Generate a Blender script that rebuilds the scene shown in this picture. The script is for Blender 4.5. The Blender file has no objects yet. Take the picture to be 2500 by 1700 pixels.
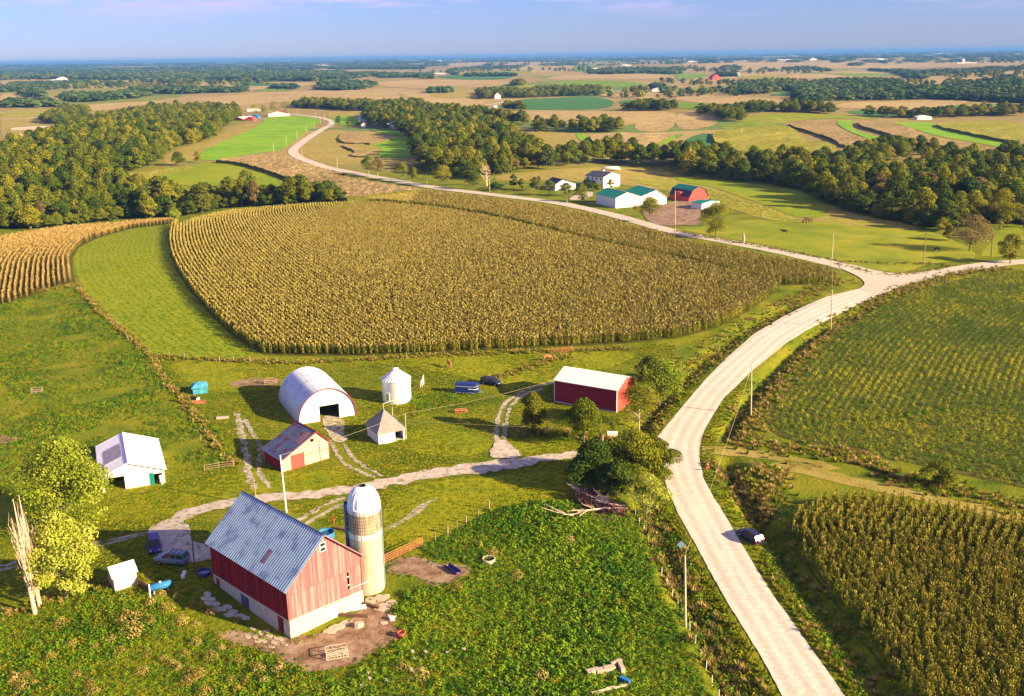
import bpy, math, random
import numpy as np
from mathutils import Vector, Matrix
from mathutils.geometry import delaunay_2d_cdt
random.seed(7); RNG = np.random.default_rng(7)
S = bpy.context.scene; COL = S.collection
R = math.radians
# ------------------------------------------------------------------ camera, sky, sun, exposure
CAM_H, F_PX, HOR = 70.0, 2420.0, 136.0
PITCH = math.atan((850-HOR)/F_PX); ROLL = R(-0.82)
cam = bpy.data.cameras.new('camera'); cam_o = bpy.data.objects.new('camera', cam); COL.objects.link(cam_o)
cam.sensor_width = 36; cam.lens = 36*F_PX/2500; cam.clip_start = 1; cam.clip_end = 200000
cam_o.matrix_world = Matrix.Translation((0, 0, CAM_H)) @ Matrix.Rotation(math.pi/2-PITCH, 4, 'X') @ Matrix.Rotation(ROLL, 4, 'Z')
S.camera = cam_o
SUN_EL, SHADOW_AZ = 21.0, 25.0          # shadows run to -X and 25 deg towards +Y
sx, sy = math.cos(R(SHADOW_AZ)), -math.sin(R(SHADOW_AZ))
sd = Vector((sx*math.cos(R(SUN_EL)), sy*math.cos(R(SUN_EL)), math.sin(R(SUN_EL))))
sun = bpy.data.lights.new('sun', 'SUN'); sun.energy = 5.0; sun.angle = R(0.55); sun.color = (1.0, 0.77, 0.42)
sun_o = bpy.data.objects.new('sun', sun); COL.objects.link(sun_o)
sun_o.rotation_euler = sd.to_track_quat('Z', 'Y').to_euler(); sun_o.location = (100, -60, 200)
W = bpy.data.worlds.new('World'); S.world = W; W.use_nodes = True
wn, wl = W.node_tree.nodes, W.node_tree.links; wn.clear()
sky = wn.new('ShaderNodeTexSky'); sky.sky_type = 'NISHITA'; sky.sun_disc = False
sky.sun_elevation = R(SUN_EL); sky.sun_rotation = math.atan2(sd.x, sd.y)
sky.altitude = 300; sky.air_density = 1.25; sky.dust_density = 0.0; sky.ozone_density = 6.0
bg = wn.new('ShaderNodeBackground'); bg.inputs[1].default_value = 0.044
out = wn.new('ShaderNodeOutputWorld')
# thin pink cloud streaks high in the sky
tc = wn.new('ShaderNodeTexCoord'); mp = wn.new('ShaderNodeMapping'); mp.inputs['Scale'].default_value = (2.2, 2.2, 14)
nz = wn.new('ShaderNodeTexNoise'); nz.inputs['Scale'].default_value = 2.6; nz.inputs['Detail'].default_value = 7; nz.inputs['Roughness'].default_value = 0.6
cr = wn.new('ShaderNodeValToRGB'); cr.color_ramp.elements[0].position = 0.46; cr.color_ramp.elements[1].position = 0.57
sp = wn.new('ShaderNodeSeparateXYZ'); mr = wn.new('ShaderNodeMapRange'); mr.inputs[1].default_value = 0.030; mr.inputs[2].default_value = 0.056
mu = wn.new('ShaderNodeMath'); mu.operation = 'MULTIPLY'; mu2 = wn.new('ShaderNodeMath'); mu2.operation = 'MULTIPLY'; mu2.inputs[1].default_value = 0.8
mx = wn.new('ShaderNodeMixRGB'); mx.inputs[2].default_value = (9.4, 6.4, 5.3, 1)
wl.new(tc.outputs['Generated'], mp.inputs[0]); wl.new(mp.outputs[0], nz.inputs[0]); wl.new(nz.outputs[0], cr.inputs[0])
wl.new(tc.outputs['Generated'], sp.inputs[0]); wl.new(sp.outputs['Z'], mr.inputs[0])
wl.new(cr.outputs[0], mu.inputs[0]); wl.new(mr.outputs[0], mu.inputs[1]); wl.new(mu.outputs[0], mu2.inputs[0])
wl.new(mu2.outputs[0], mx.inputs[0]); wl.new(sky.outputs[0], mx.inputs[1])
tint = wn.new('ShaderNodeMixRGB'); tint.blend_type = 'MULTIPLY'; tint.inputs[0].default_value = 1; tint.inputs[2].default_value = (.62, .74, 1.38, 1)
lil = wn.new('ShaderNodeMixRGB'); lil.inputs[0].default_value = .16; lil.inputs[2].default_value = (4.9, 4.0, 3.8, 1)
wl.new(mx.outputs[0], lil.inputs[1]); wl.new(lil.outputs[0], tint.inputs[1]); wl.new(tint.outputs[0], bg.inputs[0]); wl.new(bg.outputs[0], out.inputs[0])
S.view_settings.view_transform = 'Standard'; S.view_settings.look = 'None'; S.view_settings.gamma = 1.0
S.view_settings.use_curve_mapping = False; S.view_settings.exposure = 1.78
S.render.engine = 'CYCLES'
S.cycles.use_denoising = True; S.cycles.max_bounces = 5; S.cycles.diffuse_bounces = 3; S.cycles.glossy_bounces = 2
S.cycles.transmission_bounces = 3; S.cycles.transparent_max_bounces = 4; S.cycles.volume_bounces = 0

# ------------------------------------------------------------------ terrain
def sstep(a, b, v):
    t = np.clip((v-a)/(b-a), 0, 1); return t*t*(3-2*t)
def z0(x, y):
    x = np.asarray(x, float); y = np.asarray(y, float); r = np.hypot(x, y)
    a = sstep(420, 1300, r); far = sstep(1500, 5000, r)
    z = a*(4.2*np.sin(x/210+0.7+0.5*np.sin(y/340))*np.sin(y/190+1.1) + 2.6*np.sin(x/97+2.1+y/260)*np.sin(y/133+0.4*np.sin(x/150)))
    z = z + far*(7*np.sin(x/760+y/1900+0.4)*np.sin(y/620+1.7) + 4*np.sin(x/333-y/700))
    z = z + sstep(5000, 16000, r)*9*np.sin(x/2600+1.0)*np.sin(y/3300)
    z = z - 9*np.exp(-(((x+215)/110)**2+((y-520)/95)**2))                 # wooded valley on the left
    z = z - 6*np.exp(-((y-(640-0.42*(x-60)))/55)**2)*sstep(20, 120, x)*(1-sstep(600, 900, x))   # creek valley
    z = z + 2.6*np.exp(-(((x-10)/130)**2+((y-330)/85)**2))                # the main corn field lies on a low swell
    z = z + 1.4*np.exp(-(((x+46)/13)**2+((y-131)/14)**2))                 # bank behind the red barn
    return z
_p, _r = PITCH, ROLL
FW = np.array([0, math.cos(_p), -math.sin(_p)]); RT = np.array([1., 0, 0]); UP = np.cross(RT, FW)
RT2 = RT*math.cos(_r)+UP*math.sin(_r); UP2 = -RT*math.sin(_r)+UP*math.cos(_r)
TS = 60*1.006**np.arange(1150)
def hit(px, py, dz=0):
    """the place on the terrain that photo pixel (px, py) of 2500 x 1700 looks at"""
    d = FW+RT2*((px-1250)/F_PX)-UP2*((py-850)/F_PX); d = d/np.linalg.norm(d)
    P = d[None, :]*TS[:, None]; h = P[:, 2]+CAM_H-dz-z0(P[:, 0], P[:, 1])
    k = int(np.argmax(h < 0))
    if h[k] >= 0: k = len(TS)-1
    a, b = TS[max(k-1, 0)], TS[k]
    for _ in range(14):
        m = (a+b)/2
        if m*d[2]+CAM_H-dz-float(z0(m*d[0], m*d[1])) < 0: b = m
        else: a = m
    return d[0]*a, d[1]*a
def proj(x, y, z):
    v = np.array([x, y, z-CAM_H]); zc = v@FW
    return 1250+F_PX*(v@RT2)/zc, 850-F_PX*(v@UP2)/zc
ORG = {'F': (0, 0, 1.0757), 'Z4': (640, 860, .20654), 'Z5': (1080, 820, .26678), 'Z6': (480, 1160, .27855), 'S': (0, 0, 1)}
for i, c in enumerate('TMB'):
    for j in range(3): ORG['%s%d' % (c, j+1)] = ((0, 800, 1650)[j], (100, 560, 1122)[i], .36575)
def spx(text):
    """'T1 10,20 30,40 T2 5,6' (enlarged crops of the photo) -> list of photo pixels"""
    o = ORG['S']; r = []
    for t in text.split():
        if t in ORG: o = ORG[t]
        else:
            a, b = t.split(','); r.append((o[0]+float(a)*o[2], o[1]+float(b)*o[2]))
    return r
def P(text): return [hit(*q) for q in spx(text)]
def PT(text, dz=2.4): return [hit(*q, dz) for q in spx(text)]     # points seen on top of a standing crop
def height(px, py, ptop):
    x, y = hit(px, py); z = float(z0(x, y)); lo, hi = 0, 60
    for _ in range(30):
        m = (lo+hi)/2
        if proj(x, y, z+m)[1] > ptop: lo = m
        else: hi = m
    return lo
def resample(pts, step):
    pts = np.array(pts, float); d = np.r_[0, np.cumsum(np.hypot(*np.diff(pts, axis=0).T))]
    n = max(2, int(d[-1]/step)+1); t = np.linspace(0, d[-1], n)
    return np.c_[np.interp(t, d, pts[:, 0]), np.interp(t, d, pts[:, 1])]
def smooth(pts, closed=False, it=2):
    pts = [tuple(p) for p in pts]
    for _ in range(it):
        q = [] if closed else [pts[0]]
        n = len(pts)
        for i in range(n if closed else n-1):
            a, b = pts[i], pts[(i+1) % n]
            q += [(.75*a[0]+.25*b[0], .75*a[1]+.25*b[1]), (.25*a[0]+.75*b[0], .25*a[1]+.75*b[1])]
        if not closed: q.append(pts[-1])
        pts = q
    return pts
def dist_line(x, y, L):
    """distance to a polyline, and the side vector"""
    x = np.asarray(x, float); y = np.asarray(y, float); best = np.full(x.shape, 1e9); qx = np.zeros(x.shape); qy = np.zeros(x.shape)
    L = np.array(L)
    for a, b in zip(L[:-1], L[1:]):
        ab = b-a; l2 = ab@ab+1e-9; t = np.clip(((x-a[0])*ab[0]+(y-a[1])*ab[1])/l2, 0, 1)
        cx, cy = a[0]+t*ab[0], a[1]+t*ab[1]; d = np.hypot(x-cx, y-cy); m = d < best
        best = np.where(m, d, best); qx = np.where(m, cx, qx); qy = np.where(m, cy, qy)
    return best, qx, qy
def inside(x, y, poly):
    x = np.asarray(x); y = np.asarray(y); r = np.zeros(x.shape, bool); n = len(poly)
    for i in range(n):
        (x1, y1), (x2, y2) = poly[i], poly[(i+1) % n]
        if y1 == y2: continue
        c = ((y1 > y) != (y2 > y)) & (x < (x2-x1)*(y-y1)/(y2-y1)+x1); r ^= c
    return r
ROAD_L = "B3 840,1800 705,1580 560,1300 430,1090 330,930 240,770 140,580 60,440 0,330 S 1651,1240 1632,1200 1619,1156 1606,1110 1603,1068 M3 60,1160 200,1000 350,850 520,700 700,590 860,510 1000,455 1130,420 1220,400"
ROAD_R = "B3 1280,1800 1125,1580 1050,1470 920,1290 780,1080 650,900 560,760 440,560 350,400 260,260 185,120 165,0 M3 165,1480 170,1430 190,1350 240,1260 330,1120 420,1040 500,960 620,860 740,760 880,670 1040,590 1200,510 1350,445"
rl, rr = resample(P(ROAD_L), 1.0), resample(P(ROAD_R), 1.0)
n_ = 60; ta = np.linspace(0, 1, n_)
_i = lambda L: np.c_[np.interp(ta, np.linspace(0, 1, len(L)), L[:, 0]), np.interp(ta, np.linspace(0, 1, len(L)), L[:, 1])]
MAIN_C = (_i(rl)+_i(rr))/2
GAPS = [(MAIN_C[-1], 16), (np.array(P('Z5 2060,1085')[0]), 6), (np.array(P('M3 330,1462')[0]), 5)]   # where other roads cross the ditch
def zf(x, y):
    """terrain with the ditches and the crown of the gravel road"""
    x = np.asarray(x, float); y = np.asarray(y, float); z = z0(x, y)
    m = (x > 0) & (x < 140) & (y > 20) & (y < 300)
    if np.any(m):
        d = dist_line(x[m], y[m], MAIN_C)[0] if x.ndim else dist_line(x.reshape(1), y.reshape(1), MAIN_C)[0]
        dz = -1.45*np.exp(-((d-8.2)/1.9)**2); xm, ym = (x[m], y[m]) if x.ndim else (x, y)
        for c_, w_ in GAPS: dz = dz*(1-np.exp(-((np.hypot(xm-c_[0], ym-c_[1])/w_)**4)))
        dz = dz*(1-sstep(MAIN_C[-1][1]-18, MAIN_C[-1][1]-2, ym))
        if x.ndim: z[m] += dz
        else: z = z+dz[0]
    return z
def z1(x, y): return float(zf(np.array([x]), np.array([y]))[0])
def lift(x, y, k): return 0.004*k+np.hypot(x, y)*0.00013*k

# ------------------------------------------------------------------ naming and mesh helpers
def tag(o, label=None, cat=None, group=None, kind=None, category=None):
    cat = cat or category
    for k, v in (('label', label), ('category', cat), ('group', group), ('kind', kind)):
        if v: o[k] = v
    return o
def link(name, me, parent=None, loc=None, rz=None):
    o = bpy.data.objects.new(name, me); COL.objects.link(o)
    if parent: o.parent = parent
    if loc is not None: o.location = loc
    if rz is not None: o.rotation_euler = (0, 0, rz)
    return o
def mesh(name, v, f, mats, smooth_=False, mi=None):
    me = bpy.data.meshes.new(name); me.from_pydata([tuple(map(float, p)) for p in v], [], [tuple(map(int, q)) for q in f])
    for m in (mats if isinstance(mats, (list, tuple)) else [mats]): me.materials.append(m)
    if mi is not None: me.polygons.foreach_set('material_index', mi)
    if smooth_: me.polygons.foreach_set('use_smooth', [True]*len(me.polygons))
    me.update(); return me
def empty(name, loc, rz=0, **t):
    o = bpy.data.objects.new(name, None); COL.objects.link(o); o.location = loc; o.rotation_euler = (0, 0, rz); o.empty_display_size = .3
    tag(o, **t); return o
class MB:
    """collects shapes and links them as one mesh"""
    def __init__(s): s.v, s.f, s.m = [], [], []; s.k = 0
    def add(s, v, f):
        b = len(s.v); s.v += [tuple(p) for p in v]; s.f += [tuple(b+i for i in q) for q in f]; s.m += [s.k]*len(f); return s
    def box(s, x0, x1, y0, y1, z0_, z1_):
        return s.add([(x0, y0, z0_), (x1, y0, z0_), (x1, y1, z0_), (x0, y1, z0_), (x0, y0, z1_), (x1, y0, z1_), (x1, y1, z1_), (x0, y1, z1_)],
                     [(0, 3, 2, 1), (4, 5, 6, 7), (0, 1, 5, 4), (1, 2, 6, 5), (2, 3, 7, 6), (3, 0, 4, 7)])
    def tube(s, pts, rad, n=6, cap=True):
        pts = [Vector(p) for p in pts]; rad = rad if isinstance(rad, (list, tuple)) else [rad]*len(pts); v = []; f = []
        for i, p in enumerate(pts):
            d = (pts[min(i+1, len(pts)-1)]-pts[max(i-1, 0)]).normalized()
            a = d.cross(Vector((0, 0, 1)) if abs(d.z) < .9 else Vector((1, 0, 0))).normalized(); b = d.cross(a)
            for k in range(n):
                t = 2*math.pi*k/n; v.append(p+(a*math.cos(t)+b*math.sin(t))*rad[i])
        for i in range(len(pts)-1):
            for k in range(n): f.append((i*n+k, i*n+(k+1) % n, (i+1)*n+(k+1) % n, (i+1)*n+k))
        if cap: f += [tuple(range(n-1, -1, -1)), tuple(range((len(pts)-1)*n, len(pts)*n))]
        return s.add(v, f)
    def lathe(s, prof, n=24, c=(0, 0, 0), cap=False, sc=(1, 1)):
        v = []; f = []
        for r_, z_ in prof:
            for k in range(n): t = 2*math.pi*k/n; v.append((c[0]+r_*math.cos(t)*sc[0], c[1]+r_*math.sin(t)*sc[1], c[2]+z_))
        for i in range(len(prof)-1):
            for k in range(n): f.append((i*n+k, i*n+(k+1) % n, (i+1)*n+(k+1) % n, (i+1)*n+k))
        if cap: f += [tuple(range(n-1, -1, -1)), tuple(range((len(prof)-1)*n, len(prof)*n))]
        return s.add(v, f)
    def prism(s, prof, y0, y1, ax='y'):
        """profile in x,z pushed along y"""
        n = len(prof); v = [(a, y0, b) for a, b in prof]+[(a, y1, b) for a, b in prof]
        if ax == 'x': v = [(p[1], p[0], p[2]) for p in v]
        return s.add(v, [tuple(range(n)), tuple(range(2*n-1, n-1, -1))]+[(i, (i+1) % n, n+(i+1) % n, n+i) for i in range(n)][::1])
    def build(s, name, mats, parent=None, smooth_=False, **t):
        me = mesh(name, s.v, s.f, mats, smooth_, s.m if s.k else None)
        o = link(name, me, parent); tag(o, **t); return o
def cdt(poly, g, g2=None, holes=()):
    """triangulate a polygon with a grid of inner points"""
    poly = np.array(poly); x0, y0 = poly.min(0); x1, y1 = poly.max(0); g2 = g2 or g
    b = resample(np.r_[poly, poly[:1]], g)[:-1]
    gx, gy = np.meshgrid(np.arange(x0+g/2, x1, g), np.arange(y0+g2/2, y1, g2)); gx = gx.ravel(); gy = gy.ravel()
    gx = gx+RNG.uniform(-.2, .2, gx.shape)*g; gy = gy+RNG.uniform(-.2, .2, gy.shape)*g2
    m = inside(gx, gy, [tuple(p) for p in b]); gx, gy = gx[m], gy[m]
    if len(gx):
        d = dist_line(gx, gy, np.r_[b, b[:1]])[0]; k = d > g*.45; gx, gy = gx[k], gy[k]
    vs = [Vector(p) for p in b]+[Vector(p) for p in zip(gx, gy)]; n = len(b)
    r = delaunay_2d_cdt(vs, [(i, (i+1) % n) for i in range(n)], [list(range(n))], 1, 1e-4)
    return np.array([tuple(p) for p in r[0]]), [tuple(f) for f in r[2]], n
def rough(poly, amp, step=.7):
    b = resample(np.r_[np.array(poly), [poly[0]]], step)[:-1]; n = len(b); r = np.zeros(n)
    for k in (3, 7, 15, 31):
        if n > k*2: r += np.interp(np.arange(n), np.linspace(0, n, k*2+1), np.r_[RNG.normal(0, 1, k*2), 0])*(.9/k**.35)
    r += RNG.normal(0, .35, n); d = np.roll(b, -1, 0)-np.roll(b, 1, 0); d /= np.hypot(*d.T)[:, None]+1e-9
    return [tuple(p) for p in b+np.c_[-d[:, 1], d[:, 0]]*(r*amp*.5)[:, None]]
def sheet(name, poly, mat_, k, g=None, sm=1, rg=0, **t):
    poly = smooth(poly, True, sm) if sm else poly
    if rg: poly = rough(poly, rg)
    c = np.array(poly); rr_ = np.hypot(*c.mean(0)); g = g or max(1.4, rr_*.012)
    v, f, n = cdt(poly, g); z = zf(v[:, 0], v[:, 1])+lift(v[:, 0], v[:, 1], k)
    me = mesh(name, np.c_[v, z], f, mat_, True); return tag(link(name, me), **t)
def slab(name, poly, mat_, h, rough, g=None, sm=1, side=None, **t):
    """a standing crop seen from afar: raised, rough top and steep edges down to the ground"""
    poly = smooth(poly, True, sm) if sm else poly
    c = np.array(poly); rr_ = np.hypot(*c.mean(0)); g = g or max(2.2, rr_*.012)
    v, f, n = cdt(poly, g); nv = len(v); z = zf(v[:, 0], v[:, 1])
    top = z+h+RNG.normal(0, rough, nv); V = np.r_[np.c_[v, top], np.c_[v, z-.2-rr_*.002]]
    edges = {}
    for q in f:
        for a, b in zip(q, q[1:]+q[:1]):
            if (b, a) in edges: del edges[(b, a)]
            else: edges[(a, b)] = 1
    f2 = list(f)+[(b, a, a+nv, b+nv) for a, b in edges]
    return tag(link(name, mesh(name, V, f2, [mat_, side or mat_], False, [0]*len(f)+[1]*(len(f2)-len(f)))), **t)
def ribbon(name, pts, w, mat_, k, step=3.0, parent=None, jit=0, **t):
    L = resample(smooth(pts), step); d = np.gradient(L, axis=0); d /= np.hypot(*d.T)[:, None]; nrm = np.c_[-d[:, 1], d[:, 0]]
    offs = np.linspace(-.5, .5, 5); V = []; F = []
    w = np.broadcast_to(np.asarray(w, float), (len(L),)) if np.ndim(w) == 0 else np.interp(np.linspace(0, 1, len(L)), np.linspace(0, 1, len(w)), w)
    for i in range(len(L)):
        for j, o in enumerate(offs):
            e = RNG.normal(0, jit) if j in (0, 4) else 0
            p = L[i]+nrm[i]*(o*w[i]+e); V.append(p)
    V = np.array(V); z = zf(V[:, 0], V[:, 1])+lift(V[:, 0], V[:, 1], k)
    for i in range(len(L)-1):
        for j in range(4): a = i*5+j; F.append((a, a+1, a+6, a+5))
    return tag(link(name, mesh(name, np.c_[V, z], F, mat_, True), parent), **t)

# ------------------------------------------------------------------ materials
def mat(name, cols, scale=1.0, detail=4, rough=.85, bump=0, bs=None, coord='Object', metal=0, rand=0, island=0, spec=.08, trans=0,
        big=None, stripes=None, pos=None, nrough=.6, stretch=None, world=None):
    m = bpy.data.materials.new(name); m.use_nodes = True; N, L = m.node_tree.nodes, m.node_tree.links
    b = N['Principled BSDF']; b.inputs['Roughness'].default_value = rough; b.inputs['Metallic'].default_value = metal
    b.inputs['Specular IOR Level'].default_value = spec
    tc = N.new('ShaderNodeTexCoord'); src = tc.outputs[coord]
    if stretch:
        mp = N.new('ShaderNodeMapping'); mp.inputs['Scale'].default_value = stretch; L.new(src, mp.inputs[0]); src = mp.outputs[0]
    nz = N.new('ShaderNodeTexNoise'); nz.inputs['Scale'].default_value = scale; nz.inputs['Detail'].default_value = detail
    nz.inputs['Roughness'].default_value = nrough; L.new(src, nz.inputs[0]); fac = nz.outputs[0]
    def math_(op, a, bb):
        q = N.new('ShaderNodeMath'); q.operation = op
        for i, v in enumerate((a, bb)):
            if isinstance(v, (int, float)): q.inputs[i].default_value = v
            else: L.new(v, q.inputs[i])
        return q.outputs[0]
    if big:
        n2 = N.new('ShaderNodeTexNoise'); n2.inputs['Scale'].default_value = big[0]; n2.inputs['Detail'].default_value = 3; L.new(src, n2.inputs[0])
        fac = math_('ADD', fac, math_('MULTIPLY', math_('SUBTRACT', n2.outputs[0], .5), big[1]))
    if world:      # slow change from place to place over instanced plants
        gp = N.new('ShaderNodeNewGeometry')
        for ws, wk in world:
            n3 = N.new('ShaderNodeTexNoise'); n3.inputs['Scale'].default_value = ws; n3.inputs['Detail'].default_value = 4; L.new(gp.outputs['Position'], n3.inputs[0])
            fac = math_('ADD', fac, math_('MULTIPLY', math_('SUBTRACT', n3.outputs[0], .5), wk))
    if rand:
        oi = N.new('ShaderNodeObjectInfo'); fac = math_('ADD', fac, math_('MULTIPLY', math_('SUBTRACT', oi.outputs['Random'], .5), rand))
    if island:
        ge = N.new('ShaderNodeNewGeometry'); fac = math_('ADD', fac, math_('MULTIPLY', math_('SUBTRACT', ge.outputs['Random Per Island'], .5), island))
    if stripes:   # (direction degrees, period m, strength)
        mp2 = N.new('ShaderNodeMapping'); mp2.inputs['Rotation'].default_value = (0, 0, R(stripes[0])); L.new(tc.outputs[coord], mp2.inputs[0])
        wv = N.new('ShaderNodeTexWave'); wv.inputs['Scale'].default_value = .314/stripes[1]*1.0; wv.inputs['Distortion'].default_value = 2.5
        wv.inputs['Detail'].default_value = 2; wv.inputs['Detail Scale'].default_value = .3; L.new(mp2.outputs[0], wv.inputs[0])
        fac = math_('ADD', fac, math_('MULTIPLY', math_('SUBTRACT', wv.outputs['Fac'], .5), stripes[2]))
    cr = N.new('ShaderNodeValToRGB'); el = cr.color_ramp.elements; n = len(cols)
    pos = pos or [.3+.4*i/(n-1) for i in range(n)] if n > 1 else [0]
    while len(el) < n: el.new(.5)
    while len(el) > n: el.remove(el[-1])
    for i in range(n): el[i].position = pos[i]
    for i in range(n): el[i].color = (*cols[i], 1)
    L.new(fac, cr.inputs[0]); L.new(cr.outputs[0], b.inputs['Base Color'])
    if bump:
        bn = N.new('ShaderNodeTexNoise'); bn.inputs['Scale'].default_value = bs or scale*3; bn.inputs['Detail'].default_value = 5; L.new(src, bn.inputs[0])
        bu = N.new('ShaderNodeBump'); bu.inputs['Strength'].default_value = 1; bu.inputs['Distance'].default_value = bump
        L.new(bn.outputs[0], bu.inputs['Height']); L.new(bu.outputs[0], b.inputs['Normal'])
    if trans:
        tr = N.new('ShaderNodeBsdfTranslucent'); L.new(cr.outputs[0], tr.inputs[0]); ms = N.new('ShaderNodeMixShader'); ms.inputs[0].default_value = trans
        L.new(b.outputs[0], ms.inputs[1]); L.new(tr.outputs[0], ms.inputs[2]); L.new(ms.outputs[0], N['Material Output'].inputs[0])
    return m
C = lambda h, k=1.0: tuple(((int(h[i:i+2], 16)/255)**2.2)*k for i in (0, 2, 4))

# ------------------------------------------------------------------ scattering (geometry nodes, for stuff only)
PROTO = {}
def proto(key, meshes):
    c = bpy.data.collections.new('src_'+key)
    for i, me in enumerate(meshes): c.objects.link(bpy.data.objects.new('%s_%02d' % (key, i), me))
    PROTO[key] = (c, len(meshes))
def scatter(name, key, x, y, scl, rz=None, tilt=.0, zoff=0, **t):
    c, nvar = PROTO[key]; n = len(x); z = zf(x, y)+zoff
    me = bpy.data.meshes.new(name); me.vertices.add(n); me.vertices.foreach_set('co', np.c_[x, y, z].ravel().astype(np.float32))
    rz = RNG.uniform(0, 6.283, n) if rz is None else rz
    rot = np.c_[RNG.normal(0, tilt, n) if tilt else np.zeros(n), RNG.normal(0, tilt, n) if tilt else np.zeros(n), rz].astype(np.float32)
    scl = np.broadcast_to(scl, (n, 3)) if np.ndim(scl) != 1 else np.repeat(np.asarray(scl)[:, None], 3, 1)
    a = me.attributes.new('rot', 'FLOAT_VECTOR', 'POINT'); a.data.foreach_set('vector', rot.ravel())
    a = me.attributes.new('scl', 'FLOAT_VECTOR', 'POINT'); a.data.foreach_set('vector', scl.astype(np.float32).ravel())
    a = me.attributes.new('idx', 'INT', 'POINT'); a.data.foreach_set('value', RNG.integers(0, nvar, n).astype(np.int32))
    o = tag(link(name, me), kind='stuff', **t)
    g = bpy.data.node_groups.new('scatter_'+name, 'GeometryNodeTree')
    g.interface.new_socket('Geometry', in_out='INPUT', socket_type='NodeSocketGeometry'); g.interface.new_socket('Geometry', in_out='OUTPUT', socket_type='NodeSocketGeometry')
    N, L = g.nodes, g.links; gi = N.new('NodeGroupInput'); go = N.new('NodeGroupOutput')
    ci = N.new('GeometryNodeCollectionInfo'); ci.inputs[0].default_value = c; ci.inputs[1].default_value = True; ci.inputs[2].default_value = True
    ip = N.new('GeometryNodeInstanceOnPoints'); ip.inputs['Pick Instance'].default_value = True
    def at_(nm, ty):
        q = N.new('GeometryNodeInputNamedAttribute'); q.data_type = ty; q.inputs[0].default_value = nm; return q.outputs[0]
    L.new(gi.outputs[0], ip.inputs['Points']); L.new(ci.outputs[0], ip.inputs['Instance']); L.new(at_('idx', 'INT'), ip.inputs['Instance Index'])
    L.new(at_('rot', 'FLOAT_VECTOR'), ip.inputs['Rotation']); L.new(at_('scl', 'FLOAT_VECTOR'), ip.inputs['Scale']); L.new(ip.outputs[0], go.inputs[0])
    mod = o.modifiers.new('scatter', 'NODES'); mod.node_group = g
    return o
def fill(poly, dx, dy=None, jit=.5):
    poly = np.array(poly); dy = dy or dx; x0, y0 = poly.min(0); x1, y1 = poly.max(0)
    gx, gy = np.meshgrid(np.arange(x0, x1, dx), np.arange(y0, y1, dy)); gx = gx.ravel(); gy = gy.ravel()
    gx = gx+RNG.uniform(-jit, jit, gx.shape)*dx; gy = gy+RNG.uniform(-jit, jit, gy.shape)*dy
    m = inside(gx, gy, [tuple(p) for p in poly]); return gx[m], gy[m]
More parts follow.
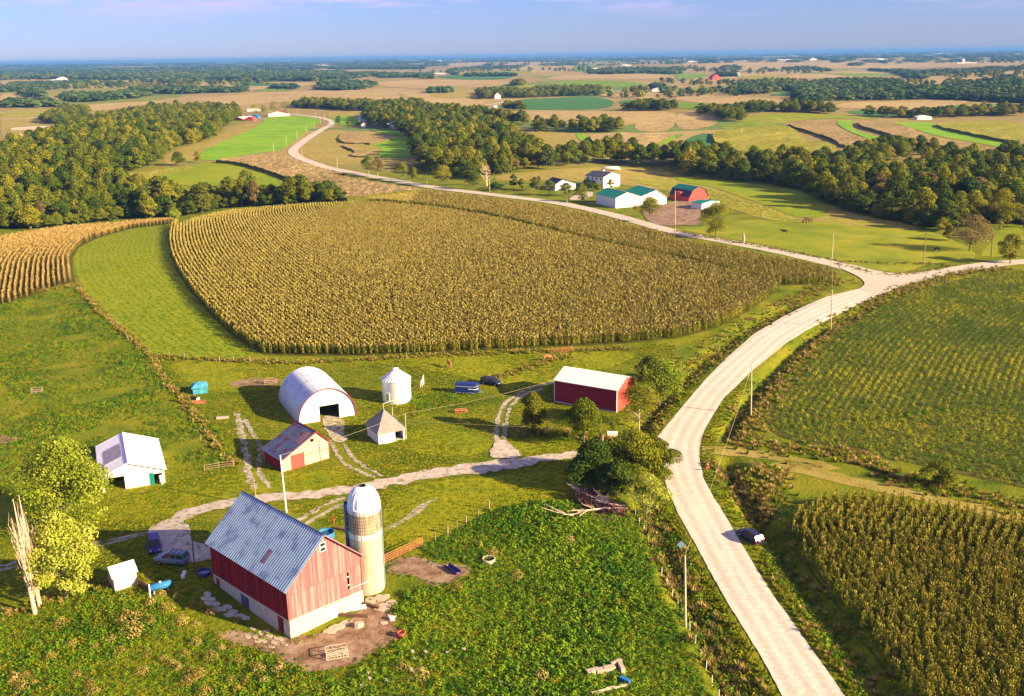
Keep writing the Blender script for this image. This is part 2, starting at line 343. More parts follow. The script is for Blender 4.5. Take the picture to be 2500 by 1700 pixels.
# ------------------------------------------------------------------ ground
G_grass = mat('grass_ground', [(.045, .075, .006), (.10, .13, .008), (.17, .17, .012), (.22, .19, .03)], .12, 8, .95, .25, 1.8, 'Object', big=(.02, .5), pos=[.28, .45, .6, .78], spec=.1)
def ground_material():
    """grass near by, a patchwork of crops, meadow and woodland colours far out"""
    m = bpy.data.materials.new('countryside'); m.use_nodes = True; N, L = m.node_tree.nodes, m.node_tree.links
    b = N['Principled BSDF']; b.inputs['Roughness'].default_value = .95; b.inputs['Specular IOR Level'].default_value = .08
    tc = N.new('ShaderNodeTexCoord'); src = tc.outputs['Object']
    def noise(s, d=4, r=.6):
        n = N.new('ShaderNodeTexNoise'); n.inputs['Scale'].default_value = s; n.inputs['Detail'].default_value = d; n.inputs['Roughness'].default_value = r
        L.new(src, n.inputs[0]); return n
    def ramp(f, els, interp='LINEAR'):
        c = N.new('ShaderNodeValToRGB'); e = c.color_ramp.elements; c.color_ramp.interpolation = interp
        while len(e) < len(els): e.new(.5)
        for i, (p_, c_) in enumerate(els): e[i].position = p_
        for i, (p_, c_) in enumerate(els): e[i].color = (*c_, 1)
        L.new(f, c.inputs[0]); return c.outputs[0]
    def mix(f, a, c):
        q = N.new('ShaderNodeMixRGB'); 
        if isinstance(f, float): q.inputs[0].default_value = f
        else: L.new(f, q.inputs[0])
        L.new(a, q.inputs[1]); L.new(c, q.inputs[2]); return q.outputs[0]
    near = ramp(noise(.12, 9).outputs[0], [(.30, (.05, .085, .004)), (.45, (.11, .145, .005)), (.6, (.18, .18, .008)), (.78, (.25, .20, .02))])
    w = noise(.0012, 3); mp = N.new('ShaderNodeMixRGB'); mp.blend_type = 'ADD'; mp.inputs[0].default_value = 1
    sc = N.new('ShaderNodeMixRGB'); sc.blend_type = 'MULTIPLY'; sc.inputs[0].default_value = 1; sc.inputs[2].default_value = (420, 420, 0, 1); L.new(w.outputs[1], sc.inputs[1])
    L.new(src, mp.inputs[1]); L.new(sc.outputs[0], mp.inputs[2])
    vo = N.new('ShaderNodeTexVoronoi'); vo.inputs['Scale'].default_value = .0024; vo.inputs['Randomness'].default_value = .9; L.new(mp.outputs[0], vo.inputs['Vector'])
    sp_ = N.new('ShaderNodeSeparateColor'); L.new(vo.outputs['Color'], sp_.inputs[0])
    fld = ramp(sp_.outputs[0], [(0, (.25, .19, .06)), (.24, (.31, .23, .08)), (.42, (.14, .19, .02)), (.56, (.27, .20, .07)), (.72, (.09, .17, .03)), (.82, (.20, .20, .03)), (.93, (.33, .25, .09))], 'CONSTANT')
    fld = mix(.22, fld, ramp(noise(.02, 6).outputs[0], [(.3, (.10, .09, .03)), (.7, (.36, .27, .11))]))
    ln = N.new('ShaderNodeVectorMath'); ln.operation = 'LENGTH'; L.new(src, ln.inputs[0])
    r1 = N.new('ShaderNodeMapRange'); r1.inputs[1].default_value = 620; r1.inputs[2].default_value = 760; L.new(ln.outputs['Value'], r1.inputs[0])
    col = mix(r1.outputs[0], near, fld)
    L.new(col, b.inputs['Base Color'])
    bn = noise(1.6, 6); bu = N.new('ShaderNodeBump'); bu.inputs['Distance'].default_value = .25; L.new(bn.outputs[0], bu.inputs['Height']); L.new(bu.outputs[0], b.inputs['Normal'])
    return m
def build_ground():
    th = np.r_[np.linspace(-43, 43, 290), np.linspace(43, 317, 52)[1:-1]]; th = R(1)*th
    rr_ = 20*1.0142**np.arange(570); rr_[-1] = 70000
    nt = len(th); T_, R_ = np.meshgrid(th, rr_); x = (R_*np.sin(T_)).ravel(); y = (R_*np.cos(T_)).ravel(); z = zf(x, y)
    d = np.full(x.shape, 99.); m = (x > 0) & (x < 140) & (y > 20) & (y < 300); d[m] = dist_line(x[m], y[m], MAIN_C)[0]
    z = z-.12*(d < 3.2)
    i = np.arange(len(rr_)-1)[:, None]*nt; j = np.arange(nt)[None, :]; j2 = (j+1) % nt
    q = np.stack([i+j, i+nt+j, i+nt+j2, i+j2], -1).reshape(-1, 4)
    me = bpy.data.meshes.new('ground'); nv = len(x); v = np.r_[np.c_[x, y, z], [[0, 0, 0]]]
    me.vertices.add(nv+1); me.vertices.foreach_set('co', v.ravel())
    tri = np.stack([np.full(nt, nv), j.ravel(), j2.ravel()], -1)
    loops = np.r_[q.ravel(), tri.ravel()]; me.loops.add(len(loops)); me.loops.foreach_set('vertex_index', loops)
    me.polygons.add(len(q)+nt); me.polygons.foreach_set('loop_start', np.r_[np.arange(len(q))*4, len(q)*4+np.arange(nt)*3])
    me.polygons.foreach_set('use_smooth', np.ones(len(q)+nt, bool)); me.update(calc_edges=True); me.validate(); me.materials.append(ground_material())
    tag(link('ground', me), kind='structure')
build_ground()
M_gravel = mat('gravel', [(.43, .37, .285), (.52, .455, .36), (.60, .535, .44)], 1.6, 9, .95, .03, 9, big=(.12, .25), spec=.05)
def wheel_paths(m):      # packed, paler wheel paths along the road; 'across' is the distance in metres from its centre line
    N, L = m.node_tree.nodes, m.node_tree.links; cr_ = [n for n in N if n.bl_idname == 'ShaderNodeValToRGB'][0]; src = cr_.inputs[0].links[0].from_socket
    at = N.new('ShaderNodeAttribute'); at.attribute_name = 'across'; a = N.new('ShaderNodeMath'); a.operation = 'MULTIPLY'; a.inputs[1].default_value = 3.1; c = N.new('ShaderNodeMath'); c.operation = 'COSINE'
    k = N.new('ShaderNodeMath'); k.operation = 'MULTIPLY_ADD'; k.inputs[1].default_value = -.13; L.new(at.outputs['Fac'], a.inputs[0]); L.new(a.outputs[0], c.inputs[0]); L.new(c.outputs[0], k.inputs[0]); L.new(src, k.inputs[2]); L.new(k.outputs[0], cr_.inputs[0])
wheel_paths(M_gravel)
M_lane = mat('lane_gravel', [(.20, .16, .08), (.38, .32, .25), (.48, .42, .35)], .9, 9, .95, .03, 7, spec=.1, pos=[.32, .45, .62])
M_rut = mat('rut_gravel', [(.15, .14, .05), (.30, .26, .18), (.42, .38, .30)], 1.2, 9, .95, .03, 7, spec=.1, pos=[.36, .47, .62])
M_lawn = mat('lawn', [(.12, .165, .003), (.19, .21, .004), (.25, .235, .006)], .25, 8, .95, .12, 3, spec=.1, big=(.03, .5))
M_hay = mat('alfalfa', [(.11, .18, .004), (.18, .23, .005), (.24, .25, .008)], .3, 8, .95, .12, 2.5, spec=.1, big=(.02, .6), nrough=.7)
M_bright = mat('bright_meadow', [(.11, .25, .006), (.16, .31, .008), (.22, .32, .010)], .05, 6, .95, .2, 1, spec=.1, big=(.01, .5))
M_dirt = mat('dirt', [(.09, .075, .02), (.17, .10, .06), (.28, .19, .125), (.38, .28, .20)], .45, 10, .95, .08, 4, spec=.1, pos=[.34, .42, .56, .7], nrough=.72)
M_cornsoil = mat('crop_soil', [(.06, .065, .008), (.10, .095, .015)], 1, 4, .95)
M_cornfar = mat('ripe_corn', [(.13, .10, .03), (.27, .195, .075), (.37, .27, .115)], .35, 9, .95, .9, .55, spec=.05, big=(.012, .35), pos=[.3, .48, .66])
M_cornpink = mat('ripe_corn_dry', [(.23, .17, .06), (.35, .255, .105), (.41, .32, .13)], .12, 8, .95, .8, .4, spec=.05, big=(.008, .4))
M_cornolive = mat('corn_olive', [(.14, .16, .012), (.24, .23, .025), (.34, .30, .05)], .2, 9, .95, .9, .5, spec=.05, big=(.015, .4))
M_green = mat('green_crop', [(.09, .18, .015), (.14, .23, .018), (.20, .25, .02)], .05, 6, .95, .3, .6, spec=.05, big=(.006, .5))
M_teal = mat('lush_crop', [(.035, .12, .035), (.055, .155, .045), (.08, .17, .045)], .05, 6, .95, .3, .6, spec=.05)
M_stub = mat('mown_grass', [(.20, .17, .03), (.27, .22, .05), (.33, .26, .08)], .2, 8, .95, .1, 2, spec=.05, big=(.03, .4))

# the gravel roads
NORTH = P("T1 1880,489 2000,497 2130,512 2200,530 2228,548 2150,592 2060,650 1975,710 1948,742 1985,778 2060,806 2150,836 T2 0,850 300,906 600,962 800,993 1000,1016 1200,1040 1400,1063 1580,1090 1800,1137 2000,1188 2324,1281 M3 150,50 400,94 700,150 1000,220 1190,268")
EAST = P("M3 1340,335 1450,330 1600,320 1750,296 1900,268 2050,243 2200,225 2324,217 2600,205 3000,190 3600,180")
rl2 = P(ROAD_L+" M3 1265,370"); rr2 = P(ROAD_R+" M3 1500,385 1400,300")
road = tag(sheet('road', rl2+rr2[::-1], M_gravel, 3, 1.0, 0, .22), kind='structure')
vx = np.zeros(len(road.data.vertices)*3); road.data.vertices.foreach_get('co', vx); vx = vx.reshape(-1, 3)
road.data.attributes.new('across', 'FLOAT', 'POINT').data.foreach_set('value', (dist_line(vx[:, 0], vx[:, 1], MAIN_C)[0]+.15*np.sin(vx[:, 1]/17)).astype(np.float32))
JUNC = P("M3 1090,262 1210,312 1250,345 1265,372 1220,402 1350,447 1500,387 1620,352 1750,315 1850,290 1850,262 1750,275 1600,297 1500,299 1400,292 1290,268 1180,238 1090,225")
tag(sheet('junction', JUNC, M_gravel, 4, 2.2, 1), kind='structure')
ribbon('road', NORTH, 7.6, M_gravel, 2, 3, jit=.12, kind='structure'); ribbon('road', EAST, [10, 8, 7, 6.6, 6.6, 6.6], M_gravel, 2, 3, jit=.12, kind='structure')
ribbon('road', P("T2 870,458 1000,440 1120,420 1240,398"), 6, M_gravel, 2, 15, kind='structure')
ribbon('road', P("T2 1740,366 1900,345 2020,326 2130,312"), 6, M_gravel, 2, 15, kind='structure')
ribbon('road', P("T3 60,280 150,255 240,238"), 7, M_gravel, 2, 15, kind='structure')
ribbon('path', P("T1 0,525 150,519 280,508"), 5, M_gravel, 2, 15, kind='structure')
ribbon('path', P("T1 1340,722 1500,665 1640,605 1745,550"), 2.6, M_stub, 2, 8, kind='structure')
# the farm lane, its wheel tracks and the yard
LANE = P("Z5 2060,1085 1800,1080 1500,1078 1250,1085 900,1118 B2 1257,30 1010,55 700,95 400,150 200,198 0,220 B1 2160,225 2000,243 1700,265 1500,292 1300,342 1180,400 1120,450")
ribbon('driveway', LANE, [5, 3.6, 3.2, 3.3, 4.2, 4.6, 4.0, 3.6, 3.4, 3.2, 3.2, 3.4, 3.8], M_lane, 3, 1.2, jit=.34, kind='structure')
tag(sheet('parking_area', P("B1 955,492 1050,430 1170,395 1255,432 1250,500 1300,560 1440,596 1445,672 1330,690 1190,720 1100,660 1050,600 1020,540"), M_lane, 5, 1.2, 1, .9), kind='structure')
tag(sheet('gravel_fan', P("Z5 478,950 500,975 545,950 580,955 620,1020 680,1070 745,1092 640,1120 500,1118 400,1120 385,1100 440,1040"), M_lane, 5, 1.2, 1, .9), kind='structure')
tag(sheet('gravel_patch', P("Z4 690,760 900,760 965,880 985,1075 850,1062 770,960 735,860"), M_lane, 2, 1.0, 1, .9), kind='structure')
for i, t in enumerate(["Z5 490,965 483,920 490,860 508,750 545,650 620,575 750,500 900,448 1040,428", "Z5 563,965 568,900 580,810 595,700 625,640 700,560 800,520 920,490",
        "Z4 820,1060 900,1250 1040,1370 1200,1440 1330,1480", "Z4 965,1080 1050,1230 1200,1350 1330,1420 1430,1465",
        "M1 1585,1230 1600,1320 1625,1420 1640,1500 1655,1580 B1 1640,60 1670,120 1700,200", "M1 1640,1270 1690,1370 1745,1450 B1 1720,90 1800,190",
        "B1 2300,250 2200,290 2100,340 2010,400 1900,470", "B1 2324,285 2200,340 2110,390 2050,420 1960,500",
        "B1 990,478 900,505 800,525 700,545 600,563 300,640 0,712", "B1 960,505 860,530 760,555 640,585 300,665 0,740"]):
    ribbon('wheel_track', P(t), (.95, .95, .8, .7, 1.3, .9, .9, .8, .9, .8)[i], M_rut, 2, 1.0, jit=.17, kind='structure')
tag(sheet('path', P("B2 735,235 560,345 385,460 400,480 590,370 760,250"), M_rut, 2, 1.5, 1, .9), kind='structure')
ribbon('path', P("M3 175,1470 400,1478 650,1520 900,1560 1100,1615 B3 600,5 800,58 1100,128 1500,218 1900,305 2324,398 2900,520"), 3.6, M_stub, 2, 2.5, jit=.25, kind='structure')
tag(sheet('yard', P("B1 1390,1180 1600,1130 1940,1215 2324,1090 B2 230,930 420,900 470,960 430,1080 500,1160 430,1230 300,1290 130,1400 -50,1430 B1 2050,1420 1900,1360 1800,1290"), M_dirt, 2, 1.2, 1, .9), kind='structure')
tag(sheet('dirt_patch', P("B2 385,720 520,650 640,660 760,700 880,690 1000,740 900,800 860,830 700,850 560,780 420,770"), M_dirt, 2, 1.2, 1, .9), kind='structure')
tag(sheet('dirt_patch', P("M1 1480,1045 1560,1015 1700,990 1900,990 1900,1045 1700,1050"), M_dirt, 2, 1.5, 1, .9), kind='structure')
tag(sheet('dirt_patch', P("M1 -20,1370 60,1380 130,1400 60,1440 -20,1430"), M_dirt, 2, 1.5, 1, .9), kind='structure')
tag(sheet('dirt_patch', P("B2 1700,300 1900,310 2000,350 1980,400 1850,420 1750,370"), M_dirt, 2, 1.5, 1, .9), kind='structure')
tag(sheet('barnyard', P("T2 2090,1120 2324,1080 T3 0,1040 140,1060 170,1150 200,1230 0,1235 T2 2324,1240 2200,1235 2100,1180"), M_dirt, 3, 3, 1, .9), kind='structure')
# lawns
tag(sheet('lawn', P("M1 1090,870 1700,895 2324,890 M2 560,850 1400,840 1900,800 2100,830 1880,930 1700,960 1300,1100 1000,1000 400,890 0,900 M1 2100,910 1850,1060 1500,1100 1250,1040"), M_lawn, 1, 2), kind='structure')
tag(sheet('lawn', P("M2 520,1340 1000,1350 1110,1420 1060,1490 800,1530 560,1480 440,1440"), M_lawn, 1, 2), kind='structure')
tag(sheet('lawn', P("Z5 600,940 900,930 1300,950 1300,1040 900,1080 700,1070 620,1010"), M_lawn, 1, 1.5), kind='structure')
tag(sheet('lawn', P("B2 370,260 620,150 1050,120 1600,60 1660,260 1100,330 930,440 620,560 370,640"), M_lawn, 1, 2), kind='structure')
tag(sheet('lawn', P("B1 640,330 1100,190 1660,60 1850,100 2324,60 2324,190 1900,235 1450,270 1150,380 900,400 600,420"), M_lawn, 1, 2), kind='structure')

# ------------------------------------------------------------------ fields
F_HAY = P("F 393,500 300,519 222,542 180,562 165,588 170,615 190,655 215,700 255,740 300,776 345,806 380,813 470,815 560,812 640,790 560,700 430,600 390,540")
tag(sheet('hay_field', F_HAY, M_hay, 1, 2.5), kind='structure')
F_MAIN = P("F 405,503 387,522 381,548 388,585 402,618 430,660 470,708 515,752 555,785 600,806 700,809 850,808 1000,802 1200,792 1400,782 1540,768 1630,744 1700,706 1755,668 1770,650")+PT("F 1755,634 1700,626 M3 620,328 420,280 200,225 0,185 T2 2324,1440 2150,1402 1900,1352 1650,1297 1400,1237 1100,1168 800,1116 480,1082 370,1072 0,1075 T1 2324,1075 2000,1090 1750,1110 1500,1130 1300,1180 1180,1230")
F_STRIP = PT("T2 250,1047 480,1020 700,992 900,1020 1200,1052 1400,1082 1600,1112 1800,1156 2000,1217 2200,1262 2324,1300 M3 0,60 300,105 600,165 900,218 1060,262 1105,290")+P("M3 1105,320 1090,345 1000,365 880,372 720,375")+PT("M3 620,316 420,264 200,208 0,166 T2 2324,1419 2150,1382 1900,1332 1650,1277 1400,1217 1100,1147 800,1096 480,1062 370,1052")
F_LEFT = PT("F -60,545 0,534 150,512 300,499 390,494 398,497")+P("F 300,519 220,542 178,563 162,590 166,615 172,640 110,660 40,685 0,697 -60,710")
F_RB = P("B3 1010,300 940,330 800,410 745,470 770,560 840,660 960,820 1100,1000 1250,1200 1400,1400 1520,1600 1800,2000 3400,2000 3400,640 2800,520 2324,440 1900,390 1500,325 1200,290")
F_BEAN = P("F 2330,612 2440,600 2700,600 2700,1190 2324,1108 2200,1082 2050,1048 1900,1018 1790,1000 1755,985 1737,955 1745,925 1780,880 1830,825 1900,755 1990,695 2100,652 2230,624")
F_TRI = PT("T1 1440,795 1600,768 1900,752 1990,795 2150,848 2324,888 T2 0,876 300,934 560,975 640,985 450,1004 250,1030 130,1042 60,1040 T1 2324,1020 2200,970")+P("T1 2060,965 1950,945 1800,890 1650,845 1560,825")
for n_, f_ in (('corn_ground', F_MAIN), ('corn_ground', F_STRIP), ('corn_ground', F_LEFT), ('corn_ground', F_RB), ('bean_ground', F_BEAN)):
    tag(sheet(n_, f_, M_cornsoil, 2, 3.0, 0), kind='structure')
# plants
M_cleaf = mat('corn_leaf', [(.10, .13, .007), (.22, .225, .014), (.38, .33, .04)], .5, 3, .7, world=((.02, .5), (.12, .4)), rand=.4, island=.5, coord='Object', trans=.25)
M_tassel = mat('corn_tassel', [(.36, .29, .07), (.50, .41, .12)], .5, 3, .9, rand=.6)
M_cleafg = mat('corn_leaf_green', [(.08, .13, .006), (.19, .22, .009), (.36, .33, .025)], .5, 3, .7, rand=.5, island=.5, trans=.25)
M_tasselg = mat('corn_tassel_olive', [(.32, .28, .04), (.48, .40, .07)], .5, 3, .9, rand=.6)
M_bean = mat('bean_leaf', [(.055, .14, .005), (.13, .23, .007), (.44, .40, .012)], .5, 3, .7, rand=.4, island=.3, trans=.3, world=((.035, 1.1), (.25, .7)))
M_weed = mat('weed_leaf', [(.05, .13, .006), (.115, .23, .008), (.21, .30, .010)], .5, 3, .7, rand=.4, island=.35, trans=.3, world=((.06, .9), (.3, .6)))
M_weedy = mat('weed_leaf_yellow', [(.10, .14, .005), (.20, .22, .008), (.32, .27, .015)], .5, 3, .7, rand=.5, island=.4, trans=.3)
M_dry = mat('dry_weed', [(.22, .155, .035), (.37, .265, .075), (.48, .36, .12)], .5, 3, .9, rand=.5, island=.4, trans=.2)
def corn_clump(mats, n, L, h, seed):
    r = random.Random(seed); b = MB()
    for i in range(n):
        x = (i+.5)/n*L-L/2+r.uniform(-.12, .12); y = r.uniform(-.2, .2); hh = h*r.uniform(.78, 1.12)
        for k in range(6):
            a = r.uniform(0, 6.28); z = hh*(.28+.115*k); l = r.uniform(.35, .62); w = .05; dx, dy = math.cos(a), math.sin(a); px, py = -dy*w, dx*w
            v = [(x-px*.5, y-py*.5, z-.15), (x+px*.5, y+py*.5, z-.15), (x+dx*l*.45+px, y+dy*l*.45+py, z+.28), (x+dx*l*.45-px, y+dy*l*.45-py, z+.28),
                 (x+dx*l, y+dy*l, z+r.uniform(-.2, .1))]
            b.k = 0; b.add(v, [(0, 1, 2, 3), (3, 2, 4)])
        a = r.uniform(0, 3.14); b.k = 0
        b.add([(x-.03, y, 0), (x+.03, y, 0), (x, y, hh)], [(0, 1, 2)])
        b.k = 1
        for q in range(3):
            t = a+q*1.05+r.uniform(-.3, .3); c, s_ = math.cos(t)*.085, math.sin(t)*.085; e = r.uniform(-.1, .1)
            b.add([(x-c*.4, y-s_*.4, hh-.08), (x+c*.4, y+s_*.4, hh-.08), (x+c*1.5+e, y+s_*1.5, hh+.42), (x-c*1.2, y-s_*1.2, hh+.34)], [(0, 1, 2, 3)])
    return mesh('corn', b.v, b.f, mats, False, b.m)
proto('corn', [corn_clump([M_cleaf, M_tassel], 5, 1.0, 2.25, i) for i in range(5)])
proto('drycorn', [corn_clump([mat('corn_leaf_dry', [(.10, .095, .012), (.22, .175, .03), (.34, .25, .065)], .5, 3, .8, rand=.5, island=.5, trans=.2), mat('corn_tassel_dry', [(.36, .25, .085), (.50, .36, .14)], .5, 3, .9, rand=.6)], 5, 1.0, 2.25, 40+i) for i in range(4)])
proto('greencorn', [corn_clump([M_cleafg, M_tasselg], 5, 1.0, 2.25, 20+i) for i in range(5)])
def leafy(mats, n, rad, h, ls, seed, up=.5):
    r = random.Random(seed); b = MB()
    for i in range(n):
        a = r.uniform(0, 6.28); d = rad*math.sqrt(r.random()); z = h*(1-(d/rad)**2*.7)*r.uniform(.45, 1.05); l = ls*r.uniform(.7, 1.3)
        c = Vector((math.cos(a)*d, math.sin(a)*d, z)); n_ = Vector((math.cos(a)*.6+r.uniform(-.6, .6), math.sin(a)*.6+r.uniform(-.6, .6), up+r.random())).normalized()
        u = n_.cross(Vector((r.uniform(-1, 1), r.uniform(-1, 1), .2))).normalized(); w = n_.cross(u)
        b.add([c-u*l*.5, c-w*l*.35, c+u*l*.5, c+w*l*.35], [(0, 1, 2, 3)])
    return mesh('leafy', b.v, b.f, mats)
proto('bean', [leafy(M_bean, 26, .55, .75, .24, i, 1.2) for i in range(4)])
proto('weed', [leafy(M_weed, 34, .5, .55, .22, 40+i) for i in range(4)])
proto('weedy', [leafy(M_weedy, 30, .5, .5, .2, 60+i) for i in range(4)])
def stalks(mats, n, rad, h, seed, w=.035):
    r = random.Random(seed); b = MB()
    for i in range(n):
        a = r.uniform(0, 6.28); d = rad*r.random()*.35; l = rad*r.uniform(.4, 1.0); hh = h*r.uniform(.5, 1.05); x, y = math.cos(a)*d, math.sin(a)*d
        ex, ey = x+math.cos(a)*l*.7, y+math.sin(a)*l*.7; px, py = -math.sin(a)*w, math.cos(a)*w; mx_, my_ = x*.6+ex*.4, y*.6+ey*.4
        b.add([(x-px, y-py, 0), (x+px, y+py, 0), (mx_+px*1.6, my_+py*1.6, hh*.62), (mx_-px*1.6, my_-py*1.6, hh*.62), (ex, ey, hh)], [(0, 1, 2, 3), (3, 2, 4)])
    return mesh('stalks', b.v, b.f, mats)
proto('tuft', [stalks(M_dry, 26, .6, .75, 80+i) for i in range(4)])
proto('greentuft', [stalks(M_weedy, 26, .55, .6, 90+i, .04) for i in range(4)])

def rowsnap(x, y, guide, sp):
    """pull scattered plants on to rows parallel to a guide line; returns positions and row direction"""
    d, qx, qy = dist_line(x, y, guide); k = np.maximum(d, 1e-3); dn = (np.round(d/sp)+.5)*sp
    nx, ny = (x-qx)/k, (y-qy)/k; return qx+nx*dn, qy+ny*dn, np.arctan2(nx, -ny)
def edge_line(text, ext=1): return resample(smooth(P(text)), 3)
def plant_rows(name, key, poly, guide, sp, step, label, cat, hs=1.0, jit=.09, drop=0.0, group=None):
    x, y = fill(poly, step*.95, sp, .5)
    if guide is not None: x, y, rz = rowsnap(x, y, guide, sp)
    else: rz = np.zeros(len(x))
    m = inside(x, y, poly)
    if drop:
        nzv = np.sin(x/7+np.sin(y/9)*2)*np.sin(y/6+1)+np.sin(x/2.3+y/3.1)*.4; m &= nzv > -1.25+drop
    x, y, rz = x[m], y[m], rz[m]; n = len(x)
    x = x+RNG.normal(0, jit, n); y = y+RNG.normal(0, jit, n)
    hv = 1+.05*np.sin(x/11+y/17)+RNG.normal(0, .05, n)
    flip = RNG.integers(0, 2, n)*math.pi
    s = np.c_[np.full(n, 1.08), RNG.uniform(.85, 1.1, n), hv]*hs
    print('STUFF', name, n)
    return scatter(name, key, x, y, s, rz+flip+RNG.normal(0, .06, n), 0.02, label=label, category=cat, group=group)
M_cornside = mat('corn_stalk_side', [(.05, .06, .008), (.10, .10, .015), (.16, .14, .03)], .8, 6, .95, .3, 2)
G_main = edge_line("T2 700,900 F 480,440 393,505 383,548 388,585 402,618 430,660 470,708 515,752 560,800 700,930")
plant_rows('corn_field', 'corn', F_MAIN, G_main, 1.3, .8, 'broad field of ripening tan corn bending round the green hay strip above the farmyard', 'corn field', hs=1.05)
plant_rows('corn_field', 'corn', F_STRIP, edge_line("T2 250,1045 700,985 1400,1075 2000,1210 2324,1300 M3 300,105 900,218 1200,290"), 1.5, .95, 'narrow strip of tan corn squeezed along the pale gravel road above the broad corn field', 'corn field')
plant_rows('corn_field', 'drycorn', F_LEFT, edge_line("F 300,480 185,555 160,588 162,615 175,700"), 1.6, .95, 'corn field at the left edge with dark gaps between its curving rows', 'corn field')
plant_rows('corn_field', 'greencorn', F_RB, edge_line("B3 1000,200 800,410 745,470 770,560 840,660 960,820 1100,1000 1250,1200 1400,1400 1520,1600 1800,2000"), 1.3, .75, 'olive green corn field filling the lower right corner beside the road', 'corn field', jit=.16)
plant_rows('bean_field', 'bean', F_BEAN, edge_line("F 2700,560 2330,600 2100,645 1990,690 1900,750 1830,822 1780,878 1738,925 1730,960 1760,995 2050,1055 2700,1200"), 1.5, .7, 'blotchy yellow and green soybean field right of the curving road', 'soybean field', jit=.16)
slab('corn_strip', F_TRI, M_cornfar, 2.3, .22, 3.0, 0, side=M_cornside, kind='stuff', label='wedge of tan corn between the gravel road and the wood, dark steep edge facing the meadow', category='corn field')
proto('hay', [stalks(mat('hay_blade', [(.13, .20, .004), (.24, .27, .006), (.34, .32, .015)], .5, 3, .8, rand=.7, island=.3, trans=.3), 26, .5, .24, 300+i, .03) for i in range(3)])
plant_rows('hay_rows', 'hay', F_HAY, edge_line("F 393,480 300,500 215,525 165,560 150,588 155,625 180,665 215,710 255,752 300,792 345,830"), 1.9, .8, 'thin mown rows of the yellow green hay strip', 'hay', jit=.38)
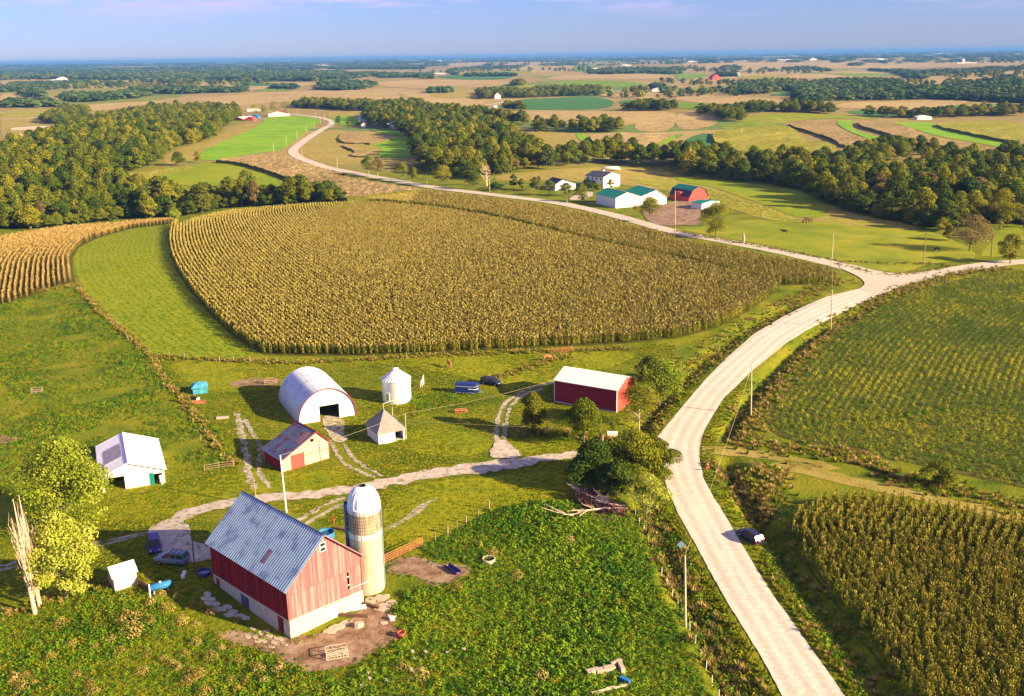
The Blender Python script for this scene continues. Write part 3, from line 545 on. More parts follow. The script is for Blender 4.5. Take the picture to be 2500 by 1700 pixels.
# ------------------------------------------------------------------ far fields
M_past = mat('far_pasture', [(.12, .17, .006), (.19, .22, .008), (.26, .25, .012)], .08, 8, .95, .15, 1.2, spec=.1, big=(.015, .7))
def far_fields():
    K = {'p': M_cornpink, 't': M_cornfar, 'o': M_cornolive, 'g': M_green, 'l': M_teal, 'b': M_bright, 's': M_stub, 'h': M_hay}
    def fs(kind, text, name='field', k=1, sm=2): tag(sheet(name, P(text), K[kind], k, None, sm), kind='structure')
    def cs(kind, text, label, h=2.4, sm=1): slab('corn_strip', PT(text, h), K[kind], h, .25, None, sm, side=M_cornside, kind='stuff', label=label, category='corn field')
    # upper left hill
    fs('b', "T1 1320,800 1345,735 1500,670 1640,610 1745,555 1770,510 2000,500 2130,520 2140,545 2050,600 1980,660 1880,738 1700,752 1500,790 1440,800", k=2)
    fs('s', "T1 1090,760 1300,690 1450,630 1560,570 1740,545 1640,610 1500,670 1340,735 1300,800 1100,850", k=1)
    fs('h', "T1 1020,900 1080,870 1250,840 1440,805 1560,820 1640,840 1790,885 1900,935 1980,960 1700,990 1300,980 1100,940", k=2)
    cs('o', "T1 690,905 900,880 1100,855 1290,828 1300,835 1060,880 1020,905 1060,935 1150,955 1130,985 950,1000 830,960", 'small tan corn patch with curved rows beside the left wood', 1.8)
    fs('s', "T1 0,470 150,455 380,455 560,440 420,540 300,560 260,690 0,720", k=1); fs('p', "T1 420,440 700,420 1140,400 1150,410 900,440 700,470 500,470", k=2)
    fs('o', "T1 0,480 120,475 330,480 300,505 0,515", k=2)
    # between the road bend and the middle wood
    fs('s', "T2 40,590 130,600 300,610 600,680 600,800 540,820 200,820 0,830 T1 2080,790 1990,740 2060,670 2200,590", k=1)
    fs('s', "T2 0,470 200,470 200,500 60,560 30,540 0,520", k=1)
    fs('b', "T2 260,690 400,650 560,640 640,700 560,790 360,780 330,760 380,720", k=2)
    cs('t', "T2 130,600 270,622 262,628 300,640 400,640 440,650 300,690 250,675 100,682 60,640", 'low curved tan crop strip below the white farmhouse', 1.4)
    cs('t', "T2 100,685 215,712 250,730 340,745 350,770 130,765 200,740 100,700", 'second low curved tan crop strip below the white farmhouse', 1.4)
    fs('b', "T2 20,500 200,500 220,560 60,575", k=2); fs('b', "T2 280,590 480,605 540,640 470,640 300,605", k=3)
    # around the farm with green roofs
    fs('s', "T2 1100,900 1300,880 1700,850 1900,838 2324,872 T3 0,900 300,935 650,965 850,1015 1000,1095 1300,1185 1500,1210 1700,1270 1000,1230 500,1130 200,1040 T2 2000,960 1500,930 1130,940", k=1)
    fs('o', "T3 0,915 0,935 180,980 380,1045 600,1110 800,1180 830,1200 620,1205 350,1120 250,1060 T2 2324,1000 2100,960 1960,915 2324,930", k=2)
    fs('h', "T3 0,905 300,940 650,970 850,1020 1020,1110 1010,1180 830,1195 620,1105 400,1035 200,970 0,925", k=3)
    K['h'] = M_past
    fs('h', "T3 0,1255 200,1240 400,1190 800,1205 1100,1180 1300,1190 1500,1215 1700,1275 1850,1330 2000,1400 2000,1470 1700,1480 1500,1560 1200,1500 900,1425 500,1345 150,1285", k=1, sm=1)
    fs('h', "T3 2150,1255 2324,1235 2324,1400 2200,1440 2000,1450 2100,1350", k=1)
    tag(sheet('barn_path', P("T2 1640,1070 1760,1050 1780,1010 1700,1010 1600,1060"), M_lane, 4, 2.5), kind='structure')
    # right hand contour strips
    cs('o', "T3 240,610 300,600 500,575 710,560 780,580 860,640 870,670 700,710 600,735 500,735 380,740 350,690 260,680", 'rounded olive corn block behind the dark belt of trees')
    fs('l', "T3 50,680 100,640 220,610 240,650 270,690 350,720 370,765 250,750 100,710", k=3)
    cs('t', "T3 740,558 800,540 900,530 1075,530 1070,560 1110,590 1200,630 1290,655 1300,680 1190,680 1110,700 1050,650 900,600", 'broad tan corn strip sweeping down behind the dark belt of trees')
    fs('b', "T3 1070,550 1090,530 1210,535 1160,560 1200,600 1330,640 1560,670 1560,705 1350,680 1200,625 1110,585", k=3)
    cs('t', "T3 1215,545 1250,530 1400,533 1500,560 1620,600 1700,635 1690,645 1600,655 1500,640 1350,595 1240,570", 'curved tan corn strip between two green bands, upper right')
    fs('b', "T3 1410,540 1730,545 1750,570 1850,600 2000,640 2200,680 2324,700 2324,745 2200,720 2000,680 1720,635 1500,560", k=2)
    cs('o', "T3 1740,548 1900,535 2324,530 2324,670 2200,660 2000,620 1850,590 1760,570", 'olive and gold crop on the top of the right hand hill')
    cs('t', "T3 1600,655 1720,642 1900,665 2150,715 2324,755 2324,810 2200,790 2100,760 1950,735 1800,710", 'long tan corn strip at the right edge below the green band')
    fs('b', "T3 1730,715 1900,735 2010,765 2000,780 1900,775 1740,745", k=3)
    cs('o', "T3 530,745 700,720 870,680 950,665 1060,690 1080,710 930,760 820,800 700,790 560,780", 'sloping olive crop just behind the dark belt of trees', 1.8)
    fs('o', "T3 1050,800 1120,770 1290,725 1310,740 1200,800 1100,840", k=2); fs('o', "T3 1380,850 1500,825 1650,810 1700,830 1630,900 1500,920", k=2)
    cs('t', "T3 1380,690 1500,690 1560,720 1480,735 1390,720", 'tiny tan corn patch among trees on the right', 1.8)
    fs('h', "T3 460,500 700,482 1000,490 1300,510 1400,528 1100,520 800,530 700,555 450,590 250,590 440,550", k=1)
    fs('p', "T3 0,480 160,480 290,530 260,570 0,610", k=1); fs('p', "T2 2060,540 2324,470 2324,610 2040,605", k=1); fs('g', "T3 0,620 60,620 40,645 0,655", k=2)
    fs('p', "T3 0,340 330,345 420,365 700,390 780,425 700,435 500,420 250,425 0,400", k=1); fs('h', "T3 0,318 200,310 330,330 300,350 0,345", k=2)
    fs('g', "T3 0,405 300,430 500,428 640,445 0,470", k=2); fs('l', "T3 250,425 500,420 660,440 440,450", k=3); fs('l', "T3 620,355 770,345 790,365 640,370", k=2)
    fs('p', "T3 1030,440 1200,410 1500,400 1750,390 1990,400 1850,435 1700,465 1400,460 1100,450", k=2); fs('l', "T3 1100,460 1500,470 1700,462 1840,435 2000,425 1900,470 1700,510 1200,500", k=1)
    fs('p', "T3 1920,440 2000,425 2324,415 2324,450 2100,462", k=2); fs('g', "T3 1990,420 2324,430 2200,440", k=3)
    fs('p', "T3 1530,250 1800,230 2324,200 2324,240 2150,250 2050,290 1700,310", k=2); fs('p', "T3 400,210 600,205 900,200 1100,210 1300,205 1450,235 1200,250 800,250 400,255 280,280", k=1)
    fs('g', "T3 780,205 1000,215 1400,220 1450,235 1100,245", k=2); fs('o', "T3 400,235 800,240 700,262 400,260", k=2); fs('p', "T3 0,130 900,140 1500,140 2324,120 2324,165 1700,180 1000,175 300,190 0,180", k=1)
    fs('g', "T3 0,220 180,210 240,235 100,260 0,270", k=2); fs('o', "T3 400,195 1200,180 1100,200 500,215", k=2)
    # middle distance
    fs('p', "T2 1000,490 1200,470 1500,465 2000,470 2324,470 2324,550 2050,550 1950,580 1500,545 1100,520", k=1)
    fs('s', "T2 1040,545 1300,575 1390,600 1640,615 1700,690 1600,740 1480,745 1350,690 1250,640 1150,590", k=1)
    cs('p', "T2 1730,620 2000,612 2324,615 2200,680 2080,720 1900,720 1800,700", 'pinkish tan corn block right of the narrow green gully', 2.2)
    fs('b', "T2 1640,615 1720,618 1800,705 1720,700", k=2); fs('b', "T2 2090,715 2200,670 2324,625 2324,660 2250,690 2160,710", k=2)
    fs('b', "T2 1270,660 1340,670 1360,695 1300,710 1260,690", k=3)
    fs('l', "T2 1080,450 1240,400 1400,385 1650,370 1850,375 1920,410 1880,455 1500,465", k=1); fs('l', "T2 1920,400 2100,392 2324,400 2324,440 2000,455", k=1)
    fs('l', "T2 880,480 1080,450 1130,465 1000,490", k=1)
    fs('p', "T2 0,335 250,320 600,315 900,390 1130,400 850,455 700,440 300,410 0,420", k=1); fs('t', "T2 460,345 480,345 520,370 580,380 530,384 480,370", k=2)
    fs('h', "T2 1200,320 1320,290 1430,300 1420,330 1200,345", k=3); fs('g', "T2 1340,270 1700,265 2100,280 2160,300 1900,320 1500,300", k=2)
    fs('p', "T2 1780,365 1900,350 2150,325 2324,330 2324,385 2050,390", k=2); fs('s', "T2 600,320 900,300 1000,330 1000,385 700,385 680,350", k=2)
    fs('o', "T2 850,215 1050,200 1330,180 1400,220 1200,235 900,240", k=1); fs('p', "T2 780,150 1200,135 1640,140 1650,205 1400,215 1290,180 850,190", k=1)
    fs('l', "T2 700,240 900,230 1250,240 1200,255 800,260", k=2); fs('g', "T2 1640,160 1800,155 1740,205 1650,215", k=2)
    fs('p', "T2 300,270 900,262 1200,262 1230,300 900,320 350,310", k=1); fs('p', "T2 0,205 350,200 340,225 50,260", k=1); fs('p', "T2 1650,220 2324,225 2324,260 1700,262 1400,255", k=1)
    fs('p', "T1 1150,405 1500,370 2000,335 2324,335 2324,410 1900,405 1640,430 1600,440 1350,400", k=1); fs('p', "T1 850,290 1400,285 2100,275 2100,300 1700,335 1350,320 900,310", k=1)
    fs('l', "T1 1500,290 1700,280 1870,285 1850,300 1600,305", k=2); fs('g', "T1 1680,322 1960,320 1930,340 1700,338", k=2); fs('p', "T1 0,355 130,350 400,370 560,385 500,405 200,400 0,420", k=1)
    fs('p', "T1 0,265 250,262 350,290 100,300 0,285", k=2); fs('p', "T1 1900,160 2200,170 2200,200 1940,205", k=1); fs('p', "T1 2200,215 2324,205 2324,260 2180,250", k=1)
far_fields()

# ------------------------------------------------------------------ trees
def leafmat(name, a, b, c, rand=.35):
    return mat(name, [a, b, c], .22, 3, .75, coord='Object', rand=rand, island=.35, trans=.22, spec=.1)
M_leafA = leafmat('leaf_green', (.045, .082, .004), (.11, .145, .006), (.20, .205, .010))
M_leafB = leafmat('leaf_olive', (.09, .11, .005), (.18, .185, .008), (.30, .27, .016))
M_leafC = leafmat('leaf_dark', (.025, .06, .008), (.06, .10, .008), (.12, .15, .012))
M_leafD = leafmat('leaf_rust', (.10, .07, .02), (.17, .12, .035), (.24, .17, .06))
M_leafY = leafmat('leaf_yellow_green', (.13, .185, .010), (.24, .28, .018), (.42, .43, .07))
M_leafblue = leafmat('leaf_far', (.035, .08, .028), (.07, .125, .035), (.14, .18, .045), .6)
M_bark = mat('bark', [(.10, .075, .05), (.20, .16, .11)], 2, 6, .95, .05, 8)
M_palebark = mat('pale_bark', [(.30, .24, .17), (.46, .38, .28)], 2, 6, .95, .03, 8)
def crown_mesh(name, m, w, h, n, ls, lobes, seed, conic=0, sparse=0.0, base=.18):
    """leaf cards spread through overlapping lobes; origin at the foot of the tree"""
    r = np.random.default_rng(seed); L = []
    for i in range(lobes):
        t = r.uniform(0, 1); a = r.uniform(0, 6.283); zc = h*(base+.12+(.86-base-.12)*t)
        env = w*.5*(math.sin(math.pi*(.12+.80*t))**.7 if not conic else (1.05-t)*.95); d = env*r.uniform(.25, .78)
        L.append((math.cos(a)*d, math.sin(a)*d, zc, max(w*.12, env*r.uniform(.34, .55)), r.uniform(.75, 1.0)))
    L.append((0, 0, h*(.55+.2*(not conic)), w*.30, 1.0)); L.append((0, 0, h*.88, w*.17 if not conic else w*.05, 1)); L = np.array(L)
    wgt = L[:, 3]**2; idx = r.choice(len(L), n, p=wgt/wgt.sum()); d = r.normal(size=(n, 3)); d /= np.linalg.norm(d, axis=1)[:, None]
    d[:, 2] = np.where(d[:, 2] < -.35, -d[:, 2], d[:, 2]); q = L[idx]; rad = q[:, 3]*(1-.55*r.random(n)**2.2)
    c = q[:, :3]+d*rad[:, None]*np.c_[np.ones(n), np.ones(n), q[:, 4]*.8]
    nr = d+r.normal(size=(n, 3))*.55; nr /= np.linalg.norm(nr, axis=1)[:, None]
    t = np.cross(nr, r.normal(size=(n, 3))); t /= np.linalg.norm(t, axis=1)[:, None]; b = np.cross(nr, t)
    s = ls*r.uniform(.6, 1.4, n)[:, None]; V = np.stack([c-t*s*.6, c-b*s*.45+nr*s*.1, c+t*s*.6, c+b*s*.45+nr*s*.1], 1).reshape(-1, 3)
    me = bpy.data.meshes.new(name); me.vertices.add(len(V)); me.vertices.foreach_set('co', V.ravel()); me.loops.add(n*4)
    me.loops.foreach_set('vertex_index', np.arange(n*4)); me.polygons.add(n); me.polygons.foreach_set('loop_start', np.arange(n)*4)
    me.update(calc_edges=True); me.materials.append(m); return me
def trunk_mesh(name, h, rad, w, seed, m, limbs=5, top=.75):
    r = random.Random(seed); b = MB(); pts = [(0, 0, -.4)]; 
    for i in range(1, 6): pts.append((r.uniform(-.25, .25)*i/5*rad*4, r.uniform(-.25, .25)*i/5*rad*4, h*top*i/5))
    b.tube(pts, [rad*1.3, rad, rad*.85, rad*.65, rad*.45, rad*.2], 7)
    for k in range(limbs):
        a = k*6.28/limbs+r.uniform(-.4, .4); t = r.uniform(.28, .6); z = h*top*t; l = w*.36*r.uniform(.7, 1.1)
        b.tube([(pts[2][0]*.5, pts[2][1]*.5, z), (math.cos(a)*l*.5, math.sin(a)*l*.5, z+l*.45), (math.cos(a)*l, math.sin(a)*l, z+l*.95)], [rad*.5, rad*.32, rad*.1], 5)
    return mesh(name, b.v, b.f, m)
KINDS = {'green': (M_leafA, 0), 'olive': (M_leafB, 0), 'dark': (M_leafC, 0), 'rust': (M_leafD, 0)}
CR = {}
for k_, (m_, c_) in KINDS.items():
    for i in range(3):
        CR.setdefault(k_, []).append(crown_mesh('crown', m_, 1.0, 1.35, 3600, .047, 15, 100+i*7+len(k_), 0, base=.02))
CR['pine'] = [crown_mesh('crown', M_leafA, .7, 1.5, 2200, .055, 22, 300+i, 1, base=.05) for i in range(2)]
TRK = [trunk_mesh('trunk', 1.35, .030, 1.0, i, M_bark) for i in range(3)]
def put_tree(name, label, kind, x, y, w, h, group=None, var=None, cat='tree', trunk=True, tm=None):
    """unit crown 1 m wide and 1.35 m high scaled to the tree"""
    z = z1(x, y)-.1; var = random.randrange(len(CR[kind])) if var is None else var
    e = empty(name, (x, y, z), random.uniform(0, 6.28), label=label, cat=cat, group=group)
    k = 1.35 if kind != 'pine' else 1.5; e.scale = (w, w, h/k)
    c = link('crown', CR[kind][var], e)
    if trunk: link('trunk', TRK[var % 3] if tm is None else tm, e)
    return e
# scattered masses of trees that nobody could count
proto('wood', [CR[k_][i] for k_ in ('green', 'olive', 'dark', 'green', 'olive', 'green') for i in (0, 1)][:11])
def blob(seed, m, n=420):
    return crown_mesh('far_crown', m, 1.0, .9, n, .17, 9, seed, 0, base=-.15)
proto('farwood', [blob(500+i, M_leafblue) for i in range(5)])
proto('farscrub', [blob(520+i, M_leafB, 160) for i in range(2)]+[blob(530, M_leafblue, 160)])
def wood_points(text, sp, jit=.42, holes=()):
    poly = P(text) if isinstance(text, str) else text; x, y = fill(poly, sp, sp, jit)
    for hpoly in holes:
        m = ~inside(x, y, hpoly); x, y = x[m], y[m]
    return x, y
W1 = P("T1 0,1262 300,1255 500,1228 850,1190 1250,1172 1560,1112 1850,1100 2290,1072 2300,1045 2100,1030 1900,1045 1850,1062 1500,1062 1200,1080 1000,1075 860,1010 740,960 670,900 900,872 1080,840 1080,780 1200,722 1400,680 1500,610 1530,550 1600,520 1600,485 1300,475 1000,480 760,540 500,600 420,640 330,680 200,720 100,760 -80,800 -200,900 -200,1270")
W2 = P("T2 240,540 300,575 500,600 490,640 640,700 560,780 600,830 640,880 760,900 950,930 1130,900 1300,875 1450,850 1400,770 1300,700 1240,640 1050,560 900,525 860,490 600,490 400,490 250,505")
W3 = P("T2 1450,865 1500,830 1800,790 2324,800 T3 0,790 300,820 500,850 700,850 900,850 1100,880 1200,905 1350,880 1420,930 1600,940 1700,850 1850,840 2324,830 2500,830 2500,1240 2150,1225 1950,1230 1800,1280 1650,1265 1500,1205 1300,1178 1000,1088 850,1008 650,955 300,928 0,888 T2 2324,862 1900,825 1700,832")
W4 = P("T3 1130,830 1150,790 1300,760 1290,720 1500,720 1560,740 1720,740 1730,760 1560,800 1400,845 1250,850")
def near_wood(poly, sp, group, lab, hmin, hmax, kinds, ncap, namek='forest_tree', cat='tree', near=None):
    x, y = wood_points(poly, sp); d = np.hypot(x, y); o = np.argsort(d); x, y = x[o], y[o]
    nn = min(ncap, len(x))
    front = sorted(range(min(15, nn)), key=lambda i: x[i]/y[i]); rank = {j: q for q, j in enumerate(front)}
    ords = ['leftmost', 'second', 'third', 'fourth', 'fifth', 'sixth', 'seventh', 'eighth', 'ninth', 'tenth', 'eleventh', 'twelfth', 'thirteenth', 'fourteenth', 'rightmost']
    for i in range(nn):
        k = random.choice(kinds); w = random.uniform(.75, 1.65)*sp; h = random.uniform(hmin*.75, hmax*1.12)
        lb_ = lab[k] if i not in rank else '%s front tree, %s, %s' % (ords[rank[i]], {'green': 'round green', 'olive': 'yellowish olive', 'dark': 'dark green', 'rust': 'rust brown', 'pine': 'pointed'}[k], group.replace('trees of ', 'of '))
        put_tree(namek, lb_, k, float(x[i]), float(y[i]), w, h, group=group)
    print('WOOD', group, len(x), nn)
    return x[nn:], y[nn:]
LB = lambda s: {'green': 'round green broadleaf tree '+s, 'olive': 'yellowish olive broadleaf tree '+s, 'dark': 'dark green dense tree '+s, 'rust': 'rust brown turning tree '+s, 'pine': 'pointed green conifer '+s}
KK = ['green']*6+['olive']*6+['dark']*2+['rust']
rx1, ry1 = near_wood(W1, 9.5, 'trees of the valley wood on the left', LB('in the valley wood left of the meadow'), 11, 16, KK+['pine'], 120)
rx2, ry2 = near_wood(W2, 10.5, 'trees of the wood in the middle', LB('in the wood between the road bend and the pond fields'), 10, 15, KK, 60)
rx3, ry3 = near_wood(W3, 9.5, 'trees of the dark creek belt', LB('in the dark creek belt behind the green roofed farm'), 10, 15, KK, 105)
for i_, (rx, ry, nm, lb) in enumerate(((rx1, ry1, 'wood', 'far part of the valley wood on the left, crowns merging'), (rx2, ry2, 'wood', 'far part of the wooded rise in the middle, crowns merging'),
                            (rx3, ry3, 'wood', 'far part of the dark creek belt on the right, crowns merging'))):
    s_ = RNG.uniform(11, 15, len(rx)); scatter(nm, 'wood', rx, ry, np.c_[s_, s_, s_*RNG.uniform(.75, .95, len(rx))], label=lb, category='wood')
x_, y_ = wood_points(W4, 10); s_ = RNG.uniform(9, 13, len(x_)); scatter('tree_belt', 'wood', x_, y_, np.c_[s_, s_, s_*.8], label='patch of trees in the gully between the right hand contour strips', category='wood')
def belts():
    bl = [("T3 340,352 450,360 600,352 720,335 800,345 800,430 890,430 1100,400 1460,395 1700,392 2000,405 2324,420 2500,420 2500,300 2324,290 2250,250 2130,255 2080,300 1900,300 1700,335 1550,330 1480,290 1350,270 1000,270 900,300 700,310 560,290 400,310", 15, 'large far wood across the valley on the right'),
          ("T3 435,482 700,478 1040,488 1035,470 900,460 700,462 560,455 440,468", 11, 'hedge of trees under the olive hilltop on the right'),
          ("T3 160,500 250,505 290,545 440,540 430,500 380,480 250,480 165,478", 12, 'clump of trees at the corner of the olive hilltop'),
          ("T3 1200,500 1450,515 1700,522 1900,510 2324,500 2324,480 2000,485 1900,495 1500,505", 11, 'thin line of trees behind the right hand hill'),
          ("T3 1300,200 1450,215 1550,255 1650,260 1700,235 1900,225 2324,195 2500,190 2500,170 2324,172 2050,195 1800,205 1600,215 1300,190", 26, 'long far belt of trees near the right horizon'),
          ("T3 700,190 800,196 910,190 1020,207 1010,195 900,180 780,180", 26, 'small far belt of trees right of the red far barn'),
          ("T3 1520,145 1690,138 1690,120 1600,120 1540,135", 40, 'dark square copse on the right horizon'),
          ("T3 270,240 410,240 400,222 300,222", 16, 'trees beside the red far barn'),
          ("T2 1005,392 1120,388 1300,385 1500,376 1700,368 1830,348 1830,330 1700,325 1500,330 1400,335 1300,350 1150,340 1010,350", 13, 'dark belt of trees along the far gravel road'),
          ("T2 1235,302 1305,302 1305,285 1240,285", 13, 'single dense copse in the middle distance'),
          ("T2 0,330 120,332 240,325 330,300 280,285 100,290 0,300", 17, 'far belt of trees left of centre'),
          ("T2 1745,222 1900,225 2324,222 2324,195 2100,190 1900,195 1760,205", 24, 'far belt of trees beyond the lush field'),
          ("T2 1390,605 1470,608 1540,598 1600,600 1560,585 1480,575 1400,580", 9, 'small bushy copse in the tan fields'),
          ("T2 1590,606 1680,612 2000,612 2000,590 1900,580 1680,580", 9, 'line of bushy trees above the pink corn block'),
          ("T2 0,462 130,468 260,470 400,455 640,450 640,430 300,435 0,440", 10, 'hedge of trees behind the white farm in the middle'),
          ("T2 1180,468 1330,472 1320,458 1190,458", 11, 'low scrub at the near edge of the lush field'),
          ("T2 1980,468 2110,470 2324,466 2324,448 2100,445", 11, 'line of small trees along the lush field'),
          ("T2 940,512 1000,518 1150,550 1270,556 1350,566 1340,550 1150,530 1020,495 940,495", 9, 'hedge running right from the middle wood'),
          ("T2 2160,305 2240,310 2250,330 2160,330", 14, 'trees round the far white farm'),
          ("T2 800,205 860,235 860,215 900,195 1290,182 1290,172 900,185", 26, 'thin far belt of trees above centre'),
          ("T2 680,352 830,350 830,338 690,338", 14, 'short row of far trees in the tan field'),
          ("T2 900,242 1250,238 1250,230 920,234", 22, 'dark far hedge above the copse'),
          ("T2 0,262 300,235 690,262 690,225 350,225 0,200", 24, 'scattered far wood left of centre'),
          ("T2 0,185 300,190 640,190 640,170 250,160 0,160", 40, 'far blue wood near the horizon left of centre'),
          ("T2 650,172 800,165 800,155 660,155", 45, 'dark far copse near the horizon'), ("T2 260,165 460,155 600,150 600,142 300,142", 60, 'long dark copse near the horizon'),
          ("T2 920,138 1200,134 1450,134 1450,128 1100,125 930,128", 70, 'thin dark wood on the horizon in the middle'), ("T2 1540,165 1660,165 1650,150 1550,150", 40, 'small far copse above the lush field'),
          ("T3 300,195 410,190 400,178 320,180", 32, 'copse left of the red far barn'), ("T3 0,220 30,220 30,190 0,185", 28, 'far copse at the middle right'),
          ("T3 960,132 1010,130 1010,120 960,120", 60, 'small copse on the right horizon'), ("T3 1170,170 1240,165 1230,155 1180,158", 38, 'round far copse on the right'),
          ("T1 1960,450 2130,455 2324,458 2324,432 2100,425 1970,430", 9, 'dark conifer hedge beyond the upper farm'),
          ("T1 20,445 200,448 410,440 410,425 250,418 60,418", 17, 'dark far wood at the left edge'),
          ("T1 130,365 290,385 280,350 150,350", 20, 'far tree group left'), ("T1 400,400 600,410 900,385 1000,365 900,350 700,370 450,365", 20, 'scattered far wood on the left'),
          ("T1 780,365 950,350 1250,355 1600,345 1650,330 1200,320 850,340", 22, 'row of far trees on the left'), ("T1 1800,322 1960,325 1980,310 1820,308", 22, 'small far trees upper left'),
          ("T1 2110,328 2324,332 2324,280 2150,290", 18, 'dark far wood left of centre'),
          ("T1 0,345 260,340 380,320 560,300 850,300 850,290 600,280 300,285 0,310", 26, 'far wooded slope on the left'), ("T1 820,255 930,252 930,235 840,238", 34, 'dark far copse on the left'),
          ("T1 960,280 1200,283 1380,275 1350,260 1000,258", 30, 'long far copse on the left'), ("T1 0,262 300,258 800,262 1380,262 2100,272 2200,255 2200,215 1600,205 900,205 300,225 0,232", 30, 'broad blue wooded country on the left'),
          ("T1 0,205 700,205 1400,195 2000,190 2324,185 2324,170 1500,175 700,185 0,190", 55, 'hazy woods below the left horizon'), ("T1 280,548 380,560 580,520 600,480 420,470 330,520", 9.5, 'grey edge of the valley wood')]
    for t, sp, lb in bl:
        x, y = wood_points(t, sp*.95); n = len(x)
        if not n: print('empty belt', lb); continue
        big = sp > 20; s = RNG.uniform(1.05, 1.5, n)*sp; h = np.clip(RNG.uniform(9, 14, n), 0, None)*(1 if sp < 30 else 1.25)
        scatter('tree_belt', 'wood' if sp < 14 else 'farwood', x, y, np.c_[s, s, h/(1.35 if sp < 14 else .9)*(1 if sp < 14 else .85)], label=lb, category='wood'); print('BELT', lb, n)
    # sparse trees dotted over the country to the horizon
    n = 9000; r = 1500*(14000/1500)**RNG.random(n); th = R(1)*RNG.uniform(-33, 33, n); x, y = r*np.sin(th), r*np.cos(th)
    nzv = np.sin(x/410+1.5*np.sin(y/700))+np.sin(y/330+1.2*np.sin(x/520))+.6*np.sin((x+y)/150)-.55*x/r
    m = nzv > 1.25; x, y, r = x[m], y[m], r[m]; s = RNG.uniform(9, 16, len(x))*(1+r/7000)
    scatter('scattered_trees', 'farscrub', x, y, np.c_[s, s, s*.7], label='single far trees and scrub dotted over the fields to the horizon', category='trees'); print('DOTS', len(x))
    n = 7000; r = 6500*(42000/6500)**RNG.random(n); th = R(1)*RNG.uniform(-33, 33, n); x, y = r*np.sin(th), r*np.cos(th)
    nzv = np.sin(x/2100+r/1500)+np.sin(r/900+x/3000)+RNG.normal(0, .3, n); m = nzv > .3; x, y, r = x[m], y[m], r[m]
    s = np.clip(r*.006, 30, 160); scatter('horizon_woods', 'farwood', x, y, np.c_[s*2.2, s, RNG.uniform(12, 18, len(x))*(1+r/40000)], np.zeros(len(x)), label='faint blue woods in bands up to the horizon', category='woods'); print('HOR', len(x))
belts()
for t_, sp_, lb_ in ((W1, 4.2, 'undergrowth filling the valley wood on the left'), (W2, 6.5, 'undergrowth filling the wood in the middle'), (W3, 4.5, 'undergrowth filling the dark creek belt')):
    x, y = fill(t_, sp_, sp_, .5); m = np.hypot(x, y) < 640; x, y = x[m], y[m]; s = RNG.uniform(5, 8, len(x)); scatter('undergrowth', 'wood', x, y, np.c_[s, s, s*.75], label=lb_, category='bushes')
# ------------------------------------------------------------------ air
def haze():
    m = bpy.data.materials.new('haze'); m.use_nodes = True; N, L = m.node_tree.nodes, m.node_tree.links; N.remove(N['Principled BSDF'])
    v = N.new('ShaderNodeVolumePrincipled'); v.inputs['Color'].default_value = (.13, .33, .74, 1); v.inputs['Density'].default_value = 6.5e-5; v.inputs['Anisotropy'].default_value = 0.0
    L.new(v.outputs[0], N['Material Output'].inputs['Volume'])
    b = MB(); b.box(-75000, 75000, -75000, 75000, -60, 95); tag(b.build('haze', m), kind='stuff', label='thin blue haze over the far country', category='haze')
haze()
# ------------------------------------------------------------------ buildings
def paint(name, c, var=.15, rough=.7, scale=1.5, bump=0, stretch=None, metal=0, worn=None, pos=None, **k):
    cols = [tuple(v*(1-var) for v in c), c, tuple(min(.95, v*(1+var)) for v in c)] if not worn else [worn, c, tuple(min(.95, v*(1+var)) for v in c)]
    return mat(name, cols, scale, 6, rough, bump, None, 'Object', metal, stretch=stretch, pos=pos, **k)
M_white = paint('white_paint', (.64, .63, .60), .06); M_whitemetal = paint('white_metal', (.70, .72, .76), .08, .45, .6)
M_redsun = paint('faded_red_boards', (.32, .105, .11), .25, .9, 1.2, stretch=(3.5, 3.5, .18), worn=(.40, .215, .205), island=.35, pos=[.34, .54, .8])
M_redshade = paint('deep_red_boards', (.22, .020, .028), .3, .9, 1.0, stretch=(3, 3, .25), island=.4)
M_redmetal = paint('red_steel', (.27, .022, .035), .12, .5, .4)
M_galv = paint('galvanised_roof', (.17, .29, .38), .2, .4, .35, metal=.3, worn=(.10, .13, .24), pos=[.3, .42, .6], stretch=(1, 1, 1))
M_galvrib = paint('lit_rib_colour', (.50, .62, .66), .1, .35, .5, metal=.3, worn=(.26, .32, .44), pos=[.36, .46, .6]); M_rust = paint('rusted_roof', (.20, .12, .13), .3, .7, 1.2)  # ribs paler than the roof sheets: light caught on the ridges, put into colour
M_bluroof = paint('old_steel_roof', (.07, .10, .19), .3, .55, .8, metal=.2, worn=(.12, .03, .05), pos=[.38, .5, .7])
M_conc = paint('concrete', (.46, .42, .34), .15, .95, 1.2, .01); M_concl = paint('lime_wash', (.50, .45, .34), .12, .95, .8, .01)
M_stone = paint('stone_slab', (.42, .33, .25), .2, .95, 1.5, .02, island=.3); M_dark = paint('dark_gap', (.02, .018, .02), .1)
M_shingle = paint('grey_shingle', (.24, .21, .20), .18, .95, 1.2, .01); M_gsteel = paint('green_steel', (.010, .17, .13), .15, .5, .5); M_navy = paint('dark_shingle', (.05, .055, .085), .2, .9)
M_barnred = paint('bright_red_paint', (.50, .07, .06), .1, .7); M_glass = mat('window_glass', [(.02, .03, .04)], rough=.08, spec=.8); M_trim = paint('white_trim', (.8, .78, .75), .04)
M_wood = paint('weathered_wood', (.30, .21, .14), .3, .95, 2, .01, stretch=(3, 3, .5)); M_pole = paint('pale_pole_wood', (.50, .42, .28), .15, .9, 2, stretch=(3, 3, .3)); M_woodd = paint('dark_old_wood', (.13, .075, .05), .3, .95, 2)
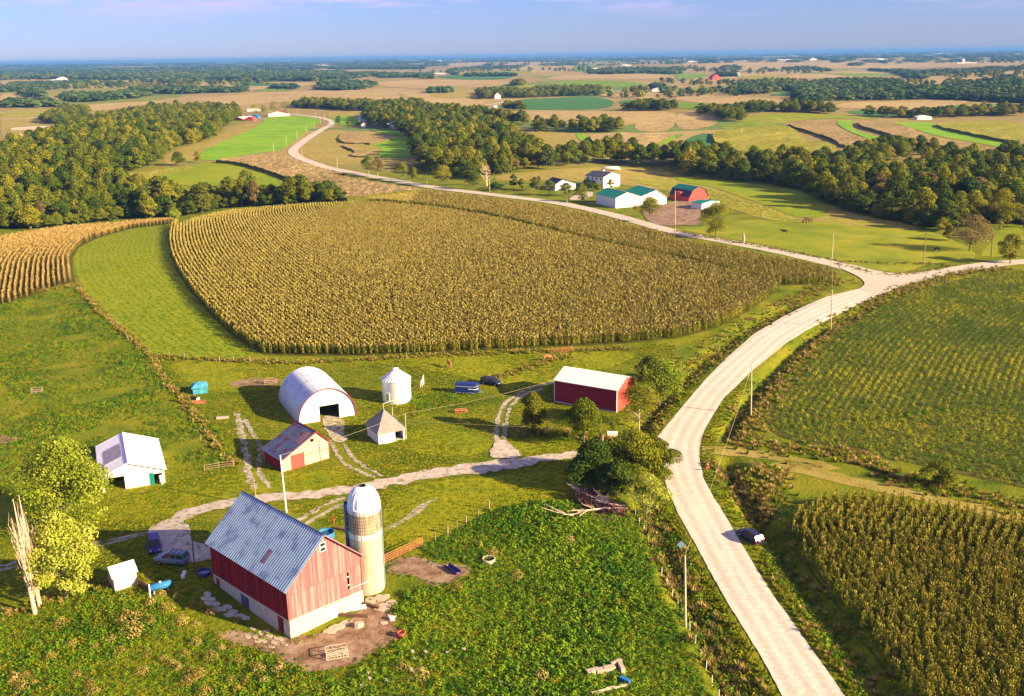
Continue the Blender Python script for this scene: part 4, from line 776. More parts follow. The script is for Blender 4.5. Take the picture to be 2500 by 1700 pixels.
M_tarp = paint('light_blue_tarp', (.06, .27, .40), .15, .5, 1.5); M_bluetank = paint('blue_plastic', (.03, .16, .36), .1, .4); M_gatered = paint('rusty_gate', (.42, .15, .08), .2, .7)
M_black = paint('black_rubber', (.02, .02, .02), .1, .6); M_chrome = mat('bright_metal', [(.6, .6, .62)], rough=.25, metal=.8)
M_silo = paint('silo_concrete', (.42, .35, .265), .14, .95, .5, .01, stretch=(1.5, 1.5, .3)); M_silodark = paint('stained_silo', (.40, .30, .21), .2, .95, 1.4, .01, stretch=(2.2, 2.2, .35), worn=(.20, .14, .10), pos=[.36, .5, .66])
def poly_solid(b, outline, holes, thick):
    """an upright wall in the x,z plane with real openings, front at y=0"""
    pts = [Vector(p) for p in outline]; loops = [list(range(len(pts)))]; edges = [(i, (i+1) % len(pts)) for i in range(len(pts))]
    for (x0, x1, a, c) in holes:
        k = len(pts); pts += [Vector(p) for p in ((x0, a), (x1, a), (x1, c), (x0, c))]; edges += [(k, k+1), (k+1, k+2), (k+2, k+3), (k+3, k)]
    r = delaunay_2d_cdt(pts, edges, [], 0, 1e-5); v = r[0]; n = len(v); ol = [tuple(p) for p in outline]; F = []
    for f in r[2]:
        c = sum((v[i] for i in f), Vector((0, 0)))/len(f)
        if not inside(np.array([c.x]), np.array([c.y]), ol)[0]: continue
        if any(x0 < c.x < x1 and a < c.y < e for (x0, x1, a, e) in holes): continue
        F.append(tuple(f))
    ed = {}
    for q in F:
        for a, c in zip(q, q[1:]+q[:1]):
            if (c, a) in ed: del ed[(c, a)]
            else: ed[(a, c)] = 1
    b.add([(p.x, 0, p.y) for p in v]+[(p.x, thick, p.y) for p in v], [tuple(reversed(f)) if False else f for f in F]+[tuple(n+i for i in reversed(f)) for f in F]+[(a, a+n, c+n, c) for a, c in ed])
def wall(name, parent, outline, m, holes=(), thick=.15, loc=(0, 0, 0), rz=0, label=None):
    b = MB(); poly_solid(b, outline, holes, thick); o = b.build(name, m, parent); o.location = loc; o.rotation_euler = (0, 0, rz); tag(o, label); return o
def boards(name, parent, top, bottom, x0, x1, w, m, loc=(0, 0, 0), rz=0, label=None, split=None, holes=()):
    """vertical boards, each with its own depth, joined into one skin"""
    b = MB(); x = x0; r = random.Random(int(x1*100))
    while x < x1-.02:
        xe = min(x+w*r.uniform(.85, 1.2), x1); g = .015; d = r.uniform(.02, .05)
        segs = [(bottom(x), bottom(xe), top(x), top(xe))]
        if split and split < min(top(x), top(xe))-.3: segs = [(bottom(x), bottom(xe), split-.02, split-.02), (split+.02, split+.02, top(x), top(xe))]
        out_ = []
        for (a0, a1, t0, t1) in segs:
            cut = [h for h in holes if h[0] < (x+xe)/2 < h[1] and h[2] > a0 and h[3] < t0]
            if cut: h = cut[0]; out_ += [(a0, a1, h[2], h[2]), (h[3], h[3], t0, t1)]
            else: out_.append((a0, a1, t0, t1))
        for i, (a0, a1, t0, t1) in enumerate(out_):
            dd = d+.02*i
            b.add([(x+g, -dd, a0), (xe-g, -dd, a1), (xe-g, -dd, t1), (x+g, -dd, t0), (x+g, 0, a0), (xe-g, 0, a1), (xe-g, 0, t1), (x+g, 0, t0)],
                  [(0, 1, 2, 3), (0, 3, 7, 4), (1, 5, 6, 2), (3, 2, 6, 7), (0, 4, 5, 1)])
        x = xe
    o = b.build(name, m, parent, kind='stuff', label=label); o.location = loc; o.rotation_euler = (0, 0, rz); return o
def roof_slope(parent, xa, za, xb, zb, y0, y1, m, thick=.10, rib=.6, rh=.045, name='roof', label=None, rib_m=None, patches=()):
    """one slope from the eave (xa,za) to the ridge (xb,zb), running from y0 to y1, with standing ribs"""
    b = MB(); v = [(xa, y0, za), (xb, y0, zb), (xb, y1, zb), (xa, y1, za)]; dx, dz = xb-xa, zb-za; l = math.hypot(dx, dz)
    nx, nz = -dz/l*(1 if dx > 0 else -1), abs(dx)/l
    v2 = [(p[0]-nx*thick, p[1], p[2]-nz*thick) for p in v]
    b.add(v+v2, [(0, 1, 2, 3), (7, 6, 5, 4), (0, 4, 5, 1), (1, 5, 6, 2), (2, 6, 7, 3), (3, 7, 4, 0)])
    o = b.build(name, m, parent, label=label)
    if rib:
        c = MB(); y = y0+rib*.3; w = rib*(.2 if not rib_m else .42)
        while y < y1-.05:
            q = [(xa+nx*.001, y, za+nz*.001), (xb+nx*.001, y, zb+nz*.001), (xb, y+w, zb), (xa, y+w, za)]
            t = [(p[0]+nx*rh, p[1], p[2]+nz*rh) for p in q]; c.add(q+t, [(4, 5, 6, 7), (0, 1, 5, 4), (1, 2, 6, 5), (2, 3, 7, 6), (3, 0, 4, 7)]); y += rib
        c.build('rib', rib_m or m, o, kind='stuff')
    for (u0, u1, ya, yb, pm) in patches:
        c = MB(); f = lambda u, h: (xa+dx*u+nx*h, za+dz*u+nz*h); (ax, az), (bx, bz), (ax2, az2), (bx2, bz2) = f(u0, .004), f(u1, .004), f(u0, rh+.012), f(u1, rh+.012)
        c.add([(ax, ya, az), (bx, ya, bz), (bx, yb, bz), (ax, yb, az), (ax2, ya, az2), (bx2, ya, bz2), (bx2, yb, bz2), (ax2, yb, az2)], [(4, 5, 6, 7), (0, 1, 5, 4), (1, 2, 6, 5), (2, 3, 7, 6), (3, 0, 4, 7)])
        c.build('roof_panel', pm, o)
    return o
def frame_px(t):
    (x0, y0), (x1, y1) = P(t)[:2]; return x0, y0, math.atan2(y1-y0, x1-x0), math.hypot(x1-x0, y1-y0)
def fit(name, e, pts):
    """diagnostic: where local points fall in the photo"""
    M_ = Matrix.Translation(e.location) @ Matrix.Rotation(e.rotation_euler.z, 4, 'Z')
    print('FIT', name, [tuple(round(v) for v in proj(*(M_ @ Vector(p)))) for p in pts])
def gable(name, label, cat, x0, y0, a, Wd, L, eL, eR, tp, pk, wm, rm, ov=.35, holes=(), rib=.7, wmL=None, rmR=None, patches=(), base=None, group=None, trim=None, backholes=(), leftholes=(), rightholes=(), rib_m=None, z=None):
    z = (min(z1(x0, y0), z1(x0+math.cos(a)*Wd, y0+math.sin(a)*Wd)) if z is None else z)
    e = empty(name, (x0, y0, z), a, label=label, cat=cat, group=group); px = Wd*tp; wmL = wmL or wm
    wall('wall', e, [(0, -.6), (Wd, -.6), (Wd, eR), (px, pk), (0, eL)], wm, holes)
    wall('wall', e, [(0, -.6), (Wd, -.6), (Wd, eR), (px, pk), (0, eL)], wm, backholes, loc=(0, L-.15, 0))
    wall('wall', e, [(0, -.6), (L-.3, -.6), (L-.3, eL), (0, eL)], wmL, leftholes, loc=(0, L-.15, 0), rz=-math.pi/2)
    wall('wall', e, [(0, -.6), (L-.3, -.6), (L-.3, eR), (0, eR)], wm, rightholes, loc=(Wd, .15, 0), rz=math.pi/2)
    sl, sr = (pk-eL)/px, (pk-eR)/(Wd-px)
    roof_slope(e, -ov, eL-ov*sl+.12, px, pk+.12, -ov, L+ov, rm, rib=rib, patches=patches, rib_m=rib_m)
    roof_slope(e, Wd+ov, eR-ov*sr+.12, px, pk+.12, -ov, L+ov, rmR or rm, rib=rib)
    if trim:
        b = MB(); b.tube([(px, -ov, pk+.16), (px, L+ov, pk+.16)], .09, 6); b.build('ridge_cap', trim, e)
        for s_, (xx, zz, sl_) in enumerate(((-ov, eL-ov*sl, 0), (Wd+ov, eR-ov*sr, 0))):
            b = MB(); c0 = Vector((xx, -ov-.03, zz+.06)); c1 = Vector((px, -ov-.03, pk+.06)); b.tube([c0, c1], .08, 4); b.build('fascia', trim, e)
    return e
def panel(parent, name, x0, x1, za, zb, m, y=-.05, t=.05, label=None, rz=0, loc=None):
    b = MB(); b.box(x0, x1, y, y+t-.003, za, zb); o = b.build(name, m, parent); tag(o, label)
    if loc is not None: o.location = loc; o.rotation_euler = (0, 0, rz)
    return o
def window(parent, x0, x1, za, zb, y=-.06, fm=None, mull=1, loc=None, rz=0):
    fm = fm or M_trim; b = MB(); w = .07
    for q in ((x0-w, x1+w, zb, zb+w), (x0-w, x1+w, za-w, za), (x0-w, x0, za, zb), (x1, x1+w, za, zb)): b.box(q[0], q[1], y, y+.058, q[2], q[3])
    if mull: b.box((x0+x1)/2-.03, (x0+x1)/2+.03, y+.004, y+.05, za+.001, zb-.001); b.box(x0+.001, x1-.001, y+.008, y+.045, (za+zb)/2-.03, (za+zb)/2+.03)
    o = b.build('window', fm, parent)
    if loc is not None: o.location = loc; o.rotation_euler = (0, 0, rz)
    c = MB(); c.box(x0, x1, y+.03, y+.055, za, zb); c.build('pane', M_glass, o); return o

# --- the large red barn
x0, y0, a, Wd = frame_px("Z6 828,1440 1465,1130"); L_ = 18.6
barn = empty('barn', (x0, y0, z1(x0, y0)), a, label='large weathered red gambrel-less barn with striped blue grey metal roof, beside the tall silo'.replace('gambrel-less ', 'gable '), cat='barn')
FH = 2.6; EV = 7.2; PK = 12.2; px_ = Wd*.51
wall('foundation', barn, [(0, -.8), (Wd, -.8), (Wd, FH-.5), (0, FH)], M_concl, [(1.9, 2.75, FH-.75, FH-.28), (5.55, 7.55, -.05, 2.1)], .4)
wall('foundation', barn, [(0, -.8), (L_-.8, -.8), (L_-.8, FH), (0, FH-.4)], M_conc, [(.3, 1.2, -.3, 1.9), (6.6, 8.6, .2, 1.9), (L_-3.2, L_-1.9, 0, 2.3)], .4, loc=(0, L_-.4, 0), rz=-math.pi/2)
wall('foundation', barn, [(0, -.8), (Wd, -.8), (Wd, FH), (0, FH)], M_conc, (), .4, loc=(0, L_-.4, 0))
wall('foundation', barn, [(0, -.8), (L_-.8, -.8), (L_-.8, FH), (0, FH-.5)], M_conc, (), .4, loc=(Wd, .4, 0), rz=math.pi/2)
topf = lambda x: min(EV+(PK-EV)*x/px_, EV+(PK-EV)*(Wd-x)/(Wd-px_)); botf = lambda x: FH-.5*x/Wd
HL = [(9.05, 9.42, 3.1, 5.6)]
wall('frame_wall', barn, [(.05, FH-.1), (Wd-.05, FH-.58), (Wd-.05, EV), (px_, PK), (.05, EV)], M_dark, [(5.25, 6.1, 10.0, 11.3)]+HL, .12, loc=(0, .08, 0))
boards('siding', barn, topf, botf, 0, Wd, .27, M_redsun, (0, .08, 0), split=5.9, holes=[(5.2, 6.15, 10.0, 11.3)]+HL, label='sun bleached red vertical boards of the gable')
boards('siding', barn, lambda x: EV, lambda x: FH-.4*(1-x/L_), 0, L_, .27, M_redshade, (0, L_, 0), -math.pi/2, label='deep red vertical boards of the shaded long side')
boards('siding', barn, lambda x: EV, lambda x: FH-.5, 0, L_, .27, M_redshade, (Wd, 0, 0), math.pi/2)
wall('frame_wall', barn, [(0, FH), (L_, FH), (L_, EV), (0, EV)], M_dark, (), .1, loc=(.003, L_, 0), rz=-math.pi/2)
wall('frame_wall', barn, [(0, FH-.5), (L_, FH-.5), (L_, EV), (0, EV)], M_dark, (), .1, loc=(Wd-.003, 0, 0), rz=math.pi/2)
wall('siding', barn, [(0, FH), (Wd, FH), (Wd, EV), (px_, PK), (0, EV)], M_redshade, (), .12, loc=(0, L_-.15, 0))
slp = (PK-EV)/px_
rustp = [(.20, .43, 6.2, 6.9, M_rust)]
roof_slope(barn, -.55, EV-.55*slp+.15, px_, PK+.15, -.35, L_+.45, M_galv, rib=.46, rh=.07, rib_m=M_galvrib, patches=rustp)
roof_slope(barn, Wd+.55, EV-.55*slp+.15, px_, PK+.15, -.35, L_+.45, M_galv, rib=.37, rh=.06)
b = MB(); b.tube([(px_, -.35, PK+.2), (px_, L_+.45, PK+.2)], .1, 6); b.build('ridge_cap', M_bluroof, barn)
for xx in (-.55, Wd+.55):
    b = MB(); b.tube([(xx, -.38, EV-.55*slp+.1), (px_, -.38, PK+.1)], .075, 4); b.build('fascia', M_galv if xx < 0 else M_redsun, barn)
for xx in (0, Wd):
    b = MB(); b.box(xx-.09, xx+.09, -.0, .16, FH-.4, EV); b.build('corner_board', M_redsun, barn)
w_ = window(barn, 5.3, 6.05, 10.1, 11.2, y=.0, mull=0); b = MB(); b.box(5.3, 6.05, .0, .06, 10.56, 10.74); b.build('sash', M_trim, w_)
panel(barn, 'door', 5.6, 7.5, -.05, 2.08, M_white, y=.05, t=.09, label='white wooden door in the foundation wall')
b = MB(); b.box(5.0, 7.8, -.06, .0, 2.12, 2.2); b.build('door_track', M_woodd, barn)
window(barn, 1.98, 2.67, FH-.7, FH-.33, y=.02)
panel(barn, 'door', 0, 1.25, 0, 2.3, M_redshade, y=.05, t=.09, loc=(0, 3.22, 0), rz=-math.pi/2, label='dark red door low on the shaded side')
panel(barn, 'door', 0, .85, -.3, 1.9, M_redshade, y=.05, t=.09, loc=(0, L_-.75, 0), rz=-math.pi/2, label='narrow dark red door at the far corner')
panel(barn, 'shutter', 0, 1.95, .2, 1.9, M_bluroof, y=.05, t=.09, loc=(0, L_-7.05, 0), rz=-math.pi/2)
b = MB(); b.tube([(8.9, -.25, 2.2), (9.1, -.3, 3.4), (12.4, -.6, 3.3)], .035, 5); b.build('pipe', M_chrome, barn)
for z_ in (3.7, 4.9): b = MB(); b.box(9.03, 9.44, -.0, .07, z_, z_+.09); b.build('slat', M_trim, barn)
fit('barn', barn, [(0, 0, 0), (Wd, 0, 0), (0, L_, 0), (px_, 0, PK), (px_, L_, PK), (0, 0, EV)])

# --- the silo
(cx, cy), = P("Z6 1509,985"); silo = empty('silo', (cx, cy, z1(cx, cy)), 0, label='tall tan concrete stave silo with ribbed white dome, against the big red barn', cat='silo'); RS = 2.18
b = MB(); b.lathe([(RS, -.6), (RS, 8.1)], 40); b.build('silo_wall', M_silo, silo, True)
b = MB(); b.lathe([(RS-.004, 8.1), (RS-.004, 12.4)], 40); b.build('silo_wall', M_silodark, silo, True, label='dark stained upper wall')
b = MB()
for k in range(7): z_ = 9.05+k*.48; b.lathe([(RS+.002, z_), (RS+.04, z_+.02), (RS+.002, z_+.05)], 40)
b.build('hoop', M_woodd, silo, kind='stuff')
b = MB()
for k in range(48): t = 6.283*k/48; b.box(-.012, .012, RS, RS+.014, 9.0, 11.75); b.v[-8:] = [(p[0]*math.cos(t)-p[1]*math.sin(t), p[0]*math.sin(t)+p[1]*math.cos(t), p[2]) for p in b.v[-8:]]
b.build('stave_joint', M_woodd, silo, kind='stuff')
b = MB(); b.box(-.17, .17, RS-.02, RS+.03, 0, .8); stm = mesh('stave', b.v, b.f, M_white)
for ring, z_, n in ((0, 8.12, 28), (1, 11.78, 28)):
    for k in range(n): o = link('stave', stm, silo, (0, 0, z_), 6.283*k/n)
prof = [(RS+.06, 12.35), (RS+.06, 12.5)]+[(RS*math.cos(t)**.9 if t < 1.5 else .35, 12.5+2.75*math.sin(t)) for t in np.linspace(0, 1.38, 9)]
b = MB(); b.lathe(prof, 40); dome = b.build('dome', M_whitemetal, silo, True)
b = MB()
for k in range(24): t = 6.283*k/24; b.tube([(math.cos(t)*(r_+.01), math.sin(t)*(r_+.01), z_) for r_, z_ in prof[1:]], .035, 4)
b.build('dome_rib', M_whitemetal, dome, kind='stuff')
b = MB(); b.lathe([(.42, 15.1), (.46, 15.32), (.36, 15.34), (.34, 15.05)], 16); b.build('vent', M_dark, dome)
b = MB(); b.lathe([(.5, 0), (.5, 12.5), (.45, 12.5), (.45, 12.0)], 16, (-2.35, .75, 0)); ch = b.build('chute', M_bluroof, silo, True, label='bluish steel chute up the left side')
b = MB()
for k in range(34): b.lathe([(.505, .3+k*.36), (.54, .32+k*.36), (.505, .36+k*.36)], 16, (-2.35, .75, 0))
b.build('chute_band', M_galv, ch, kind='stuff')
b = MB()
for s_ in (-.2, .2): b.tube([(RS+.12, s_, .3), (RS+.12, s_, 12.3)], .03, 4)
for k in range(40): b.tube([(RS+.12, -.2, .4+k*.3), (RS+.12, .2, .4+k*.3)], .018, 4)
b.build('ladder', M_galv, silo)
fit('silo', silo, [(0, 0, 15.2), (-RS, 0, 8), (RS, 0, 8), (RS, 0, 0)])

# --- quonset shed
x0, y0, a, Wd = frame_px("Z4 430,860 1115,740"); L_ = 16.2
q = empty('quonset_shed', (x0, y0, z1(x0, y0)), a, label='round roofed white metal machine shed with dark open doorway', cat='shed')
arc = [(Wd/2-Wd/2*math.cos(t)*(1-.0*abs(math.sin(t))), 6.6*math.sin(t)**.92+.25*max(0, math.sin(t)-.85)/.15*.5) for t in np.linspace(0, math.pi, 25)]
arc[0] = (0, 0); arc[-1] = (Wd, 0)
wall('wall', q, [(0, -.4)]+[(p[0]*.985+.09, p[1]*.985) for p in arc]+[(Wd, -.4)], M_white, [(4.4, 8.4, -.4, 3.1)], .15)
wall('wall', q, [(0, -.4)]+[(p[0]*.985+.09, p[1]*.985) for p in arc]+[(Wd, -.4)], M_white, [], .15, loc=(0, L_-.2, 0))
M_qroof = paint('quonset_steel', (.55, .58, .64), .1, .4, .5, metal=.35, worn=(.30, .33, .42), pos=[.30, .42, .6])
b = MB(); n = len(arc); v = [(p[0], y, p[1]) for y in (-.3, L_) for p in arc]; ni = [(Wd/2+(p[0]-Wd/2)*.975, y, p[1]*.975) for y in (-.3, L_) for p in arc]
f = []
for i in range(n-1): f += [(i, i+1, n+i+1, n+i), (2*n+i+1, 2*n+i, 3*n+i, 3*n+i+1), (i+1, i, 2*n+i, 2*n+i+1), (n+i, n+i+1, 3*n+i+1, 3*n+i)]
b.add(v+ni, f); ro = b.build('roof', M_qroof, q)
b = MB()
for k in range(26):
    y = .2+k*.62; b.tube([(Wd/2+(p[0]-Wd/2)*1.006, y, p[1]*1.006) for p in arc], .045, 4, False)
b.build('roof_rib', M_qroof, ro, kind='stuff')
b = MB(); b.tube([(p[0], -.34, p[1]) for p in arc], .09, 5, False); b.build('fascia', M_redmetal, ro)
panel(q, 'sliding_door', 2.2, 4.35, .05, 3.3, M_whitemetal, -.1, .09); panel(q, 'sliding_door', 8.45, 10.6, .05, 3.2, M_whitemetal, -.1, .09)
b = MB(); b.box(2.0, 10.8, -.12, -.02, 3.34, 3.44); b.build('door_track', M_trim, q)
fit('quonset', q, [(0, 0, 0), (Wd, 0, 0), (Wd/2, 0, 6.7), (Wd/2, L_, 6.7), (0, L_, 0)])

# --- grain bin
(cx, cy), = P("Z4 1595,560"); g = empty('grain_bin', (cx, cy, z1(cx, cy)), 0, label='galvanised round grain bin with ribbed cone roof and small door', cat='grain bin'); RB = 3.02
M_bin = paint('bin_steel', (.62, .64, .68), .08, .35, .8, metal=.3)
b = MB(); pr_ = [(RB, -.3)]
for k in range(24): pr_ += [(RB+.02, k*.2), (RB-.012, k*.2+.1)]
pr_.append((RB, 4.8)); b.lathe(pr_, 44); b.build('bin_wall', M_bin, g, True)
b = MB(); b.lathe([(RB+.14, 4.72), (.55, 6.7), (.5, 6.74)], 44); cr_ = b.build('cone_roof', M_bin, g)
b = MB()
for k in range(28): t = 6.283*k/28; b.tube([(math.cos(t)*(RB+.14), math.sin(t)*(RB+.14), 4.75), (math.cos(t)*.55, math.sin(t)*.55, 6.74)], [.06, .04], 4)
b.build('roof_rib', M_bin, cr_, kind='stuff')
b = MB(); b.lathe([(.62, 6.66), (.66, 6.95), (.3, 7.12), (.02, 7.15)], 18); b.build('cap', M_trim, cr_)
t = math.atan2(-1, -.62); dx, dy = math.cos(t), math.sin(t); bb = MB(); bb.box(-.5, .5, RB+.0, RB+.12, .5, 2.4); d_ = bb.build('door', M_trim, g); d_.rotation_euler = (0, 0, t-math.pi/2)
bb = MB(); bb.box(-.3, .28, RB+.12, RB+.15, .8, 2.2); bb.build('door_panel', M_tasselg, d_)
b = MB()
for s_ in (-.2, .2): b.tube([(RB+.15, s_, 0), (RB+.15, s_, 5)], .035, 4)
for k in range(16): b.tube([(RB+.15, -.2, .2+k*.3), (RB+.15, .2, .2+k*.3)], .02, 4)
ld = b.build('ladder', M_galv, g); ld.rotation_euler = (0, 0, -.25)
fit('bin', g, [(0, 0, 7.1), (-RB, 0, 4.8), (RB, 0, 4.8), (0, -RB, 0)])
(ax, ay), (bx, by) = P("Z4 1435,690 1600,640"); z_ = z1(ax, ay)
fr = empty('pipe_stand', (ax, ay, z_), math.atan2(by-ay, bx-ax), label='pale pipe frame standing before the grain bin', cat='pipe stand'); l_ = math.hypot(bx-ax, by-ay)
for i, xx in enumerate((0, l_)): b = MB(); b.tube([(xx, 0, -.1), (xx, 0, 1.5)], .07, 6); b.build('leg', M_pole, fr)
b = MB(); b.tube([(-.1, 0, 1.5), (l_+.3, 0, 1.5)], .06, 6); b.build('rail', M_pole, fr)

# --- small shed with pointed roof
x0, y0, a, Wd = frame_px("Z4 1380,1095 1690,1030"); D_ = 5.9
c = empty('crib_shed', (x0, y0, z1(x0, y0)), a, label='small white open fronted shed with pointed grey shingle roof', cat='shed')
wall('wall', c, [(0, -.4), (Wd, -.4), (Wd, 2.3), (0, 2.3)], M_white, [(3.35, 5.0, .0, 1.9)]); wall('wall', c, [(0, -.4), (Wd, -.4), (Wd, 2.3), (0, 2.3)], M_white, [], loc=(0, D_-.15, 0))
for sx_, rz in ((0, -math.pi/2), (Wd, math.pi/2)): wall('wall', c, [(0, -.4), (D_-.3, -.4), (D_-.3, 2.3), (0, 2.3)], M_white, [], loc=(sx_, D_-.15 if sx_ == 0 else .15, 0), rz=rz)
b = MB(); o_ = .35; ap = (2.55, 3.0, 5.75); base = [(-o_, -o_, 2.2), (Wd+o_, -o_, 2.2), (Wd+o_, D_+o_, 2.2), (-o_, D_+o_, 2.2)]
b.add(base+[ap]+[(p[0], p[1], 2.08) for p in base], [(0, 1, 4), (1, 2, 4), (2, 3, 4), (3, 0, 4), (5, 8, 7, 6), (0, 5, 6, 1), (1, 6, 7, 2), (2, 7, 8, 3), (3, 8, 5, 0)]); rf = b.build('roof', M_shingle, c)
b = MB()
for p in base: b.tube([p, ap], .05, 4)
b.build('hip_cap', M_bluroof, rf)
panel(c, 'door', 1.0, 3.3, .02, 2.0, M_trim, -.07, .06); b = MB(); b.box(3.35, 5.0, .2, 2.4, -.1, .15); b.build('floor_slab', M_conc, c)
fit('crib', c, [ap, base[0], base[1], base[3]])

# --- small red barn with steel roof
x0, y0, a, Wd = frame_px("Z4 240,1420 800,1250"); x0 -= .0
M_redwash = paint('washed_red_boards', (.58, .30, .25), .2, .9, .7, worn=(.60, .40, .37), pos=[.3, .5, .68]); 
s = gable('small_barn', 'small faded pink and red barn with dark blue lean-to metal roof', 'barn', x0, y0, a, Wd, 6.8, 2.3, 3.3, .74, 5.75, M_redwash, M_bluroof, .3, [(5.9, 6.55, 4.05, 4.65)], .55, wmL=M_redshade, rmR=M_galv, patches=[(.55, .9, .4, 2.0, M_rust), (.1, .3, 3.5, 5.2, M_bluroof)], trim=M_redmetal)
panel(s, 'door', 1.9, 4.3, .0, 2.6, M_barnred, -.07, .06, 'bright red plank door')
for xx in (1.85, 4.35, 7.6): b = MB(); b.box(xx, xx+.07, -.075, -.003, 0, 2.7 if xx < 7 else 4.0); b.build('batten', M_woodd, s)
b = MB(); b.box(4.4, 9.5, -.06, -.003, 1.9, 1.97); b.build('batten', M_woodd, s)
b = MB(); b.box(Wd-.12, Wd+.03, -.05, .2, 0, 3.3); b.build('corner_board', M_woodd, s)
fit('smallbarn', s, [(0, 0, 2.3), (Wd*.74, 0, 5.75), (Wd*.74, 6.8, 5.75), (Wd, 0, 3.3)])

# --- white machine shed at the left
x0, y0, a, Wd = frame_px("S 252,1204 404,1178"); M_rooflil = paint('pale_steel_roof', (.66, .64, .70), .08, .5, .4)
s = gable('machine_shed', 'white gable roofed machine shed with rust streaked roof, behind the yellow-green trees', 'shed', x0, y0, a, Wd, 15.0, 2.9, 2.6, .44, 4.7, M_white, M_rooflil, .4, [(.35, 3.6, -.2, 2.45), (8.3, 9.7, -.2, 1.9)], .9, patches=[(.25, .85, 4.0, 10.5, paint('rust_streaks', (.36, .30, .33), .25, .7, 1.1, stretch=(3, .5, 1)))], trim=M_whitemetal)
panel(s, 'door', 7.6, 8.3, .0, 2.2, M_gsteel, -.09, .06, 'teal door leaf folded open')
for k in range(3): b = MB(); b.box(0, .0, 0, 0, 0, 0)
b = MB(); b.lathe([(.35, 0), (.35, 1.6)], 12, (9.4, -.3, 0), True); b.build('downpipe_barrel', M_white, s, True)
fit('leftshed', s, [(0, 0, 2.9), (Wd*.44, 0, 4.7), (Wd*.44, 15, 4.7), (Wd, 15, 2.6)])

# --- little white shed
x0, y0, a, Wd = frame_px("B1 770,885 905,832"); Wd = 3.0
s = gable('garden_shed', 'tiny white shed with one small window beside the cars', 'shed', x0, y0, a, Wd, 2.6, 2.1, 2.1, .5, 2.9, M_white, M_white, .25, [], 0, wmL=M_redwash) if False else None
s = empty('garden_shed', (x0, y0, z1(x0, y0)), a, label='tiny white shed with one small dark window, left of the parked cars', cat='shed')
D_ = 2.7; eF, rz_ = 2.2, 3.2
wall('wall', s, [(0, -.3), (Wd, -.3), (Wd, eF), (0, eF)], M_white, [(1.25, 1.75, 1.15, 1.6)], .1); wall('wall', s, [(0, -.3), (Wd, -.3), (Wd, eF), (0, eF)], M_white, [], .1, loc=(0, D_-.1, 0))
for xx, rz in ((0, -math.pi/2), (Wd, math.pi/2)): wall('wall', s, [(0, -.3), (D_-.2, -.3), (D_-.2, eF), ((D_-.2)/2, rz_), (0, eF)], M_redwash, [], .1, loc=(xx, D_-.1 if xx == 0 else .1, 0), rz=rz)
for (ya, yb) in ((-.25, D_/2), (D_+.25, D_/2)):
    b = MB(); za = eF+.12-.25*.7; b.add([(-.25, ya, za), (Wd+.25, ya, za), (Wd+.25, yb, rz_+.1), (-.25, yb, rz_+.1), (-.25, ya, za-.07), (Wd+.25, ya, za-.07), (Wd+.25, yb, rz_+.03), (-.25, yb, rz_+.03)], [(0, 1, 2, 3), (7, 6, 5, 4), (0, 4, 5, 1), (1, 5, 6, 2), (2, 6, 7, 3), (3, 7, 4, 0)]); b.build('roof', M_white, s)
window(s, 1.3, 1.7, 1.2, 1.55, -.04)
fit('whiteshed', s, [(0, 0, 0), (0, -.25, 2.2), (Wd, 0, 0), (Wd, -.25, 2.2), (0, 1.35, 3.3), (Wd, 1.35, 3.3)])

# --- red machine shed
x0, y0, a, Wd = frame_px("M2 1515,1150 1927,1225"); D_ = 9.2
s = empty('steel_shed', (x0, y0, z1(x0, y0)), a, label='red steel machine shed with bright white roof among trees', cat='shed'); E_ = 4.7
wall('wall', s, [(0, -.4), (Wd, -.4), (Wd, E_), (0, E_)], M_redmetal); wall('wall', s, [(0, -.4), (Wd, -.4), (Wd, E_), (0, E_)], M_redmetal, loc=(0, D_-.15, 0))
for xx, rz in ((0, -math.pi/2), (Wd, math.pi/2)): wall('wall', s, [(0, -.4), (D_-.3, -.4), (D_-.3, E_), ((D_-.3)/2, E_+1.6), (0, E_)], M_barnred if xx else M_redmetal, loc=(xx, D_-.15 if xx == 0 else .15, 0), rz=rz)
for (ya, yb, nm) in ((-.2, D_/2, 0), (D_+.2, D_/2, 1)):
    b = MB(); za, zb = E_+.05, E_+1.72; b.add([(-.25, ya, za), (Wd+.25, ya, za), (Wd+.25, yb, zb), (-.25, yb, zb), (-.25, ya, za-.1), (Wd+.25, ya, za-.1), (Wd+.25, yb, zb-.1), (-.25, yb, zb-.1)], [(0, 1, 2, 3), (7, 6, 5, 4), (0, 4, 5, 1), (1, 5, 6, 2), (2, 6, 7, 3), (3, 7, 4, 0)]); rf = b.build('roof', M_white, s)
    c = MB(); xx = 0
    while xx < Wd: c.tube([(xx, ya, za+.01), (xx, yb, zb+.01)], .03, 4); xx += .8
    c.build('rib', M_white, rf, kind='stuff')
for xx in (-.02, Wd+.02): b = MB(); b.box(xx-.06, xx+.06, -.06, .1, 0, E_); b.build('corner_trim', M_trim, s)
b = MB(); b.box(0, Wd, -.04, -.003, 0, .12); b.build('base_trim', M_trim, s)
b = MB(); xx = .35
while xx < Wd-.2: b.box(xx, xx+.05, -.03, -.003, .14, E_-.05); xx += .55
b.build('wall_rib', M_redmetal, s, kind='stuff')
fit('redshed', s, [(0, 0, E_), (Wd, 0, E_), (0, D_/2, E_+1.6), (Wd, D_/2, E_+1.6)])

